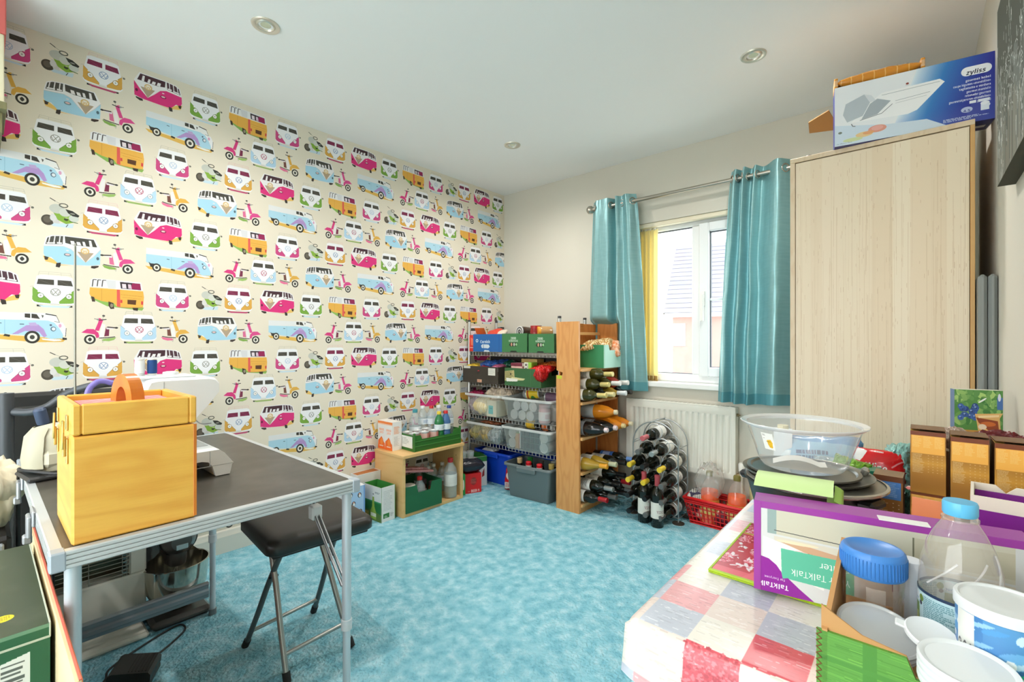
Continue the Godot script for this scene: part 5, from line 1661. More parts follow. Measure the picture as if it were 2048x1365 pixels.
	jar("food_jar", "jar with orange label lying right of the yellow-labelled jar", W(-2.02, y + 0.182, 2.65), Vector3(1, 0, -0.15), M(C(60, 50, 40), 0.2), M(C(220, 220, 214), 0.4), MT_two(C(224, 110, 40), C(240, 180, 60)), 0.034, 0.10, "jars in the clear storage boxes")
	# ---- on the floor beneath
	var bl := M(C(16, 70, 196), 0.35)
	t = thing("blue_tub", "bright blue plastic storage tub under the wire shelving", "storage box", W(-2.50, 0, 2.80), 0)
	tub(t, 0.37, 0.245, 0.32, 0.02, bl, bl, 0.018)
	part(t, "handle", boxes([[-0.07, 0.07, 0.205, 0.24, 0.158, 0.182]], 0.006), bl)
	t = thing("blue_tub", "second blue tub behind the grey one under the shelving", "storage box", W(-2.12, 0, 2.87), 0)
	tub(t, 0.36, 0.245, 0.18, 0.02, bl, bl, 0.014)
	solo("cloth_pad", pillow(0.12, 0.04, 0.09, 81, 0.15), M(C(226, 226, 232), 0.8), "small white folded cloth lying on the blue tub", "cloth", W(-2.57, 0.222, 2.70))
	t = thing("grey_tub", "grey plastic storage tub of bottles beside the pine rack", "storage box", W(-2.062, 0, 2.645), 4)
	var gy := M(C(104, 116, 118), 0.4)
	tub(t, 0.38, 0.235, 0.26, 0.02, gy, gy, 0.016)
	part(t, "handle", boxes([[-0.08, 0.08, 0.19, 0.226, 0.128, 0.148]], 0.006), gy)
	var bk := M(C(26, 22, 20), 0.1)
	var caps := [[-2.20, 2.62, C(222, 190, 140), "short dark bottle with tan cap, left in grey tub"], [-2.15, 2.68, C(40, 130, 60), "dark bottle with green cap in the grey tub"], [-2.08, 2.575, C(214, 30, 40), "sauce bottle with red and white cap in the middle of grey tub"], [-1.98, 2.57, C(218, 30, 40), "sauce bottle with red and white cap nearest the pine rack"], [-1.92, 2.63, C(206, 180, 100), "bottle with gold cap at the grey tub's right end"], [-2.03, 2.66, C(70, 66, 64), "dark-capped bottle at the back of the grey tub"], [-1.95, 2.70, C(180, 180, 176), "silver-capped bottle at the back of the grey tub"]]
	for q in caps:
		t = thing("sauce_bottle", q[3], "bottle", W(q[0], 0.006, q[1]), 0, "sauce bottles in the grey tub")
		part(t, "bottle_body", lathe([0, 0, 0.028, 0, 0.03, 0.01, 0.03, 0.15, 0.018, 0.20, 0.014, 0.215, 0, 0.215], 16), bk)
		part(t, "cap", lathe([0.019, 0.212, 0.021, 0.245, 0.017, 0.25, 0, 0.25], 16), M(q[2], 0.35))
		if q[2].r > 0.8 and q[2].g < 0.2:
			part(t, "cap_band", lathe([0.0215, 0.212, 0.0218, 0.226], 16), M(C(236, 232, 228), 0.4))
	# red and white packet between the tubs
	var rw := Cv.new(64, 64, C(206, 30, 36)); rw.ell(32, 20, 22, 12, C(230, 214, 206)); rw.poly([Vector2(4, 40), Vector2(60, 36), Vector2(60, 56), Vector2(6, 58)], C(228, 220, 214)); rw.lines(10, 42, 44, 12, 3, C(170, 60, 60))
	solo("food_packet", pillow(0.12, 0.07, 0.16, 91, 0.15), MT(rw.tex(), 0.3), "red and white packet standing between blue and grey tubs", "packet", W(-2.285, 0.07, 2.66), Vector3(82, 12, 0))
	bottle("wine_bottle", "white-labelled dark bottle lying between grey tub and pine rack", kinds()["black"], W(-1.846, 0.045, 2.62), Vector3(0.02, 0, -1), "", 0)

func MT_two(a: Color, b: Color) -> StandardMaterial3D:
	var k := "two %s %s" % [a, b]
	if not mats.has(k):
		var cv := Cv.new(64, 32, a)
		cv.rect(16, 0, 18, 32, b); cv.ell(48, 16, 8, 8, C(240, 236, 220))
		mats[k] = MT(cv.tex(), 0.4)
	return mats[k]

func lid_rings() -> StandardMaterial3D:
	return M(C(34, 34, 36), 0.35)

func crinkle(c: Color) -> StandardMaterial3D:
	# printed film, patchy and shiny
	var k := "cr %s" % c
	if mats.has(k):
		return mats[k]
	if not mats.has("crn"):
		var n := FastNoiseLite.new()
		n.frequency = 0.03
		n.fractal_octaves = 3
		var t := NoiseTexture2D.new()
		t.width = 128; t.height = 128; t.seamless = true; t.as_normal_map = true; t.bump_strength = 14.0
		t.noise = n
		mats["crn"] = StandardMaterial3D.new()
		mats["crn"].normal_texture = t
		mats["crt"] = StandardMaterial3D.new()
		mats["crt"].albedo_texture = noise_tex([[0.0, C(210, 210, 214)], [0.48, C(225, 225, 225)], [0.56, C(255, 255, 255)], [0.7, C(255, 255, 255)], [0.74, C(190, 190, 196)], [1.0, C(240, 240, 240)]], 0.02, 128, Vector2.ONE, 3, 77)
	var m := StandardMaterial3D.new()
	m.albedo_color = c
	m.albedo_texture = mats["crt"].albedo_texture
	m.roughness = 0.28
	m.normal_enabled = true
	m.normal_texture = mats["crn"].normal_texture
	m.normal_scale = 0.8
	mats[k] = m
	return m

func build_low_unit() -> void:
	var mdf := wood(C(232, 190, 128), C(214, 164, 96), 2, 1.4, 14, 0.5, 0.25)
	var edge := M(C(226, 182, 118), 0.5)
	var t := thing("cube_shelf", "low open pine-coloured shelf unit against the papered wall", "shelf unit", Vector3.ZERO)
	var x0 := -2.735
	var x1 := -2.425
	var za := -1.748
	var zb := -2.262
	part(t, "top_panel", box(x0, x1 + 0.01, 0.372, 0.392, zb - 0.004, za + 0.004, 0.0015), mdf)
	part(t, "side_panel", box(x0, x1, 0, 0.372, za - 0.022, za, 0.0015), mdf)
	part(t, "side_panel", box(x0, x1, 0, 0.372, zb, zb + 0.022, 0.0015), mdf)
	part(t, "bottom_panel", box(x0, x1, 0.0, 0.022, zb + 0.022, za - 0.022, 0.0015), mdf)
	part(t, "dowel_cap", lathe([0, 0, 0.005, 0, 0.004, 0.002, 0, 0.002], 10), M(C(200, 150, 90), 0.6), Vector3(x1 - 0.05, 0.30, zb + 0.022), Vector3(90, 0, 0))
	# juice cartons
	var cv := Cv.new(128, 256, C(228, 226, 222))
	cv.rect(0, 0, 128, 22, C(238, 130, 60)); cv.rect(0, 26, 128, 4, C(244, 170, 110))
	cv.text("ORANGE", 64, 70, 26, C(240, 130, 60), 84, "Droid Sans", true); cv.text("JUICE", 64, 96, 26, C(240, 130, 60), 66, "Droid Sans", true)
	cv.poly([Vector2(0, 256), Vector2(8, 180), Vector2(40, 160), Vector2(64, 140), Vector2(86, 160), Vector2(104, 190), Vector2(122, 200), Vector2(128, 256)], C(238, 106, 30))
	cv.ell(66, 188, 22, 30, C(244, 140, 50)); cv.rect(30, 222, 66, 10, C(240, 210, 190))
	var side := Cv.new(128, 256, C(236, 234, 232)); side.lines(20, 40, 80, 70, 10, C(240, 150, 90)); side.lines(20, 130, 80, 90, 12, C(190, 188, 186))
	var jf := MT(cv.tex(), 0.35)
	var js := MT(side.tex(), 0.35)
	for i in 2:
		t = thing("juice_carton", ["white and orange juice carton at the left, nearest the table", "white and orange juice carton next to the green crate"][i], "carton", W(-2.706 + i * 0.083, 0.3925, 1.816), 2, "orange juice cartons on the low shelf unit")
		part(t, "body", carton(0.08, 0.185, 0.075, {"front": jf, "right": js, "left": js}, M(C(232, 230, 226), 0.35)))
		part(t, "top_seal", boxes([[-0.039, 0.039, 0.1852, 0.1875, -0.036, 0.036], [-0.039, 0.039, 0.187, 0.1885, -0.004, 0.004]], 0.001), M(C(232, 226, 218), 0.35))
	# green crate with cans and bottles
	var cg := M(C(48, 112, 40), 0.45)
	t = thing("plastic_crate", "green plastic crate of cans and bottles on the low unit", "crate", W(-2.562, 0.3925, 2.055), 88)
	tray(t, 0.39, 0.105, 0.24, {}, cg, {"front": [-0.75, 0.7, 0.028], "back": [-0.7, 0.7, 0.03]})
	part(t, "ledge", boxes([[-0.197, 0.197, 0.030, 0.036, 0.118, 0.126], [-0.197, 0.197, 0.062, 0.068, 0.118, 0.126], [-0.198, -0.188, 0.0, 0.12, 0.108, 0.124], [0.188, 0.198, 0.0, 0.12, 0.108, 0.124]], 0.002), cg)
	var slip := Cv.new(64, 64, C(232, 234, 230)); slip.lines(8, 10, 46, 40, 5, C(170, 176, 170))
	part(t, "label", box(-0.1985, -0.1945, 0.02, 0.095, -0.09, 0.10, 0), MT(slip.tex(), 0.6))
	var pinkm := MT_two(C(232, 190, 178), C(222, 140, 128))
	for i in 3:
		for j in 2:
			var p := Vector3(-0.155 + i * 0.078, 0.0045, 0.06 - j * 0.078)
			var w: Vector3 = t.transform * p
			can("pink-labelled can in the green crate, %s" % ["near row, left", "far row, left", "near row, middle", "far row, middle", "near row, right", "far row, right"][i * 2 + j], w, Vector3.UP, pinkm, "pink-labelled cans in the green crate")
	var wat := glass(C(206, 220, 224), 0.3)
	var wl := print_label("water", C(226, 234, 238), C(90, 130, 180))
	var wb := [[0.06, 0.05, C(236, 206, 60), M(C(40, 120, 70), 0.15), "small green bottle with yellow cap at the crate's front"], [0.115, 0.055, C(206, 40, 44), M(C(70, 110, 160), 0.2), "small blue bottle with red cap at the crate's front"], [0.165, 0.03, C(44, 70, 140), wat, "clear bottle with navy cap at the crate's right end"], [0.12, -0.03, C(226, 228, 226), wat, "clear bottle with white cap in the crate's right half"], [0.07, -0.05, C(200, 44, 44), wat, "clear bottle with red cap at the crate's back"], [0.02, -0.085, C(226, 228, 228), wat, "clear bottle with white cap next to the teal-capped one"]]
	for q in wb:
		bottle("water_bottle", q[4], [q[3], M(q[2], 0.4), 0, wl, "small"], t.transform * Vector3(q[0], 0.0045 + (0.05 if q[1] < 0.04 else 0.02), q[1]), Vector3.UP, "small bottles in the green crate", q[0] * 900)
	t = thing("water_bottle", "large clear water bottle with teal cap at the crate's back", "bottle", t.transform * Vector3(-0.045, 0.006, -0.085), 0, "small bottles in the green crate")
	part(t, "bottle_body", lathe([0, 0, 0.038, 0, 0.042, 0.01, 0.042, 0.13, 0.038, 0.17, 0.02, 0.205, 0.015, 0.215, 0.015, 0.225, 0, 0.225], 20), wat)
	part(t, "label", lathe([0.0426, 0.06, 0.0426, 0.12], 20), wl)
	part(t, "cap", lathe([0.018, 0.214, 0.018, 0.236, 0.015, 0.238, 0, 0.238], 14), M(C(70, 150, 160), 0.4))
	# inside the unit
	var dg := M(C(30, 102, 62), 0.5)
	t = thing("green_carton_tray", "dark green cardboard tray with cut-out front inside low unit", "box", W(-2.535, 0.0225, 1.915), 88)
	tray(t, 0.285, 0.165, 0.24, {}, dg, {"front": [-0.42, 0.42, 0.05]})
	var tr := t.transform
	jar("food_jar", "round white tub in the green tray inside the low unit", tr * Vector3(-0.07, 0.006, 0.05), Vector3.UP, M(C(226, 222, 206), 0.4), M(C(232, 228, 214), 0.4), null, 0.042, 0.15, "")
	t = thing("water_bottle", "clear bottle with red cap in the tray inside the unit", "bottle", tr * Vector3(0.005, 0.006, 0.06), 0)
	part(t, "bottle_body", lathe([0, 0, 0.036, 0, 0.04, 0.01, 0.04, 0.10, 0.036, 0.13, 0.016, 0.165, 0.014, 0.175, 0, 0.175], 20), wat)
	part(t, "label", lathe([0.0406, 0.04, 0.0406, 0.09], 20), wl)
	part(t, "cap", lathe([0.017, 0.168, 0.017, 0.188, 0.014, 0.19, 0, 0.19], 14), M(C(200, 34, 36), 0.4))
	for i in 2:
		jar("food_jar", ["brown glass jar beside red-capped bottle in the unit", "small dark jar at the right of tray in the unit"][i], tr * Vector3(0.06 + i * 0.04, 0.006, 0.02 + i * 0.05), Vector3.UP, M(C(90, 50, 30), 0.1), M(C(60, 50, 50), 0.4), print_label("br", C(214, 206, 196), C(110, 80, 60)), 0.026, 0.15 - i * 0.01, "")
	solo("lidded_tray", joined([moved(box(-0.12, 0.12, 0, 0.016, -0.09, 0.09, 0.004), Vector3.ZERO), moved(pillow(0.2, 0.02, 0.15, 3, 0.2), Vector3(0, 0.012, 0))]), crinkle(C(216, 150, 150)), "flat pinkish red packet lying on the tray in the unit", "packet", W(-2.55, 0.24, 1.905), Vector3(-6, 88, -10))
	t = thing("spirit_bottle", "large clear bottle with red cap and white label in unit", "bottle", W(-2.462, 0.0225, 2.175), 0)
	part(t, "bottle_body", lathe([0, 0.004, 0.03, 0, 0.044, 0.004, 0.046, 0.015, 0.046, 0.17, 0.042, 0.20, 0.02, 0.235, 0.016, 0.245, 0.016, 0.255, 0, 0.255], 24), wat)
	part(t, "liquid", lathe([0, 0.006, 0.043, 0.008, 0.044, 0.015, 0.044, 0.09, 0, 0.09], 24), glass(C(220, 200, 140), 0.4))
	part(t, "label", lathe([0.0466, 0.085, 0.0466, 0.165], 24), print_label("sp", C(228, 228, 222), C(206, 206, 200)))
	part(t, "cap", lathe([0.019, 0.243, 0.02, 0.268, 0.017, 0.272, 0, 0.272], 16), M(C(176, 34, 38), 0.4))
	for i in 4:
		bottle("water_bottle", ["clear bottle with white cap at back left inside the unit", "clear bottle with white cap at back middle inside the unit", "clear bottle behind the large one inside the unit", "clear bottle at far right back inside the unit"][i], [wat, M(C(230, 230, 226), 0.4), 0, wl, "small"], W(-2.63 + 0.02 * (i % 2), 0.0225, 2.03 + i * 0.066), Vector3.UP, "small clear bottles inside the low unit", i * 50)
	# cartons left of the unit
	cv = Cv.new(128, 256, C(226, 226, 220))
	cv.rect(0, 110, 128, 146, C(40, 116, 56)); cv.poly([Vector2(0, 190), Vector2(60, 180), Vector2(128, 200), Vector2(128, 256), Vector2(0, 256)], C(90, 120, 50)); cv.poly([Vector2(10, 200), Vector2(40, 196), Vector2(40, 236), Vector2(14, 240)], C(196, 170, 80)); cv.rect(0, 110, 128, 10, C(60, 150, 90))
	cv.poly([Vector2(66, 80), Vector2(78, 80), Vector2(80, 150), Vector2(92, 190), Vector2(92, 244), Vector2(52, 244), Vector2(52, 190), Vector2(64, 150)], C(150, 176, 70)); cv.rect(54, 200, 38, 26, C(230, 230, 210)); cv.lines(84, 40, 36, 16, 2, C(70, 80, 90)); cv.ell(72, 60, 4, 4, C(60, 60, 60))
	side = Cv.new(128, 256, C(232, 232, 230)); side.lines(16, 30, 96, 150, 14, C(196, 198, 198)); side.rect(14, 196, 60, 34, C(44, 116, 50)); side.text("6", 40, 213, 24, C(226, 230, 220), 24); side.lines(80, 200, 40, 30, 4, C(150, 150, 150))
	t = thing("bottle_carton", "white and green bottle carton, open-topped, left of low unit", "carton", W(-2.557, 0, 1.665), 3)
	tray(t, 0.185, 0.213, 0.105, {"front": MT(cv.tex(), 0.45), "right": MT(side.tex(), 0.45)}, M(C(58, 140, 60), 0.5))
	cv = Cv.new(128, 256, C(170, 200, 232))
	for q in [[90, 60], [50, 110], [96, 170], [40, 220], [30, 50]]:
		cv.ell(q[0], q[1], 13, 17, C(52, 54, 64)); cv.ell(q[0] + 2, q[1] + 4, 8, 11, C(236, 236, 236)); cv.ell(q[0], q[1] - 8, 6, 5, C(236, 170, 150))
	cv.rect(118, 0, 10, 256, C(120, 160, 214))
	t = thing("gift_carton", "pale blue carton printed with penguins by the table's end", "carton", W(-2.61, 0, 1.50), 86)
	part(t, "body", carton(0.12, 0.235, 0.13, {"front": MT(cv.tex(), 0.45), "right": M(C(120, 160, 214), 0.45)}, M(C(226, 230, 234), 0.5)))
	t = thing("open_carton", "open brown and white cardboard box behind the penguin carton", "box", W(-2.705, 0, 1.66), 0)
	tray(t, 0.08, 0.262, 0.17, {}, M(C(226, 226, 222), 0.6))
	part(t, "flap", box(-0.037, 0.037, 0, 0.003, 0, 0.162, 0), M(C(172, 108, 56), 0.8), Vector3(0, 0.258, -0.081), Vector3(1.5, 0, 0))
	part(t, "lining", box(-0.035, 0.035, 0.2, 0.235, -0.08, 0.08, 0), M(C(176, 112, 58), 0.8))
	# right of the unit
	cv = Cv.new(128, 128, C(212, 20, 22)); cv.ell(66, 50, 24, 26, C(150, 40, 34)); cv.ell(66, 44, 14, 12, C(90, 44, 34)); cv.lines(44, 36, 46, 30, 6, C(196, 90, 80)); cv.text("BEER", 70, 108, 24, C(236, 226, 220), 46, "Droid Sans", true); cv.text("8", 106, 108, 22, C(236, 226, 220), 14); cv.lines(20, 112, 26, 8, 2, C(226, 180, 170))
	t = thing("drink_carton", "bright red cardboard drinks carton on carpet right of unit", "carton", W(-2.505, 0, 2.41), 66)
	part(t, "body", carton(0.125, 0.142, 0.13, {"front": MT(cv.tex(), 0.4)}, M(C(206, 20, 24), 0.4)))
	t = thing("drink_carton", "narrow bright green carton between the unit and red carton", "carton", W(-2.52, 0, 2.31), 66)
	part(t, "body", carton(0.055, 0.15, 0.12, {"front": MT_two(C(40, 150, 60), C(40, 150, 60))}, M(C(40, 150, 60), 0.45)))
	cv = Cv.new(128, 64, C(28, 30, 44)); cv.poly([Vector2(50, 22), Vector2(120, 14), Vector2(122, 34), Vector2(54, 42)], C(206, 206, 206)); cv.lines(54, 24, 64, 12, 3, C(90, 90, 96)); cv.rect(4, 16, 20, 30, C(190, 190, 192))
	solo("wrapped_pack", pillow(0.19, 0.10, 0.15, 95, 0.12, 14), MT(cv.tex(), 0.2), "black shrink-wrapped pack with grey label on red carton", "packet", W(-2.50, 0.143, 2.40), Vector3(-4, 66, 0))
	t = thing("bottle_carton", "white carton with green open rim behind the red one", "carton", W(-2.60, 0, 2.545), 66)
	cv = Cv.new(128, 128, C(226, 228, 226)); cv.rect(0, 0, 128, 22, C(50, 124, 60)); cv.text("CIDER", 60, 12, 15, C(226, 232, 220), 44, "Droid Sans", true); cv.poly([Vector2(96, 70), Vector2(110, 50), Vector2(110, 84), Vector2(92, 90)], C(150, 40, 40))
	tray(t, 0.15, 0.225, 0.15, {"front": MT(cv.tex(), 0.45)}, M(C(52, 126, 62), 0.5))
	for i in 2:
		t = thing("glass_tumbler", ["clear ribbed plastic glass on the black pack, left", "clear ribbed plastic glass on the black pack, right"][i], "glass", W(-2.535 + i * 0.03, 0.238, 2.365 + i * 0.045), 0, "clear plastic glasses on the black pack")
		part(t, "tumbler", lathe([0, 0.003, 0.02, 0, 0.024, 0.006, 0.028, 0.055, 0.0275, 0.055, 0.022, 0.007, 0, 0.006], 18), glass(C(220, 226, 228), 0.3))

const TX0 := -2.25
const TX1 := -1.196
const TA0 := 0.088
const TA1 := 0.715
const TY := 0.72

func build_folding_table() -> void:
	var alu := M(C(208, 213, 215), 0.35, 0.4)
	var grey := M(C(176, 186, 196), 0.45, 0.2)
	var top := StandardMaterial3D.new()
	top.albedo_texture = noise_tex([[0.0, C(64, 60, 54)], [0.5, C(74, 70, 63)], [1.0, C(86, 81, 74)]], 0.03, 256, Vector2.ONE, 4, 31)
	top.uv1_triplanar = true
	top.roughness = 0.33
	var t := thing("folding_table", "folding table with black top and ribbed aluminium edge, left foreground", "table", Vector3.ZERO)
	part(t, "tabletop", box(TX0 + 0.018, TX1 - 0.018, TY - 0.02, TY - 0.001, -TA1 + 0.018, -TA0 - 0.018, 0.0), top)
	# ribbed edge profile, y against outward distance
	var pr := [0, -0.034, 0.016, -0.034, 0.018, -0.032, 0.018, -0.0265, 0.0145, -0.0261, 0.0145, -0.0243, 0.018, -0.0239, 0.018, -0.0177, 0.0145, -0.0173, 0.0145, -0.0155, 0.018, -0.0151, 0.018, -0.0089, 0.0145, -0.0085, 0.0145, -0.0067, 0.018, -0.0063, 0.018, -0.002, 0.016, 0.0, 0.0, 0.0]
	var lz := TA1 - TA0
	var lx := TX1 - TX0
	part(t, "edge_rail", extrude(pr, lz), alu, Vector3(TX1 - 0.018, TY, -TA1))
	part(t, "edge_rail", extrude(pr, lz), alu, Vector3(TX0 + 0.018, TY, -TA0), Vector3(0, 180, 0))
	part(t, "edge_rail", extrude(pr, lx), alu, Vector3(TX0, TY, -TA0 - 0.018), Vector3(0, -90, 0)).position = Vector3(TX1, TY, -TA0 - 0.018)
	part(t, "edge_rail", extrude(pr, lx), alu, Vector3(TX0, TY, -TA1 + 0.018), Vector3(0, 90, 0))
	for x in [TX0, TX1]:
		for a in [TA0, TA1]:
			var sx := 1.0 if x == TX1 else -1.0
			var sz := 1.0 if a == TA0 else -1.0
			part(t, "corner_cap", boxes([[minf(x + sx * 0.002, x - sx * 0.03), maxf(x + sx * 0.002, x - sx * 0.03), TY - 0.036, TY + 0.0008, minf(-a + sz * 0.002, -a - sz * 0.022), maxf(-a + sz * 0.002, -a - sz * 0.022)]], 0.003), grey)
	var tubem := M(C(204, 212, 218), 0.35, 0.35)
	var legs := [[-1.223, 0.121], [-1.223, 0.690], [-2.167, 0.631], [-2.167, 0.125]]
	for l in legs:
		var g := part(t, "leg", lathe([0, 0.005, 0.0105, 0.005, 0.0105, 0.3, 0.0128, 0.302, 0.0128, TY - 0.033, 0, TY - 0.033], 16), tubem, W(l[0], 0, l[1]))
		part(g, "foot", lathe([0, 0, 0.014, 0, 0.014, 0.022, 0, 0.022], 14), M(C(120, 126, 130), 0.6))
		part(g, "collar", lathe([0.0125, 0.292, 0.0148, 0.294, 0.0148, 0.322, 0.0125, 0.324], 16), M(C(206, 212, 216), 0.4))
	for x in [-1.223, -2.167]:
		var a0 := 0.145 if x > -2 else 0.125
		var a1 := 0.672 if x > -2 else 0.631
		if x < -2:
			part(t, "stretcher", extrude([-0.01, 0.0, 0.004, 0.0, 0.006, 0.012, 0.011, 0.016, 0.011, 0.03, 0.004, 0.036, 0.006, 0.05, 0.009, 0.055, 0.006, 0.06, -0.01, 0.06], a1 - a0 - 0.03), M(C(150, 158, 164), 0.35, 0.6), W(x, 0.075, a1 - 0.015))
		if x < -2:
			part(t, "rail", tube([W(x, TY - 0.05, a0), W(x, TY - 0.05, a1)], 0.011, 10), tubem)
	# folding stay with its sliding catch near the far corner
	var st := part(t, "stay", tubes([[W(-1.50, TY - 0.03, 0.69), W(-1.235, 0.43, 0.69)], [W(-1.50, TY - 0.03, 0.678), W(-1.225, 0.42, 0.678)]], 0.005, 6), M(C(150, 152, 152), 0.3, 0.7))
	part(st, "catch", box(-1.412, -1.382, 0.565, 0.608, -0.700, -0.668, 0.004), M(C(206, 208, 206), 0.4))
	# clasps on the short end
	for x in [-1.55, -1.95]:
		part(t, "clasp", boxes([[x - 0.03, x + 0.03, TY - 0.034, TY + 0.003, -TA0, -TA0 + 0.006], [x - 0.022, x + 0.022, TY - 0.06, TY - 0.01, -TA0 + 0.005, -TA0 + 0.014], [x - 0.012, x + 0.012, TY - 0.075, TY - 0.055, -TA0 + 0.004, -TA0 + 0.02]], 0.003), M(C(176, 180, 184), 0.35, 0.6))

func build_on_folding_table() -> void:
	# ---- wooden case
	var honey := wood(C(246, 190, 84), C(218, 138, 42), 2, 1.0, 21, 0.35)
	var honeyx := wood(C(226, 160, 70), C(196, 112, 36), 0, 1.0, 22, 0.35)
	var dark := wood(C(220, 130, 44), C(176, 84, 20), 1, 1.2, 23, 0.3)
	var x0 := -1.455
	var x1 := -1.213
	var za := -0.118
	var zb := -0.322
	var y := TY + 0.0006
	var t := thing("wooden_case", "honey-coloured wooden carrying case with arched handle on folding table", "case", Vector3.ZERO)
	part(t, "body", boxes([[x0, x1, y, y + 0.208, zb, za]], 0.004), honey)
	var lid := part(t, "lid", boxes([[x0, x1, y + 0.2105, y + 0.270, za - 0.014, za], [x0, x1, y + 0.2105, y + 0.270, zb, zb + 0.014], [x0, x0 + 0.014, y + 0.2105, y + 0.270, zb + 0.014, za - 0.014], [x1 - 0.014, x1, y + 0.2105, y + 0.270, zb + 0.014, za - 0.014], [x0 + 0.014, x1 - 0.014, y + 0.2105, y + 0.25, zb + 0.014, za - 0.014]], 0.003), honey)
	var cv := Cv.new(128, 128, C(236, 214, 200))
	for i in 12:
		cv.poly([Vector2(i * 11, 0), Vector2(i * 11 + 6, 0), Vector2(i * 11 + 2, 128), Vector2(i * 11 - 4, 128)], C(196, 50, 84))
	part(lid, "stripe_cloth", carton(x1 - x0 - 0.05, 0.008, za - zb - 0.05, {"top": MT(cv.tex(), 0.8)}, M(C(214, 120, 130), 0.8)), null, Vector3((x0 + x1) / 2, y + 0.25, (za + zb) / 2))
	# arched handle, its long axis across the lid
	var hp := []
	for i in 25:
		var a := PI * i / 24.0
		hp.append(Vector2(cos(a) * 0.050, sin(a) * 0.062 + (0.0 if i in [0, 24] else 0.0)))
	for i in range(24, -1, -1):
		var a := PI * i / 24.0
		hp.append(Vector2(cos(a) * 0.024, sin(a) * 0.034))
	var st := ST()
	add_extrude(st, hp, 0.024)
	part(lid, "handle", done(st), dark, Vector3((x0 + x1) / 2 + 0.004, y + 0.2575, (za + zb) / 2 - 0.012), Vector3(0, 12, 0))
	part(t, "trim_strip", boxes([[x1, x1 + 0.0012, y + 0.004, y + 0.208, zb, zb + 0.006], [x0 + 0.15, x0 + 0.18, y + 0.08, y + 0.13, zb - 0.008, zb]], 0.0005), dark)
	var brass := M(C(206, 180, 110), 0.25, 0.9)
	for x in [-1.425, -1.265]:
		var la := part(t, "latch", boxes([[x - 0.008, x + 0.008, y + 0.216, y + 0.246, za, za + 0.003], [x - 0.008, x + 0.008, y + 0.15, y + 0.20, za, za + 0.003], [x - 0.005, x + 0.005, y + 0.165, y + 0.205, za + 0.003, za + 0.008]], 0.001), brass)
		part(la, "loop", tube([Vector3(x - 0.006, y + 0.18, za + 0.008), Vector3(x - 0.006, y + 0.235, za + 0.007), Vector3(x + 0.006, y + 0.235, za + 0.007), Vector3(x + 0.006, y + 0.18, za + 0.008)], 0.0016, 6, true), brass)
	# ---- sewing machine, its free end to the right
	var white := M(C(238, 240, 240), 0.28)
	var pale := M(C(222, 226, 228), 0.3)
	t = thing("sewing_machine", "white sewing machine with two thread spools behind wooden case", "sewing machine", Vector3.ZERO)
	var bx0 := -1.80
	var bx1 := -1.535
	# body: upper arm with rounded head end, seen from the +x side: (distance a, height)
	var arm := [0.31, 0.868, 0.31, 0.985, 0.318, 1.0, 0.335, 1.004, 0.468, 1.004, 0.486, 0.999, 0.497, 0.984, 0.496, 0.958, 0.47, 0.922, 0.428, 0.872, 0.41, 0.862, 0.34, 0.862]
	# built as overlapping layers so that the edges are rounded
	st = ST()
	var C0 := func(k: float, w: float):
		var p := []
		for i in range(0, arm.size(), 2):
			var c := Vector2(0.40, 0.935)
			var v := Vector2(arm[i], arm[i + 1]) - c
			p.append(c + v * Vector2(1 - k * 0.06, 1 - k * 0.09))
		return p
	var ax0 := -1.80
	var ax1 := -1.625
	var secs := [[ax0, 1.0], [ax0 + 0.012, 0.3], [ax0 + 0.03, 0.0], [ax1 - 0.03, 0.0], [ax1 - 0.012, 0.3], [ax1, 1.0]]
	st.set_smooth_group(1)
	for i in secs.size() - 1:
		var p0: Array = C0.call(secs[i][1], 0.0)
		var p1: Array = C0.call(secs[i + 1][1], 0.0)
		for j in p0.size():
			var k := (j + 1) % p0.size()
			quad(st, Vector3(secs[i][0], p0[j].y, -p0[j].x), Vector3(secs[i + 1][0], p1[j].y, -p1[j].x), Vector3(secs[i + 1][0], p1[k].y, -p1[k].x), Vector3(secs[i][0], p0[k].y, -p0[k].x))
	st.set_smooth_group(-1)
	for e in [0, secs.size() - 1]:
		var p0: Array = C0.call(secs[e][1], 0.0)
		var ix := Geometry2D.triangulate_polygon(PackedVector2Array(p0))
		for i in range(0, ix.size(), 3):
			tri(st, Vector3(secs[e][0], p0[ix[i]].y, -p0[ix[i]].x), Vector3(secs[e][0], p0[ix[i + 1]].y, -p0[ix[i + 1]].x), Vector3(secs[e][0], p0[ix[i + 2]].y, -p0[ix[i + 2]].x))
	part(t, "arm", done(st), white)
	part(t, "arm_seam", box(ax1 - 0.02, ax1 + 0.0008, 0.875, 0.995, -0.352, -0.350, 0), M(C(190, 194, 196), 0.5))
	part(t, "pillar", box(-1.795, -1.63, TY + 0.02, 0.90, -0.375, -0.315, 0.008), pale)
	# base with the cut-away underneath its free end
	part(t, "base", extrude([0.30, TY + 0.0006, 0.30, 0.79, 0.31, 0.796, 0.465, 0.796, 0.478, 0.785, 0.502, 0.752, 0.498, 0.748, 0.492, TY + 0.0006, 0.455, TY + 0.0006, 0.446, 0.752, 0.436, 0.764, 0.42, 0.768, 0.405, 0.768, 0.39, 0.755, 0.385, TY + 0.0006], bx1 - bx0), white, Vector3(bx0, 0, 0), Vector3(0, 90, 0))
	part(t, "needle_plate", box(-1.74, -1.62, 0.796, 0.7975, -0.46, -0.39, 0.0005), M(C(196, 200, 202), 0.3, 0.6))
	part(t, "seam", boxes([[bx1 - 0.001, bx1 + 0.0006, 0.752, 0.795, -0.441, -0.4395], [bx1 - 0.001, bx1 + 0.0006, 0.7505, 0.752, -0.5, -0.31]], 0), M(C(176, 180, 184), 0.5))
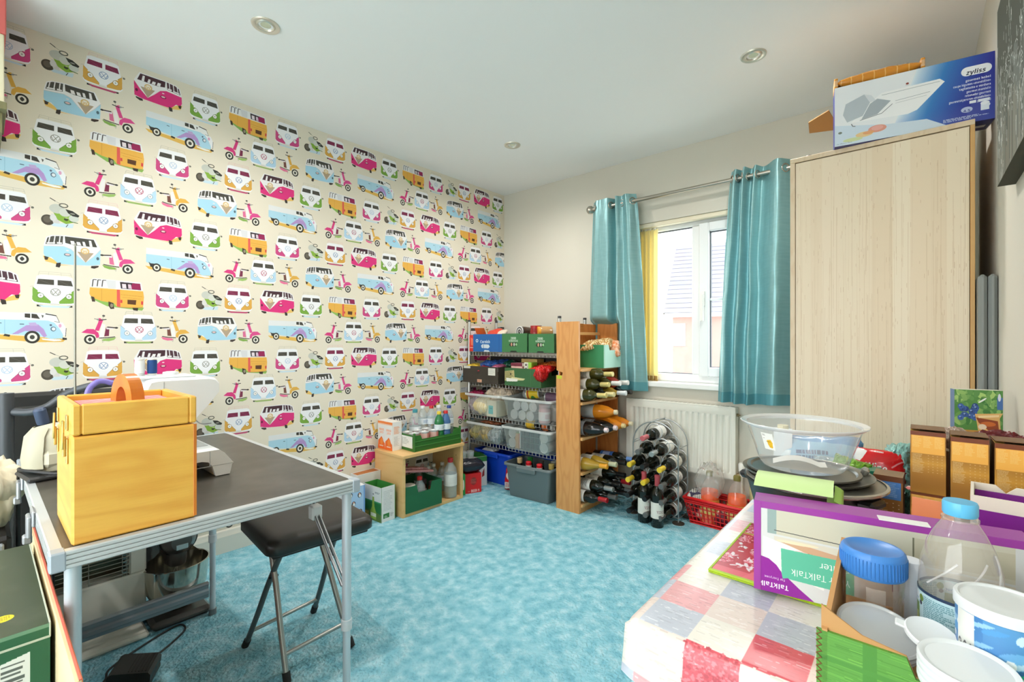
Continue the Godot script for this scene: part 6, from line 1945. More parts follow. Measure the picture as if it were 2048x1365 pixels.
	part(t, "thread_guide", tube(smooth_path([W(-1.66, 0.90, 0.42), W(-1.63, 0.865, 0.44), W(-1.625, 0.862, 0.47)], 5), 0.0016, 6), M(C(150, 150, 150), 0.3, 0.8))
	part(t, "presser_foot", boxes([[-1.705, -1.695, 0.80, 0.86, -0.43, -0.42], [-1.72, -1.68, 0.798, 0.804, -0.445, -0.40]], 0.001), M(C(180, 182, 184), 0.25, 0.9))
	part(t, "spool_tray", boxes([[-1.78, -1.66, 1.003, 1.010, -0.44, -0.28]], 0.003), pale)
	part(t, "spool_pin", tubes([[W(-1.745, 1.0, 0.318), W(-1.745, 1.068, 0.318)], [W(-1.745, 1.0, 0.348), W(-1.745, 1.068, 0.348)]], 0.002, 6), pale)
	part(t, "winder_button", lathe([0, 0, 0.02, 0, 0.021, 0.004, 0.02, 0.010, 0.01, 0.012, 0, 0.012], 18), white, Vector3(-1.735, 1.008, -0.392))
	t.set_meta("label", "white sewing machine behind the wooden case on folding table")
	var sp := [[0.318, C(232, 232, 230), "spool of white thread on the sewing machine's top"], [0.348, C(30, 70, 130), "spool of navy blue thread on the sewing machine's top"]]
	for s in sp:
		var o := thing("thread_spool", s[2], "thread spool", W(-1.745, 1.0105, s[0]), 0, "thread spools on the sewing machine")
		part(o, "reel", lathe([0.0024, 0, 0.012, 0, 0.012, 0.004, 0.006, 0.005, 0.006, 0.045, 0.012, 0.046, 0.012, 0.05, 0.0024, 0.05], 16), M(C(236, 234, 228), 0.4))
		part(o, "thread", lathe([0.0115, 0.005, 0.0125, 0.01, 0.0125, 0.04, 0.0115, 0.045], 16), M(s[1], 0.8))
	# ---- beige rounded appliance with its flex, purple handle, steel rod
	var beige := M(C(206, 200, 176), 0.4)
	var beige2 := M(C(190, 184, 158), 0.4)
	t = thing("small_appliance", "beige rounded electrical appliance at the table's back left corner", "appliance", W(-1.92, TY + 0.0006, 0.18), 8)
	part(t, "body", joined([moved(boxes([[-0.06, 0.06, 0.012, 0.1, -0.06, 0.085]], 0.03), Vector3.ZERO), moved(lathe([0, 0.02, 0.055, 0.02, 0.062, 0.05, 0.058, 0.12, 0.045, 0.142, 0.02, 0.15, 0, 0.15], 24, 0, TAU, Vector2(1.0, 1.35)), Vector3(0, 0, 0.01))]), beige)
	part(t, "end_cover", lathe([0.048, 0.02, 0.064, 0.03, 0.066, 0.06, 0.061, 0.12, 0.048, 0.144], 20, -0.6, 0.9, Vector2(1.02, 1.37)), beige2, Vector3(0, 0, 0.01))
	part(t, "base", boxes([[-0.07, 0.07, 0, 0.014, -0.08, 0.1]], 0.005), M(C(50, 50, 50), 0.5))
	part(t, "knob", lathe([0, 0, 0.014, 0, 0.016, 0.014, 0.008, 0.02, 0, 0.02], 16), M(C(216, 210, 190), 0.4), Vector3(0, 0.148, 0))
	solo("power_flex", tube(smooth_path([W(-1.80, TY + 0.03, 0.20), W(-1.82, TY + 0.02, 0.15), W(-1.9, TY + 0.028, 0.085), W(-1.97, 0.73, 0.081), W(-2.03, 0.62, 0.081), W(-2.07, 0.3, 0.083), W(-2.10, 0.02, 0.09), W(-2.2, 0.006, 0.11)], 6), 0.005, 8), M(C(34, 34, 34), 0.5), "black power flex looping off the table's left end by the appliance", "cable")
	solo("plastic_loop", tube(smooth_path([W(-1.88, TY + 0.004, 0.215), W(-1.88, 0.93, 0.215), W(-1.88, 0.985, 0.235), W(-1.88, 0.985, 0.268), W(-1.88, 0.95, 0.285), W(-1.88, TY + 0.004, 0.288)], 6), 0.008, 10), M(C(130, 118, 196), 0.35), "purple curved plastic loop showing over the wooden case", "loop")
	t = thing("steel_rod", "thin upright steel rod behind the wooden case", "rod", W(-2.1, TY + 0.0006, 0.213))
	part(t, "rod", tube([Vector3.ZERO, Vector3(0, 0.705, 0)], 0.0032, 8), M(C(150, 150, 140), 0.3, 0.8))
	part(t, "base", lathe([0, 0, 0.03, 0, 0.03, 0.006, 0.006, 0.012, 0, 0.012], 18), M(C(70, 70, 68), 0.5))
	part(t, "hook", tube(arc(Vector3(0.006, 0.705, 0), Vector3(0.006, 0, 0), Vector3(0, 0.01, 0), 180, 0, 6), 0.002, 6), M(C(150, 150, 140), 0.3, 0.8))

func build_under_table() -> void:
	# ---- halogen heater
	var cream := M(C(222, 222, 210), 0.4)
	var dark := M(C(30, 30, 28), 0.5)
	var wire := M(C(176, 172, 160), 0.3, 0.8)
	var t := thing("halogen_heater", "white electric heater with black wire grille under folding table", "heater", W(-2.31, 0, 0.285))
	part(t, "housing", boxes([[-0.05, 0.05, 0.04, 0.22, -0.148, 0.15], [-0.05, 0.05, 0.525, 0.57, -0.148, 0.15], [-0.05, 0.05, 0.22, 0.525, -0.148, -0.095], [-0.05, 0.05, 0.22, 0.525, 0.13, 0.15], [-0.05, -0.03, 0.2, 0.53, -0.14, 0.14]], 0.006), cream)
	part(t, "reflector", box(-0.03, -0.026, 0.22, 0.525, -0.095, 0.13, 0), M(C(90, 86, 70), 0.25, 0.9))
	for y in [0.29, 0.39, 0.48]:
		var e := part(t, "heating_tube", tube([Vector3(-0.005, y, -0.085), Vector3(-0.005, y, 0.12)], 0.007, 10), M(C(206, 200, 180), 0.2))
		part(e, "end_cap", boxes([[-0.015, 0.005, y - 0.01, y + 0.01, -0.095, -0.08]], 0.002), M(C(170, 160, 120), 0.4, 0.5))
	var l := []
	for i in 19:
		var y := 0.232 + i * 0.0155
		l.append([Vector3(0.046, y, -0.095), Vector3(0.05, y, -0.08), Vector3(0.05, y, 0.115), Vector3(0.046, y, 0.13)])
	for z in [-0.075, -0.088, 0.02, 0.115]:
		l.append([Vector3(0.048, 0.222, z), Vector3(0.048, 0.522, z)])
	part(t, "grille", tubes(l, 0.0017, 5), wire)
	part(t, "mesh_edge", boxes(range(22).map(func(i): return [0.036, 0.04, 0.228 + i * 0.0133, 0.234 + i * 0.0133, -0.092, -0.078])), M(C(130, 170, 180), 0.4))
	part(t, "foot", boxes([[-0.09, 0.14, 0.0, 0.022, -0.14, 0.14], [-0.04, 0.04, 0.02, 0.045, -0.12, 0.12]], 0.008), cream)
	solo("heater_flex", tube(smooth_path([W(-2.255, 0.52, 0.19), W(-2.24, 0.40, 0.17), W(-2.235, 0.25, 0.172), W(-2.20, 0.10, 0.15), W(-2.10, 0.008, 0.13), W(-2.0, 0.006, 0.16)], 6), 0.0035, 8), M(C(28, 28, 28), 0.5), "black flex hanging down in front of the heater grille", "cable")
	# ---- stand mixer
	var chrome := M(C(200, 196, 184), 0.12, 0.95)
	var dk := M(C(96, 92, 88), 0.28, 0.45)
	t = thing("stand_mixer", "dark grey stand mixer with shiny steel bowl under folding table", "mixer", W(-2.30, 0, 0.535), 0)
	part(t, "base", boxes([[-0.12, 0.12, 0, 0.035, -0.10, 0.10]], 0.014), dk)
	part(t, "column", boxes([[-0.15, -0.085, 0.02, 0.32, -0.055, 0.055]], 0.02), dk)
	var b := part(t, "bowl", lathe([0, 0.037, 0.05, 0.037, 0.055, 0.043, 0.085, 0.075, 0.103, 0.12, 0.109, 0.17, 0.111, 0.213, 0.1135, 0.2145, 0.1135, 0.217, 0.1085, 0.217, 0.106, 0.17, 0.1, 0.12, 0.082, 0.077, 0.05, 0.045, 0, 0.044], 40), chrome, Vector3(0.02, 0, 0))
	part(b, "splash_guard", lathe([0.07, 0.25, 0.106, 0.213], 16, 3.6, 5.4), M(C(190, 188, 180), 0.15, 0.8))
	part(t, "head", lathe([0, 0, 0.045, 0.004, 0.062, 0.02, 0.068, 0.06, 0.066, 0.16, 0.056, 0.21, 0.035, 0.235, 0, 0.24], 28), dk, Vector3(-0.14, 0.315, 0), Vector3(0, 0, -90))
	part(t, "chrome_band", lathe([0.0665, 0.0, 0.0665, 0.022], 28), M(C(196, 206, 208), 0.2, 0.8), Vector3(0.03, 0.315, 0), Vector3(0, 0, -90))
	part(t, "hub", lathe([0.0, 0.0, 0.03, 0.0, 0.034, 0.02, 0.034, 0.06, 0, 0.06], 24), dk, Vector3(0.025, 0.205, 0))
	part(t, "badge_band", box(0.098, 0.1005, 0.285, 0.305, -0.02, 0.02, 0.001), M(C(206, 210, 208), 0.25, 0.7))
	part(t, "whisk", tubes([[Vector3(0.025, 0.25, 0), Vector3(0.025, 0.16, 0)], [Vector3(0.025, 0.2, 0), Vector3(0.055, 0.13, 0), Vector3(0.025, 0.07, 0), Vector3(-0.005, 0.13, 0), Vector3(0.025, 0.2, 0)], [Vector3(0.025, 0.2, 0), Vector3(0.025, 0.13, 0.03), Vector3(0.025, 0.07, 0), Vector3(0.025, 0.13, -0.03), Vector3(0.025, 0.2, 0)]], 0.002, 6), M(C(210, 210, 206), 0.2, 0.9))
	# ---- foot pedal and its lead
	var blk := M(C(30, 30, 28), 0.35)
	t = thing("foot_pedal", "black sewing machine foot pedal on the carpet", "pedal", W(-1.93, 0, 0.335), 62)
	part(t, "base", boxes([[-0.06, 0.06, 0, 0.022, -0.055, 0.055]], 0.006), blk)
	part(t, "treadle", extrude([-0.055, 0.02, -0.06, 0.03, -0.05, 0.062, -0.04, 0.066, 0.055, 0.05, 0.062, 0.04, 0.06, 0.02], 0.105), blk, Vector3(0, 0, -0.0525))
	part(t, "grip", boxes(range(6).map(func(i): return [0.0 + i * 0.009, 0.004 + i * 0.009, 0.0595 - i * 0.0015, 0.0612 - i * 0.0015, -0.045, 0.045])), M(C(44, 44, 42), 0.6))
	solo("pedal_lead", tube(smooth_path([W(-1.985, 0.02, 0.40), W(-2.06, 0.006, 0.47), W(-2.12, 0.005, 0.525), W(-2.17, 0.005, 0.515), W(-2.14, 0.005, 0.43), W(-2.06, 0.005, 0.30), W(-1.99, 0.006, 0.27), W(-1.90, 0.005, 0.19), W(-1.82, 0.005, 0.15)], 8), 0.0035, 8), M(C(24, 24, 24), 0.5), "thin black lead looping on the carpet by the foot pedal", "cable")

func build_stool() -> void:
	var steel := M(C(168, 170, 166), 0.3, 0.75)
	var dsteel := M(C(96, 100, 100), 0.35, 0.6)
	var vinyl := M(C(38, 36, 32), 0.38)
	var t := thing("folding_stool", "folding stool with black padded seat under table's right edge", "stool", Vector3.ZERO)
	# padded seat, corners rounded
	var cx := -1.715
	var ca := 0.808
	var st := ST()
	var ring := func(s: float) -> Array:
		var o := []
		var hx := 0.175 * s
		var hz := 0.185 * s
		var r := 0.035
		for q in [[1, 1, 0], [1, -1, 90], [-1, -1, 180], [-1, 1, 270]]:
			for k in 6:
				var a: float = deg_to_rad(90.0 - q[2] - 90.0 * k / 5.0)
				o.append(Vector3(q[0] * (hx - r) + cos(a) * r, 0, q[1] * (hz - r) + sin(a) * r))
		return o
	var lv := [[0.96, 0.0], [1.0, 0.006], [1.0, 0.03], [0.97, 0.042], [0.90, 0.05], [0.7, 0.054], [0.4, 0.056]]
	st.set_smooth_group(1)
	for i in lv.size() - 1:
		var a: Array = ring.call(lv[i][0])
		var b: Array = ring.call(lv[i + 1][0])
		for j in a.size():
			var k := (j + 1) % a.size()
			var ha := Vector3(0, lv[i][1], 0)
			var hb := Vector3(0, lv[i + 1][1], 0)
			quad(st, a[k] + ha, a[j] + ha, b[j] + hb, b[k] + hb)
	for e in [[0.96, 0.0, 1], [0.4, 0.056, 0]]:
		var a: Array = ring.call(e[0])
		for j in range(1, a.size() - 1):
			if e[2] == 1:
				tri(st, a[0] + Vector3(0, e[1], 0), a[j] + Vector3(0, e[1], 0), a[j + 1] + Vector3(0, e[1], 0))
			else:
				tri(st, a[0] + Vector3(0, e[1], 0), a[j + 1] + Vector3(0, e[1], 0), a[j] + Vector3(0, e[1], 0))
	part(t, "seat", done(st), vinyl, W(cx, 0.412, ca), Vector3(0, -5, 0))
	part(t, "seat_base", box(-0.155, 0.155, 0.4, 0.412, -0.165, 0.165, 0.003), M(C(30, 30, 30), 0.6), W(cx, 0, ca), Vector3(0, -5, 0))
	var rub := M(C(24, 24, 24), 0.7)
	var L := [[Vector2(-1.843, 0.64), Vector2(-1.61, 0.672), dsteel], [Vector2(-1.538, 0.66), Vector2(-1.69, 0.668), steel], [Vector2(-1.865, 0.905), Vector2(-1.655, 0.90), dsteel], [Vector2(-1.545, 0.892), Vector2(-1.715, 0.845), steel]]
	for q in L:
		var foot := W(q[0].x, 0.0, q[0].y)
		var top := W(q[1].x, 0.402, q[1].y)
		var d: Vector3 = (top - foot).normalized()
		var mid: Vector3 = foot.lerp(top, 0.68) + Vector3(0.006 * signf(q[0].x + 1.7), 0, 0)
		var g := part(t, "leg", tube(smooth_path([foot + d * 0.012, foot.lerp(top, 0.35), mid, top], 4), 0.0095, 12), q[2])
		part(g, "rubber_foot", tube([foot + Vector3(0, 0.004, 0), foot + d * 0.035], 0.0125, 12), rub)
	part(t, "stretcher", tube([W(-1.843 + 0.233 * 0.17, 0.07, 0.645), W(-1.865 + 0.225 * 0.17, 0.07, 0.909)], 0.007, 10), steel)
	part(t, "stretcher", tube([W(-1.538 - 0.152 * 0.2, 0.08, 0.662), W(-1.545 - 0.17 * 0.2, 0.08, 0.896)], 0.007, 10), steel)
	part(t, "cross_tube", tube([W(-1.61, 0.395, 0.672), W(-1.655, 0.395, 0.90)], 0.0095, 10), dsteel)
	part(t, "cross_tube", tube([W(-1.69, 0.395, 0.668), W(-1.715, 0.395, 0.845)], 0.0095, 10), steel)
	for a in [0.668, 0.88]:
		part(t, "rivet", tube([W(-1.667, 0.303, a - 0.016), W(-1.667, 0.303, a + 0.016)], 0.004, 8), M(C(60, 60, 60), 0.3, 0.8))

func build_left_edge() -> void:
	# ---- green carton at the lower left with yellow sticker and bar code
	var cv := Cv.new(1024, 512, C(38, 94, 60))
	cv.poly([Vector2(868, 40), Vector2(962, 34), Vector2(962, 126), Vector2(868, 134)], C(226, 228, 224))
	for i in 11:
		cv.rect(876, 44 + i * 7, 70 - (i % 3) * 6, [2, 4, 3, 5, 2, 3][i % 6], C(90, 96, 92))
	cv.rect(0, 0, 1024, 6, C(110, 150, 120)); cv.rect(900, 150, 60, 8, C(60, 120, 84))
	var top := Cv.new(512, 512, C(70, 82, 60))
	top.mottle(C(92, 100, 80), 0.5, 0.008, 5)
	top.ell(430, 68, 15, 17, C(232, 214, 40)); top.lines(421, 58, 18, 18, 5, C(170, 150, 30))
	var t := thing("green_carton", "dark green carton with yellow sticker and bar code, lower left", "box", Vector3(-1.44, 0, 0.1225), 0)
	var gm := M(C(44, 92, 60), 0.4)
	part(t, "body", carton(0.50, 0.60, 0.42, {"right": MT(cv.tex(), 0.4), "top": MT(top.tex(), 0.4)}, gm))
	part(t, "lid_edge", boxes([[-0.251, 0.251, 0.575, 0.602, -0.211, -0.2085], [0.249, 0.2512, 0.574, 0.578, -0.21, 0.21]], 0.0005), M(C(190, 196, 178), 0.7))
	# ---- sheet of cardboard standing between it and the table
	t = thing("cardboard_sheet", "cream cardboard sheet with red edge standing against the table end", "cardboard", W(-1.43, 0, 0.0985), 0)
	part(t, "sheet", box(-0.50, 0.50, 0.0, 0.612, -0.003, 0.004, 0), M(C(226, 204, 160), 0.8))
	part(t, "red_edge", box(-0.50, 0.50, 0.612, 0.614, -0.003, 0.0, 0), M(C(222, 110, 90), 0.7))
	part(t, "outer_print", box(-0.50, 0.50, 0.0, 0.612, -0.0045, -0.003, 0), M(C(206, 120, 80), 0.7))
	# ---- dark grey tubular frame
	var grey := M(C(78, 82, 86), 0.4, 0.3)
	t = thing("tube_frame", "dark grey tubular metal frame standing at the picture's left edge", "frame", Vector3.ZERO)
	part(t, "post", tube([W(-2.34, 0.0, 0.066), W(-2.34, 0.935, 0.066)], 0.019, 14), grey)
	part(t, "post", tube([W(-2.36, 0.0, -0.01), W(-2.36, 0.90, -0.01)], 0.017, 14), grey)
	part(t, "crossbar", tube(smooth_path([W(-2.34, 0.87, 0.075), W(-2.30, 0.868, 0.12), W(-2.27, 0.885, 0.16), W(-2.24, 0.93, 0.21), W(-2.2, 0.955, 0.27), W(-2.2, 0.96, 0.34)], 6), 0.013, 12), grey)
	part(t, "crossbar", tube([W(-2.36, 0.30, -0.01), W(-2.34, 0.30, 0.066)], 0.012, 12), grey)
	part(t, "joint_clip", lathe([0, 0, 0.016, 0, 0.017, 0.01, 0.017, 0.05, 0.012, 0.056, 0, 0.056], 16), M(C(70, 84, 110), 0.4), W(-2.262, 0.83, 0.15), Vector3(12, 0, -10))
	t = thing("keyboard_case", "long flat black case standing behind the appliance by wall", "case", W(-2.56, 0, 0.40))
	part(t, "body", box(-0.03, 0.03, 0.0, 0.915, -0.16, 0.34, 0.012), M(C(34, 34, 32), 0.6))
	part(t, "zip", box(0.03, 0.0318, 0.86, 0.866, -0.15, 0.33, 0), M(C(70, 70, 68), 0.4))
	# ---- canvas tote bag on a black trolley with grey handle
	t = thing("tote_bag", "crumpled cream canvas bag at the left edge above green carton", "bag", W(-2.09, 0.565, 0.02))
	part(t, "bag_body", joined([moved(pillow(0.2, 0.17, 0.12, 5, 0.35, 16), Vector3(0, -0.01, 0), Vector3(0, 0, 8)), moved(pillow(0.17, 0.10, 0.11, 8, 0.4, 14), Vector3(0.02, 0.09, 0.0), Vector3(0, 30, -18))]), M(C(226, 214, 186), 0.9))
	part(t, "strap", tube(smooth_path([Vector3(-0.05, 0.16, 0.03), Vector3(0.01, 0.185, 0.045), Vector3(0.07, 0.15, 0.05), Vector3(0.085, 0.08, 0.055), Vector3(0.06, 0.03, 0.06)], 6), 0.008, 6), M(C(214, 200, 168), 0.9))
	t = thing("crate_trolley", "black crate with grey plastic clasp under the canvas bag", "crate", W(-2.08, 0, -0.005))
	part(t, "body", box(-0.16, 0.14, 0, 0.56, -0.07, 0.065, 0.01), M(C(30, 28, 28), 0.5))
	part(t, "clasp", boxes([[0.141, 0.16, 0.42, 0.545, -0.055, 0.0], [0.16, 0.168, 0.44, 0.475, -0.05, -0.01]], 0.004), M(C(150, 156, 162), 0.4))
	part(t, "clasp_hole", boxes([[0.1605, 0.1615, 0.495, 0.51, -0.035, -0.015]], 0), M(C(60, 62, 66), 0.5))
	# ---- box on a wall shelf high at the left edge
	var olive := M(C(126, 122, 84), 0.6)
	struct("trim_2", boxes([[LW, -2.44, 1.935, 1.962, -0.07, 0.7], [LW, -2.48, 1.86, 1.935, -0.06, -0.03]], 0.002), olive)
	t = thing("storage_box", "red and cream storage box on the high shelf, top left", "box", W(-2.615, 1.963, -0.13), 0)
	part(t, "body", box(-0.12, 0.12, 0, 0.262, -0.195, 0.195, 0.003), M(C(238, 228, 196), 0.6))
	part(t, "lid", box(-0.125, 0.125, 0.262, 0.42, -0.2, 0.2, 0.003), M(C(226, 110, 104), 0.55))

const RY := 0.715   # right table top

func build_right_table() -> void:
	var x0 := -0.302
	var x1 := 0.192
	var a0 := 0.62
	var a1 := 1.84
	var t := thing("side_table", "table against right wall under the patchwork cloth", "table", Vector3.ZERO)
	var w := wood(C(190, 140, 96), C(150, 100, 60), 2, 1.0, 41)
	part(t, "tabletop", box(x0, x1, RY - 0.028, RY - 0.003, -a1, -a0, 0.004), w)
	for q in [[x0 + 0.03, a0 + 0.03], [x1 - 0.03, a0 + 0.03], [x0 + 0.03, a1 - 0.03], [x1 - 0.03, a1 - 0.03]]:
		part(t, "leg", box(q[0] - 0.02, q[0] + 0.02, 0, RY - 0.028, -q[1] - 0.02, -q[1] + 0.02, 0.003), w)
	part(t, "apron", boxes([[x0 + 0.03, x1 - 0.03, RY - 0.1, RY - 0.028, -a0 - 0.035, -a0 - 0.02], [x0 + 0.02, x0 + 0.035, RY - 0.1, RY - 0.028, -a1 + 0.03, -a0 - 0.03]], 0.001), w)
	# patchwork oilcloth
	var n := 512
	var cell := n / 8.0
	var cv := Cv.new(n, n, C(238, 232, 220))
	var cream := C(226, 222, 212)
	var grey := C(188, 193, 204)
	var pink := C(226, 166, 168)
	var red := C(214, 90, 100)
	var blush := C(222, 207, 198)
	# rows run away from the viewer, row 0 hangs over the front
	var rows := [[blush, red, cream, red, blush, grey, red, cream], [grey, cream, red, blush, grey, cream, pink, blush], [pink, blush, grey, cream, pink, red, cream, grey], [cream, grey, cream, red, blush, cream, grey, pink], [cream, pink, blush, grey, cream, red, blush, cream], [grey, cream, red, cream, grey, blush, pink, cream], [cream, blush, grey, pink, cream, grey, red, blush], [pink, cream, cream, grey, red, cream, blush, grey]]
	var r := RandomNumberGenerator.new()
	r.seed = 5
	for j in 8:
		for i in 8:
			var c: Color = rows[j][i]
			var y := n - (j + 1) * cell
			cv.rect(i * cell, y, cell, cell, c)
			for k in 90:
				var p := Vector2(i * cell + r.randf() * cell, y + r.randf() * cell)
				var l := r.randf_range(3, 16)
				var cc := c.lerp(Color.WHITE, r.randf() * 0.5) if r.randf() < 0.55 else c.darkened(r.randf() * 0.10)
				cv.rect(p.x, p.y, minf(l, i * cell + cell - p.x), r.randf_range(1, 2.5), cc)
	for i in 260:
		var p := Vector2(cell * 1 + r.randf() * cell, n - cell + r.randf() * cell)
		cv.ell(p.x, p.y, r.randf_range(1, 3), r.randf_range(1, 2), red.darkened(0.12) if r.randf() < 0.5 else red.lightened(0.2))
	var cm := MT(cv.tex(), 0.32)
	var ce := 0.0675
	var ca := 0.0695
	var UV := func(x: float, s: float) -> Vector2:
		# s is the run of cloth from the fold line between rows 0 and 1
		return Vector2((x + 0.2985) / (ce * 8), 1.0 - (s + ca) / (ca * 8))
	var top := RY + 0.0015
	var st := ST()
	st.set_smooth_group(1)
	# profile across x: left drop, rounded edge, top, right edge (at the wall)
	var px := []
	for v in [[-0.3185, -0.07], [-0.318, -0.05], [-0.3175, -0.03], [-0.316, -0.012], [-0.312, -0.004], [-0.304, 0.0], [-0.25, 0.0], [-0.18, 0.0], [-0.1, 0.0], [0.0, 0.0], [0.1, 0.0], [0.196, 0.0]]:
		px.append(Vector2(v[0], v[1]))
	var pz := []   # run s, distance a, drop
	for v in [[-0.082, 0.603, -0.078], [-0.066, 0.605, -0.062], [-0.05, 0.608, -0.046], [-0.03, 0.6095, -0.026], [-0.012, 0.612, -0.009], [-0.004, 0.617, -0.002], [0.004, 0.625, 0.0]]:
		pz.append(v)
	for i in 19:
		pz.append([0.004 + (i + 1) * 0.0645, 0.625 + (i + 1) * 0.0645, 0.0])
	var P := func(i: int, j: int) -> Vector3:
		var q: Vector2 = px[i]
		var z = pz[j]
		var yy: float = q.y + z[2]
		var x := q.x
		var a: float = z[1]
		if z[2] < -0.004:
			# waves of the hanging front, with the corner fold flaring out
			var k: float = -z[2] / 0.135
			a -= 0.010 * k * sin(q.x * 46.0 + 1.0) + 0.006 * k
			yy -= 0.10 * k * maxf(0.0, q.x + 0.30)
			if q.y < -0.004:
				yy = z[2] * (1.0 if q.y > -0.02 else 0.9) + q.y * 0.15
				x = -0.316 - 0.010 * k
				a += 0.012 * k + 0.02 * (-q.y) 
		elif q.y < -0.004:
			x -= 0.002 * sin(a * 21.0) * (-q.y / 0.1)
		else:
			yy += 0.0006 * sin(a * 60 + q.x * 40)
		return Vector3(x, top + yy, -a)
	for i in px.size() - 1:
		for j in pz.size() - 1:
			var xr0: float = px[i].x - (-px[i].y if i < 4 else 0.0)
			var xr1: float = px[i + 1].x - (-px[i + 1].y if i + 1 < 4 else 0.0)
			quad(st, P.call(i, j), P.call(i + 1, j), P.call(i + 1, j + 1), P.call(i, j + 1), UV.call(xr0, pz[j][0]), UV.call(xr1, pz[j][0]), UV.call(xr1, pz[j + 1][0]), UV.call(xr0, pz[j + 1][0]))
	solo("tablecloth", done(st), cm, "patchwork oilcloth of pink, grey and cream squares on right table", "tablecloth")

func build_right_table_things() -> void:
	var y := RY + 0.0025
	# ---- folded shopping bag printed with raspberries
	var cv := Cv.new(256, 256, C(206, 60, 76))
	var r := RandomNumberGenerator.new()
	r.seed = 12
	cv.rect(0, 0, 256, 256, C(196, 60, 72))
	for i in 22:
		var p := Vector2(r.randf() * 150, r.randf() * 235)
		var rr := r.randf_range(20, 38)
		cv.ell(p.x, p.y, rr, rr * 0.85, C(150, 30, 40).lerp(C(206, 60, 76), r.randf()))
		for k in 34:
			var q := p + Vector2(sqrt(r.randf()) * rr * 0.8, 0).rotated(r.randf() * TAU) * Vector2(1, 0.85)
			var b := r.randf()
			cv.ell(q.x, q.y, rr * 0.17, rr * 0.15, C(214, 70, 90).lerp(C(244, 190, 200), b * b))
			cv.ell(q.x - 1, q.y - 1, rr * 0.06, rr * 0.05, C(248, 226, 230))
	for i in 60:
		var p := Vector2(15 + r.randf() * 110, 110 + r.randf() * 110)
		cv.ell(p.x, p.y, r.randf_range(2, 9), r.randf_range(1, 4), C(240, 226, 230), r.randf() * 3)
	cv.rect(0, 232, 256, 24, C(226, 100, 110)); cv.poly([Vector2(90, 190), Vector2(150, 200), Vector2(140, 256), Vector2(60, 256)], C(232, 110, 120))
	cv.poly([Vector2(150, 180), Vector2(256, 170), Vector2(256, 256), Vector2(150, 256)], C(150, 50, 70)); cv.ell(216, 214, 40, 30, C(60, 96, 150)); cv.ell(208, 206, 22, 16, C(120, 160, 200))
	cv.rect(138, 150, 10, 106, C(176, 200, 40)); cv.rect(0, 60, 150, 7, C(196, 160, 60))
	var lime := M(C(172, 202, 36), 0.4)
	var t := thing("shopping_bag", "folded shopping bag printed with raspberries, lime edging, under purple box", "bag", Vector3(-0.165, y, -0.955), 0)
	part(t, "bag_body", carton(0.205, 0.006, 0.265, {"top": MT(cv.tex(), 0.25)}, lime))
	part(t, "edging", boxes([[-0.1035, 0.1035, 0.000, 0.0025, 0.128, 0.1345], [-0.1035, 0.1035, 0.0032, 0.0062, 0.128, 0.1355], [-0.1035, -0.099, 0, 0.0066, -0.13, 0.13]], 0.0008), lime)
	# ---- router carton, standing upside down
	cv = Cv.new(1024, 468, C(226, 228, 226))
	cv.rect(0, 0, 1024, 468, C(214, 218, 216))
	cv.poly([Vector2(90, 30), Vector2(960, 30), Vector2(960, 190), Vector2(640, 180), Vector2(90, 160)], C(206, 204, 184)); cv.rect(60, 30, 40, 130, C(150, 172, 168)); cv.line([Vector2(90, 140), Vector2(640, 168)], 4, C(84, 88, 84)); cv.rect(632, 60, 6, 110, C(120, 120, 100)); cv.poly([Vector2(638, 60), Vector2(960, 60), Vector2(960, 170), Vector2(638, 172)], C(196, 192, 168))
	cv.poly([Vector2(90, 170), Vector2(960, 200), Vector2(960, 240), Vector2(90, 210)], C(216, 212, 196)); cv.poly([Vector2(40, 180), Vector2(330, 250), Vector2(300, 400), Vector2(40, 320)], C(234, 236, 232))
	cv.poly([Vector2(120, 196), Vector2(200, 190), Vector2(360, 214), Vector2(440, 240), Vector2(440, 268), Vector2(260, 240)], C(206, 168, 136)); cv.ell(206, 252, 50, 26, C(226, 196, 190)); cv.poly([Vector2(236, 230), Vector2(400, 244), Vector2(430, 290), Vector2(280, 290), Vector2(240, 262)], C(96, 84, 80)); cv.ell(300, 262, 30, 16, C(140, 130, 126)); cv.ell(190, 190, 90, 8, C(230, 222, 190))
	cv.poly([Vector2(120, 228), Vector2(420, 236), Vector2(420, 392), Vector2(156, 380), Vector2(140, 400), Vector2(124, 384)], C(94, 192, 160))
	cv.text("Your TalkTalk", 285, 352, 44, C(236, 244, 240), 240, "Droid Sans", false, 0.0, true)
	cv.text("router", 342, 292, 44, C(236, 244, 240), 118, "Droid Sans", false, 0.0, true)
	var wave := [Vector2(0, 300), Vector2(30, 286), Vector2(66, 294), Vector2(100, 320), Vector2(122, 352), Vector2(128, 384), Vector2(150, 376), Vector2(200, 420), Vector2(262, 468), Vector2(0, 468)]
	cv.poly(wave, C(146, 36, 156))
	cv.text("TalkTalk", 88, 438, 34, C(240, 236, 244), 130, "Droid Sans", true, 0.0, true)
	cv.text("For Everyone", 92, 396, 16, C(236, 226, 240), 90, "Droid Sans", false, 0.0, true)
	cv.poly([Vector2(560, 240), Vector2(600, 214), Vector2(680, 230), Vector2(700, 320), Vector2(560, 330)], C(120, 40, 140)); cv.poly([Vector2(860, 240), Vector2(960, 260), Vector2(1000, 330), Vector2(900, 400), Vector2(820, 330)], C(128, 50, 150))
	cv.rect(0, 0, 1024, 10, C(236, 226, 236)); cv.rect(0, 0, 8, 468, C(236, 226, 236))
	var purple := M(C(158, 60, 160), 0.35)
	t = thing("router_box", "white and purple upside-down router box standing behind the green tray", "box", Vector3(-0.0435, y + 0.0075, -0.851), 10.3)
	part(t, "body", carton(0.31, 0.138, 0.046, {"front": MT(cv.tex(), 0.25)}, purple))
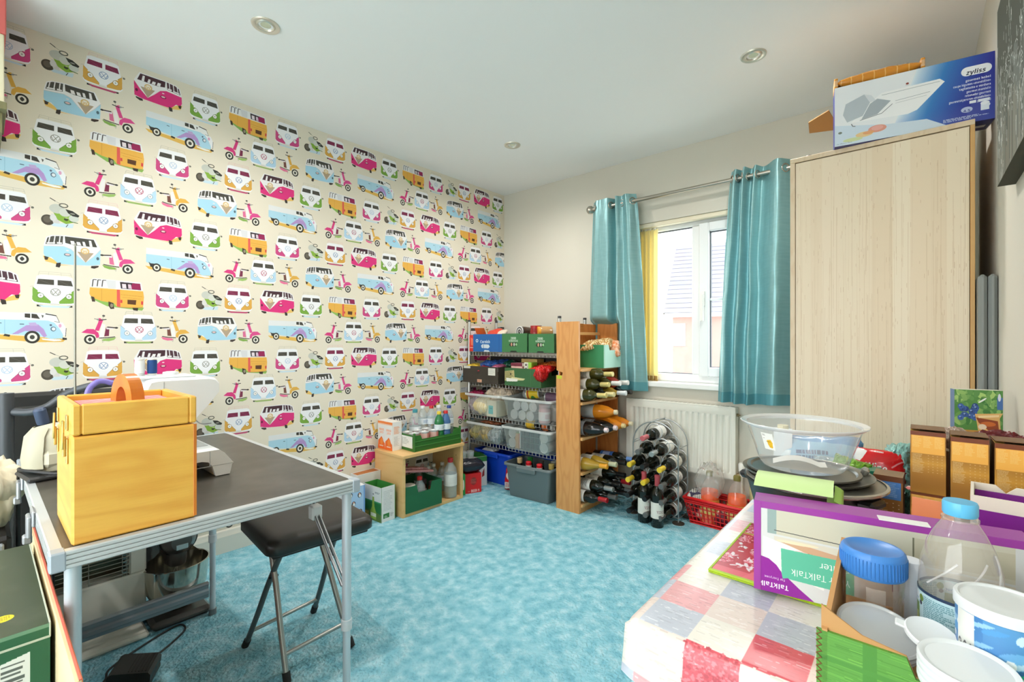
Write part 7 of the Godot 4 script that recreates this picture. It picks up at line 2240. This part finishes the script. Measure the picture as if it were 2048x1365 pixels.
	part(t, "edge_strip", boxes([[-0.1555, -0.1455, 0.0, 0.138, 0.0225, 0.0236], [-0.1555, 0.1555, 0.128, 0.1385, 0.0225, 0.0234]], 0.0003), purple)
	part(t, "address_label", box(0.0, 0.055, 0.1378, 0.139, 0.006, 0.0245, 0), M(C(236, 234, 230), 0.6))
	# pale green card folded over the box
	var pg := M(C(196, 222, 150), 0.5)
	t = thing("card_sleeve", "pale green curled card lying over router box's top edge", "card", Vector3(-0.155, y + 0.146, -0.905), 5)
	part(t, "sheet", grid(8, 10, func(u: float, v: float) -> Vector3: return Vector3(-0.055 + 0.11 * u, 0.018 * sin(v * 2.6 + 0.2) + 0.004, 0.045 - 0.08 * v)), pg)
	part(t, "curl", grid(6, 8, func(u: float, v: float) -> Vector3: return Vector3(0.056 + 0.012 * sin(u * 4.2), 0.003 - 0.022 * u + 0.012 * v, 0.046 - 0.05 * v)), M(C(150, 190, 80), 0.5))
	# ---- black cooking pot with lids
	var iron := M(C(46, 52, 50), 0.35, 0.2)
	var lidm := M(C(120, 118, 108), 0.3, 0.55)
	var pc := W(-0.183, y, 1.185)
	t = thing("cooking_pot", "black round cooking pot with side handle at table's left edge", "pot", pc)
	part(t, "pot_body", lathe([0, 0.006, 0.075, 0.0, 0.086, 0.006, 0.098, 0.03, 0.11, 0.075, 0.114, 0.088, 0.118, 0.09, 0.118, 0.094, 0.108, 0.094, 0.104, 0.075, 0.08, 0.012, 0, 0.01], 40), iron)
	for s in [-1.0, 1.0]:
		part(t, "handle", boxes([[minf(s * 0.108, s * 0.14), maxf(s * 0.108, s * 0.14), 0.068, 0.086, -0.028, 0.028]], 0.006), M(C(26, 28, 28), 0.4), Vector3.ZERO, Vector3(0, -20, 0))
	t = thing("pan_lid", "grey pan lid lying lowest on the black pot, offset right", "lid", pc + Vector3(0.016, 0.0945, 0.006), 0, "lids stacked on the pot")
	var rim := M(C(176, 174, 166), 0.25, 0.7)
	part(t, "lid", lathe([0, -0.001, 0.118, -0.001, 0.126, 0.004, 0.126, 0.007, 0.10, 0.0075, 0, 0.0075], 44), lidm)
	part(t, "rim", lathe([0.124, 0.0, 0.1295, 0.004, 0.1295, 0.008, 0.124, 0.009], 44), rim)
	t = thing("pan_lid", "wide frying pan used as a lid on the middle of stack", "lid", pc + Vector3(0.0, 0.1035, -0.004), 0, "lids stacked on the pot")
	part(t, "lid", lathe([0, -0.001, 0.110, -0.001, 0.122, 0.008, 0.123, 0.0105, 0.106, 0.004, 0, 0.004], 44), lidm)
	part(t, "knob", lathe([0, 0, 0.006, 0, 0.008, 0.012, 0.004, 0.018, 0, 0.018], 14), rim, Vector3(0.098, 0.006, -0.05), Vector3(0, 0, -20))
	t = thing("pan_lid", "topmost dark flat lid directly under the clear bowl", "lid", pc + Vector3(-0.006, 0.1085, 0.0), 0, "lids stacked on the pot")
	part(t, "lid", lathe([0, 0.001, 0.098, 0.001, 0.107, 0.006, 0.107, 0.0095, 0.10, 0.0098, 0.096, 0.006, 0, 0.0055], 44), M(C(96, 96, 88), 0.3, 0.5))
	# ---- clear plastic bowl
	var clear := glass(C(226, 230, 230), 0.2, 0.08)
	var bb := pc + Vector3(-0.006, 0.1185, 0.0)
	t = thing("mixing_bowl", "large clear plastic mixing bowl with yellow sticker on pot lids", "bowl", bb)
	part(t, "bowl", lathe([0, 0.0, 0.066, 0.0, 0.076, 0.004, 0.084, 0.016, 0.107, 0.086, 0.109, 0.094], 56), clear)
	part(t, "rim", lathe([0.108, 0.090, 0.114, 0.093, 0.1195, 0.0965, 0.1205, 0.0985, 0.1195, 0.1, 0.108, 0.0965, 0.1085, 0.09], 56), glass(C(238, 240, 240), 0.5, 0.15))
	cv = Cv.new(128, 160, C(240, 240, 232)); cv.lines(12, 12, 40, 20, 3, C(120, 110, 100)); cv.poly([Vector2(50, 70), Vector2(96, 60), Vector2(112, 90), Vector2(104, 136), Vector2(70, 140), Vector2(56, 110)], C(240, 190, 40)); cv.ell(92, 128, 16, 14, C(240, 190, 40)); cv.lines(44, 80, 50, 8, 1, C(110, 80, 30)); cv.lines(14, 50, 24, 8, 1, C(110, 60, 50))
	part(t, "sticker", grid(5, 3, func(u: float, v: float) -> Vector3:
		var a := deg_to_rad(-20.0 - 15.0 * (1 - u))
		var rr := lerpf(0.0945, 0.1065, v) + 0.0008
		return Vector3(sin(a) * rr, lerpf(0.047, 0.083, v), cos(a) * rr)), MT(cv.tex(), 0.4))
	t = thing("paper_slip", "white folded paper lying inside the clear mixing bowl", "paper", bb + Vector3(0.0, 0.003, 0.0), 12)
	part(t, "sheet", grid(8, 4, func(u: float, v: float) -> Vector3: return Vector3(-0.055 + 0.1 * u, 0.004 + 0.012 * absf(sin(u * 3.4)), 0.02 - 0.05 * v)), M(C(236, 234, 228), 0.7))
	# ---- packets behind the bowl
	cv = Cv.new(256, 128, C(150, 196, 222)); cv.poly([Vector2(0, 0), Vector2(256, 0), Vector2(256, 40), Vector2(0, 20)], C(96, 156, 206)); cv.lines(60, 60, 150, 34, 2, C(60, 90, 130), 0.7); cv.lines(20, 100, 210, 20, 3, C(200, 220, 230)); cv.poly([Vector2(0, 60), Vector2(40, 60), Vector2(40, 128), Vector2(0, 128)], C(214, 226, 230))
	solo("crisp_packet", pillow(0.19, 0.05, 0.11, 101, 0.2), MT(cv.tex(), 0.22), "pale blue crisp packet seen through the clear bowl", "packet", W(-0.20, 0.79, 1.52), Vector3(58, 12, 8))
	t = thing("white_carton", "white upright carton seen through the bowl's left half", "carton", W(-0.285, y, 1.50), 10)
	part(t, "body", carton(0.045, 0.145, 0.045, {}, M(C(236, 238, 238), 0.4)))
	part(t, "cap", lathe([0, 0, 0.014, 0, 0.014, 0.012, 0, 0.012], 14), M(C(226, 216, 180), 0.5), Vector3(0, 0.145, 0))
	t = thing("teal_carton", "small teal carton at left behind the clear bowl", "carton", W(-0.27, y, 1.66), 14)
	part(t, "body", carton(0.07, 0.10, 0.05, {"top": M(C(150, 190, 196), 0.4)}, M(C(120, 176, 186), 0.4)))
	solo("snack_pouch", pillow(0.075, 0.05, 0.10, 103, 0.25), crinkle(C(132, 190, 50)), "bright green snack pouch right of the clear bowl", "packet", W(-0.128, 0.770, 1.40), Vector3(52, -25, -20))
	solo("snack_pouch", pillow(0.10, 0.04, 0.12, 104, 0.2), crinkle(C(190, 214, 220)), "pale blue patterned pouch between bowl and green pouch", "packet", W(-0.15, 0.755, 1.42), Vector3(50, 20, -8))
	cv = Cv.new(256, 128, C(214, 20, 28)); cv.poly([Vector2(0, 0), Vector2(70, 20), Vector2(40, 70), Vector2(0, 60)], C(236, 234, 232)); cv.text("Wine", 120, 78, 50, C(244, 244, 240), 104, "Droid Sans", true, 0.12); cv.poly([Vector2(40, 90), Vector2(220, 104), Vector2(200, 124), Vector2(60, 118)], C(226, 60, 50)); cv.lines(104, 16, 50, 12, 1, C(236, 226, 220), 0.7); cv.ell(64, 96, 16, 9, C(226, 120, 110)); cv.ell(90, 108, 14, 8, C(236, 170, 150)); cv.line([Vector2(190, 80), Vector2(240, 46)], 6, C(236, 150, 150))
	solo("sweet_bag", pillow(0.105, 0.045, 0.075, 105, 0.12), MT(cv.tex(), 0.2), "red bag of sweets lettered Wine against the wardrobe door", "bag", W(-0.07, 0.795, 1.50), Vector3(64, -4, -3))
	solo("cellophane_bag", pillow(0.05, 0.06, 0.10, 106, 0.4), crinkle(C(150, 206, 196)), "pale teal cellophane bag between red bag and cereal boxes", "bag", W(-0.026, 0.80, 1.53), Vector3(76, 10, 20))
	solo("cellophane_bag", pillow(0.05, 0.05, 0.09, 107, 0.4), crinkle(C(40, 96, 80)), "dark green cellophane bag under the pale teal one", "bag", W(-0.022, 0.715, 1.45), Vector3(70, 0, 0))
	# ---- small and large brown cartons
	var brown := M(C(116, 78, 44), 0.45)
	cv = Cv.new(128, 192, C(150, 104, 40))
	cv.rect(0, 0, 128, 22, C(112, 66, 34)); cv.rect(8, 22, 112, 70, C(78, 136, 206)); cv.lines(14, 28, 40, 56, 8, C(140, 180, 226)); cv.lines(60, 28, 54, 56, 8, C(130, 172, 222)); cv.lines(8, 100, 60, 86, 12, C(196, 166, 120)); 
	for i in 5:
		cv.rect(84, 104 + i * 16, 6, 3, C(214, 190, 150)); cv.rect(108, 108 + i * 16, 6, 3, C(214, 190, 150))
	t = thing("food_carton", "small brown carton with blue panel left of cereal boxes", "carton", W(-0.045, y, 1.32), -2)
	part(t, "body", carton(0.05, 0.104, 0.06, {"front": MT(cv.tex(), 0.4), "top": M(C(140, 110, 76), 0.5)}, brown))
	t = thing("food_carton", "dark green carton standing behind the small brown one", "carton", W(-0.083, y, 1.385), 4)
	part(t, "body", carton(0.045, 0.08, 0.05, {"front": MT_two(C(24, 80, 52), C(28, 96, 62)), "top": M(C(60, 130, 100), 0.4)}, M(C(24, 76, 50), 0.45)))
	part(t, "lid", carton(0.046, 0.014, 0.051, {"front": M(C(40, 140, 110), 0.4)}, M(C(40, 130, 100), 0.4)), null, Vector3(0, 0.08, 0))
	cv = Cv.new(192, 384, C(176, 120, 34))
	for i in 384:
		cv.rect(0, i, 192, 1, C(214, 158, 60).lerp(C(166, 114, 40), absf(sin(i * 0.013 + 0.6))))
	cv.rect(0, 0, 192, 26, C(124, 62, 30)); cv.rect(6, 26, 180, 112, C(248, 184, 80))
	for i in 3:
		cv.lines(12 + i * 60, 32, 50, 70, 10, C(250, 206, 120))
	cv.lines(12, 142, 70, 120, 17, C(226, 196, 140), 0.4)
	for j in 4:
		for i in 7:
			cv.rect(96 + j * 24, 146 + i * 17, 7, 3, C(222, 186, 120))
	var cm := MT(cv.tex(), 0.4)
	var topc := Cv.new(128, 128, C(112, 88, 60)); topc.poly([Vector2(0, 70), Vector2(40, 74), Vector2(30, 128), Vector2(0, 128)], C(206, 160, 80)); topc.poly([Vector2(0, 30), Vector2(44, 30), Vector2(40, 66), Vector2(0, 64)], C(196, 110, 90)); topc.ell(90, 50, 12, 4, C(70, 54, 40)); topc.ell(70, 96, 10, 3, C(80, 60, 44))
	var tm := MT(topc.tex(), 0.45)
	for i in 4:
		t = thing("cereal_box", ["leftmost of the three tall gold and brown cereal bar boxes", "middle of the three tall gold and brown cereal bar boxes", "rightmost of the three tall gold and brown cereal bar boxes", "gold and brown box underneath the leftmost cereal bar box"][i], "box", W([0.0185, 0.0815, 0.1435, 0.0185][i], y + [0.0765, 0.0635, 0.0545, 0.0][i], 1.345), [0, -1, 0, 0][i], "gold and brown cereal bar boxes")
		part(t, "body", carton(0.0555, [0.129, 0.137, 0.142, 0.076][i], 0.086, {"front": cm, "top": tm}, brown))
		if i < 3:
			part(t, "top_flap", box(-0.0275, 0.0275, 0, 0.0012, 0.0, 0.086, 0), M(C(120, 84, 50), 0.5), Vector3(0, [0.1295, 0.1375, 0.1425][i], -0.042), Vector3(-2.5, 0, 0))
	for i in 2:
		t = thing("food_carton", ["brown carton supporting the middle cereal bar box", "brown carton supporting the rightmost cereal bar box"][i], "carton", W([0.0815, 0.1435][i], y, 1.345))
		part(t, "body", carton(0.054, [0.063, 0.054][i], 0.086, {}, brown))
	# orange card pack in front of them
	cv = Cv.new(128, 96, C(236, 134, 70)); cv.ell(92, 60, 18, 9, C(240, 220, 200)); cv.ell(112, 70, 14, 10, C(236, 210, 190)); cv.line([Vector2(60, 40), Vector2(100, 50)], 4, C(244, 180, 140)); cv.line([Vector2(70, 34), Vector2(76, 56)], 3, C(244, 180, 140))
	t = thing("card_pack", "orange card pack with pale flowers in front of cereal boxes", "pack", W(0.022, y, 1.15), -6)
	part(t, "body", carton(0.058, 0.10, 0.03, {"front": MT(cv.tex(), 0.4)}, M(C(226, 226, 222), 0.5)), null, Vector3.ZERO, Vector3(-14, 0, 0))
	# shallow purple tray box
	var pv := M(C(126, 30, 140), 0.4)
	var wc := M(C(232, 222, 206), 0.6)
	t = thing("tray_box", "open white tray box with purple lining right of water bottle", "box", W(0.126, y, 1.06), -4)
	tray(t, 0.118, 0.156, 0.10, {}, wc, {"front": [-0.05, 0.3, 0.012], "back": [0.1, 0.5, 0.012]})
	part(t, "lining", boxes([[-0.054, 0.056, 0.09, 0.145, -0.045, -0.042]], 0), pv)
	part(t, "print_band", box(-0.05, 0.0575, 0.095, 0.136, 0.0502, 0.0508, 0), pv)
	# ---- picture box of blueberries by the wall
	cv = Cv.new(256, 256, C(84, 140, 70))
	r.seed = 33
	for i in 90:
		var p := Vector2(r.randf() * 256, r.randf() * 190)
		cv.ell(p.x, p.y, r.randf_range(10, 34), r.randf_range(6, 18), C(60, 120, 60).lerp(C(170, 206, 120), r.randf()), r.randf() * 3)
	for i in 20:
		var p := Vector2(10 + r.randf() * 110, 90 + r.randf() * 80)
		cv.ell(p.x, p.y, 17, 16, C(40, 66, 124).lerp(C(70, 110, 180), r.randf())); cv.ell(p.x - 4, p.y - 5, 5, 4, C(150, 176, 214)); cv.ell(p.x + 2, p.y + 2, 3, 3, C(30, 40, 70))
	cv.poly([Vector2(110, 140), Vector2(256, 130), Vector2(240, 160), Vector2(246, 256), Vector2(130, 256), Vector2(120, 190)], C(226, 180, 110)); cv.poly([Vector2(116, 160), Vector2(230, 176), Vector2(236, 230), Vector2(190, 240), Vector2(130, 190)], C(150, 70, 40)); cv.poly([Vector2(126, 150), Vector2(236, 140), Vector2(236, 152), Vector2(130, 164)], C(244, 214, 160)); cv.ell(180, 196, 40, 14, C(206, 110, 50)); cv.ell(150, 214, 22, 16, C(240, 220, 190)); cv.rect(0, 236, 256, 20, C(200, 150, 70)); cv.ell(150, 60, 26, 5, C(236, 240, 236), -0.6)
	cv.rect(226, 40, 30, 70, C(70, 110, 170)); cv.ell(238, 40, 8, 22, C(214, 220, 236))
	var pm := MT(cv.tex(), 0.3)
	pm.uv1_scale = Vector3(1, 2.2, 1)
	t = thing("picture_box", "square box printed with blueberries and fruit pie by right wall", "box", W(0.124, y, 1.80), 14)
	part(t, "body", carton(0.098, 0.262, 0.03, {"front": pm, "right": M(C(110, 130, 160), 0.4), "top": M(C(206, 206, 190), 0.5)}, M(C(90, 120, 160), 0.4)))
	solo("biscuit_packet", pillow(0.12, 0.05, 0.06, 111, 0.35), crinkle(C(120, 30, 34)), "dark red foil packet behind the cereal boxes, right", "packet", W(0.150, 0.855, 1.52), Vector3(16, 10, -6))
	solo("biscuit_packet", pillow(0.06, 0.04, 0.05, 112, 0.4), crinkle(C(206, 180, 160)), "pale twisted wrapper behind the middle cereal box", "packet", W(0.062, 0.875, 1.46), Vector3(20, 0, 14))
	t = thing("support_carton", "plain brown carton behind the cereal boxes under the foil packets", "carton", W(0.10, y, 1.49))
	part(t, "body", carton(0.17, 0.145, 0.09, {}, brown))
	# ---- the green cardboard tray in the foreground
	var tx := -0.082
	var fw := 0.272
	cv = Cv.new(512, 192, C(92, 150, 58))
	r.seed = 8
	for i in 900:
		var p := Vector2(r.randf() * 512, r.randf() * 192)
		cv.rect(p.x, p.y, r.randf_range(10, 70), r.randf_range(1, 2), C(70, 128, 40).lerp(C(124, 184, 76), r.randf()))
	cv.rect(76, 0, 22, 192, C(76, 136, 48)); cv.rect(0, 60, 512, 12, C(78, 138, 50)); cv.rect(0, 136, 512, 14, C(80, 140, 50))
	var gp := MT(cv.tex(), 0.55)
	var kraft := M(C(196, 146, 92), 0.85)
	t = thing("produce_tray", "green wood-print cardboard tray of kitchen containers in right foreground", "box", Vector3.ZERO)
	part(t, "front_panel", extrude([tx, y, tx, 0.80, tx + 0.075, 0.80, tx + 0.082, 0.782, tx + 0.16, 0.782, tx + 0.17, 0.80, tx + fw, 0.80, tx + fw, y], 0.004), gp, Vector3(0, 0, -0.604))
	part(t, "front_lining", extrude([tx + 0.004, y, tx + 0.004, 0.826, tx + 0.018, 0.818, tx + 0.04, 0.806, tx + 0.075, 0.8005, tx + 0.082, 0.7825, tx + 0.16, 0.7825, tx + 0.17, 0.8005, tx + fw, 0.8005, tx + fw, y], 0.002), kraft, Vector3(0, 0, -0.606))
	var lp := part(t, "side_panel", extrude([0.6, y, 0.6, 0.802, 0.7, 0.828, 0.775, 0.845, 0.775, y], 0.005), kraft, Vector3(tx + 0.005, 0, 0), Vector3(0, 90, 0))
	lp.rotation_degrees = Vector3(0, 90, 0)
	# corrugated end grain along the side panel's near edge
	var zz := []
	for i in 24:
		zz.append([Vector3(tx - 0.0002 + 0.005 * (i % 2), y + 0.002 + i * 0.0034, -0.5995), Vector3(tx - 0.0002 + 0.005 * ((i + 1) % 2), y + 0.0054 + i * 0.0034, -0.5995)])
	part(t, "corrugation", tubes(zz, 0.0006, 4), M(C(120, 84, 46), 0.9))
	part(t, "back_panel", box(tx, tx + fw, y, y + 0.04, -0.80, -0.796, 0), kraft)
	part(t, "base", box(tx + 0.005, tx + fw, y, y + 0.003, -0.796, -0.606, 0), kraft)
	part(t, "side_panel", box(tx + fw - 0.004, tx + fw, y, 0.83, -0.796, -0.606, 0), kraft)
	var by := y + 0.0035
	# jar with ridged blue lid, in it brown residue on the wall
	var pet := glass(C(206, 198, 186), 0.22, 0.06)
	t = thing("plastic_jar", "clear brown-tinted plastic jar with ridged blue screw lid in tray", "jar", W(-0.041, by, 0.735))
	part(t, "jar_body", lathe([0, 0.004, 0.024, 0.0, 0.029, 0.006, 0.0305, 0.02, 0.0305, 0.045, 0.0295, 0.048, 0.0305, 0.052, 0.0305, 0.075, 0.0295, 0.079, 0.031, 0.083, 0.0315, 0.10, 0.0295, 0.112, 0.0285, 0.115], 40), glass(C(170, 128, 96), 0.3, 0.08))
	part(t, "grip_panel", grid(4, 4, func(u: float, v: float) -> Vector3:
		var a := deg_to_rad(-8.0 + 34.0 * u)
		return Vector3(sin(a) * 0.0318, 0.055 + 0.04 * v, cos(a) * 0.0318)), glass(C(214, 200, 186), 0.3, 0.1))
	var bluelid := M(C(66, 132, 206), 0.35)
	t.set_meta("label", "clear brown-tinted plastic jar with ridged blue screw lid in tray")
	var lid := part(t, "lid", lathe([0.0325, 0.104, 0.0335, 0.106, 0.0335, 0.128, 0.0325, 0.132, 0.030, 0.1345, 0.026, 0.1345, 0.0245, 0.1335, 0, 0.1335], 48), bluelid)
	part(lid, "ridges", boxes(range(1).map(func(i): return [-0.001, 0.001, 0.106, 0.127, 0.033, 0.0342]), 0.0003), bluelid)
	var rb := []
	for i in 56:
		var a := TAU * i / 56
		rb.append([Vector3(sin(a) * 0.0337, 0.107, cos(a) * 0.0337), Vector3(sin(a) * 0.0337, 0.127, cos(a) * 0.0337)])
	lid.get_child(0).mesh = tubes(rb, 0.0006, 4)
	# large water bottle
	t = thing("water_bottle", "large empty clear water bottle with light blue cap in tray", "bottle", W(0.038, by, 0.738))
	part(t, "bottle_body", lathe([0, 0.004, 0.03, 0.0, 0.035, 0.008, 0.036, 0.03, 0.036, 0.075, 0.0345, 0.079, 0.0365, 0.084, 0.0365, 0.112, 0.035, 0.135, 0.029, 0.158, 0.021, 0.176, 0.014, 0.188, 0.0125, 0.192, 0.0125, 0.20], 44), pet)
	for k in 3:
		part(t, "swirl_rib", tube(range(7).map(func(i): return Vector3(sin(-0.9 + k * 0.9 + i * 0.13) * (0.0362 - i * 0.0012), 0.115 + i * 0.005 + k * 0.004, cos(-0.9 + k * 0.9 + i * 0.13) * (0.0362 - i * 0.0012))), 0.0011, 6), glass(C(240, 240, 240), 0.4, 0.1))
	cv = Cv.new(512, 128, C(70, 110, 60))
	for ox in [0, 128, 256, 384]:
		cv.rect(ox, 0, 128, 128, C(190, 220, 226)); cv.rect(ox, 0, 128, 8, C(40, 60, 90)); cv.ell(ox + 16, 26, 14, 15, C(226, 236, 240)); cv.text("nut", ox + 16, 30, 12, C(70, 130, 180), 16); cv.poly([Vector2(ox, 44), Vector2(ox + 26, 44), Vector2(ox + 30, 128), Vector2(ox, 128)], C(110, 146, 70)); cv.ell(ox + 36, 26, 8, 10, C(110, 140, 60)); cv.ell(ox + 34, 40, 5, 6, C(50, 50, 80)); cv.lines(ox + 44, 16, 80, 60, 12, C(110, 160, 170)); cv.poly([Vector2(ox + 30, 92), Vector2(ox + 128, 84), Vector2(ox + 128, 128), Vector2(ox + 30, 128)], C(64, 112, 44)); cv.poly([Vector2(ox + 24, 104), Vector2(ox + 44, 112), Vector2(ox + 40, 128), Vector2(ox + 24, 128)], C(140, 50, 150)); cv.rect(ox + 8, 70, 14, 30, C(206, 214, 150)); cv.lines(ox + 66, 100, 50, 20, 3, C(200, 216, 190))
	part(t, "label", lathe([0.0370, 0.050, 0.0370, 0.104], 44), MT(cv.tex(), 0.35))
	part(t, "cap", lathe([0.0145, 0.193, 0.0155, 0.195, 0.0155, 0.206, 0.0145, 0.2085, 0, 0.2085], 32), M(C(96, 184, 226), 0.35))
	part(t, "neck_ring", lathe([0.0125, 0.186, 0.0165, 0.1875, 0.0165, 0.190, 0.0125, 0.191], 32), pet)
	# white bottle behind the jar
	t = thing("white_bottle", "plain white plastic bottle between the jar and water bottle", "bottle", W(-0.006, by, 0.775))
	part(t, "bottle_body", lathe([0, 0, 0.015, 0, 0.0165, 0.004, 0.0165, 0.10, 0.013, 0.115, 0, 0.118], 24), M(C(232, 236, 242), 0.35))
	# blue tub with white lid
	cv = Cv.new(512, 192, C(60, 130, 190))
	for i in 192:
		for k in 8:
			cv.rect(k * 64, i, 64, 1, C(100, 164, 212).lerp(C(26, 70, 144), clampf(i / 150.0 + 0.12 * sin(k * 2.0 + i * 0.06), 0, 1)))
	r.seed = 2
	for i in 130:
		var p := Vector2(r.randf() * 512, 40 + r.randf() * 150)
		cv.ell(p.x, p.y, r.randf_range(8, 34), r.randf_range(1.5, 5), C(80, 150, 210).lerp(C(220, 238, 248), r.randf()), -0.12)
	for i in 40:
		var p := Vector2(r.randf() * 512, 50 + r.randf() * 120)
		cv.ell(p.x, p.y, r.randf_range(3, 9), r.randf_range(2, 5), C(244, 248, 252))
	for ox in [0, 256]:
		cv.rect(ox + 70, 0, 58, 192, C(20, 126, 134)); cv.lines(ox + 80, 30, 40, 150, 16, C(90, 176, 180))
		cv.rect(ox + 196, 40, 44, 66, C(226, 228, 222)); cv.text("ace", ox + 218, 66, 32, C(50, 50, 54), 40, "Droid Serif"); cv.lines(ox + 200, 90, 34, 10, 2, C(120, 120, 124))
	t = thing("drink_tub", "blue and teal printed tub with white lid at right edge", "tub", W(0.066, by, 0.66))
	part(t, "tub_body", lathe([0, 0, 0.034, 0, 0.0355, 0.004, 0.036, 0.132, 0, 0.132], 48), MT(cv.tex(), 0.3), Vector3.ZERO, Vector3(0, 150, 0))
	part(t, "lid", lathe([0.0358, 0.126, 0.0375, 0.127, 0.0375, 0.136, 0.0365, 0.1375, 0.034, 0.1375, 0.0325, 0.1355, 0, 0.1355], 48), M(C(220, 223, 223), 0.35))
	# clear round containers nested together
	var cl2 := glass(C(238, 240, 240), 0.4, 0.1)
	t = thing("food_container", "nested clear round food containers leaning at tray's left front", "container", W(-0.036, by + 0.03, 0.664), 0)
	t.rotation_degrees = Vector3(14, 0, -6)
	for i in 2:
		var o := part(t, "container", lathe([0, 0.0, 0.026, 0.0, 0.028, 0.002, 0.0345, 0.030, 0.0365, 0.031, 0.0372, 0.0335, 0.0345, 0.0345, 0.033, 0.031], 44), cl2, Vector3(0, i * 0.004, 0))
	part(t, "lid", lathe([0.038, 0.043, 0.0382, 0.0455, 0.036, 0.0462, 0.034, 0.0445, 0, 0.0445], 44), glass(C(222, 226, 226), 0.6, 0.12))
	solo("cardboard_insert", box(-0.07, -0.005, by, by + 0.026, -0.69, -0.63, 0), kraft, "brown card packing under the clear food containers", "cardboard")
	# stack of white lids over the front edge
	var wl := M(C(220, 223, 223), 0.4)
	for i in 4:
		t = thing("container_lid", ["white oval container lid lowest in the stack at tray's front", "white oval container lid second from bottom of the front stack", "white oval container lid third from bottom of the front stack", "topmost white oval container lid over the tray's front edge"][i], "lid", W(0.036, 0.789 + i * 0.0065, 0.600), 0, "white oval container lids")
		t.rotation_degrees = Vector3(9, 6, -2)
		part(t, "lid", lathe([0.030, 0.0, 0.0315, 0.0, 0.0322, 0.003, 0.0322, 0.0055, 0.031, 0.0072, 0.0285, 0.0066, 0.027, 0.0052, 0, 0.0052], 44, 0, TAU, Vector2(1.12, 0.95)), wl)
		part(t, "tab", boxes([[-0.006, 0.006, 0.003, 0.005, -0.034, -0.029]], 0.001), wl)
	t = thing("container_lid", "smaller white lid tucked behind the stack of oval lids", "lid", W(0.012, 0.806, 0.645), 0)
	t.rotation_degrees = Vector3(14, 0, -10)
	part(t, "lid", lathe([0.021, 0, 0.0225, 0.001, 0.0228, 0.005, 0.0215, 0.0062, 0.019, 0.005, 0, 0.005], 36), wl)
	part(t, "tab", boxes([[-0.03, -0.02, 0.002, 0.005, -0.005, 0.005]], 0.001), wl)
	solo("container_lid", lathe([0, 0, 0.028, 0, 0.03, 0.003, 0.03, 0.008, 0.027, 0.009, 0, 0.008], 36), M(C(40, 176, 130), 0.4), "teal green plastic lid at the tray's right end", "lid", W(0.098, 0.80, 0.612), Vector3(10, 0, 10))
	# white cone bottle with blue cap at the right edge
	t = thing("cone_bottle", "white cone-shaped bottle with blue cap at the right edge", "bottle", W(0.116, by, 0.757))
	part(t, "bottle_body", lathe([0, 0, 0.031, 0, 0.033, 0.005, 0.032, 0.07, 0.026, 0.10, 0.013, 0.13, 0, 0.13], 32), M(C(228, 234, 240), 0.35))
	part(t, "cap", lathe([0.012, 0.13, 0.014, 0.131, 0.013, 0.155, 0.011, 0.158, 0, 0.158], 24), M(C(50, 80, 170), 0.35))
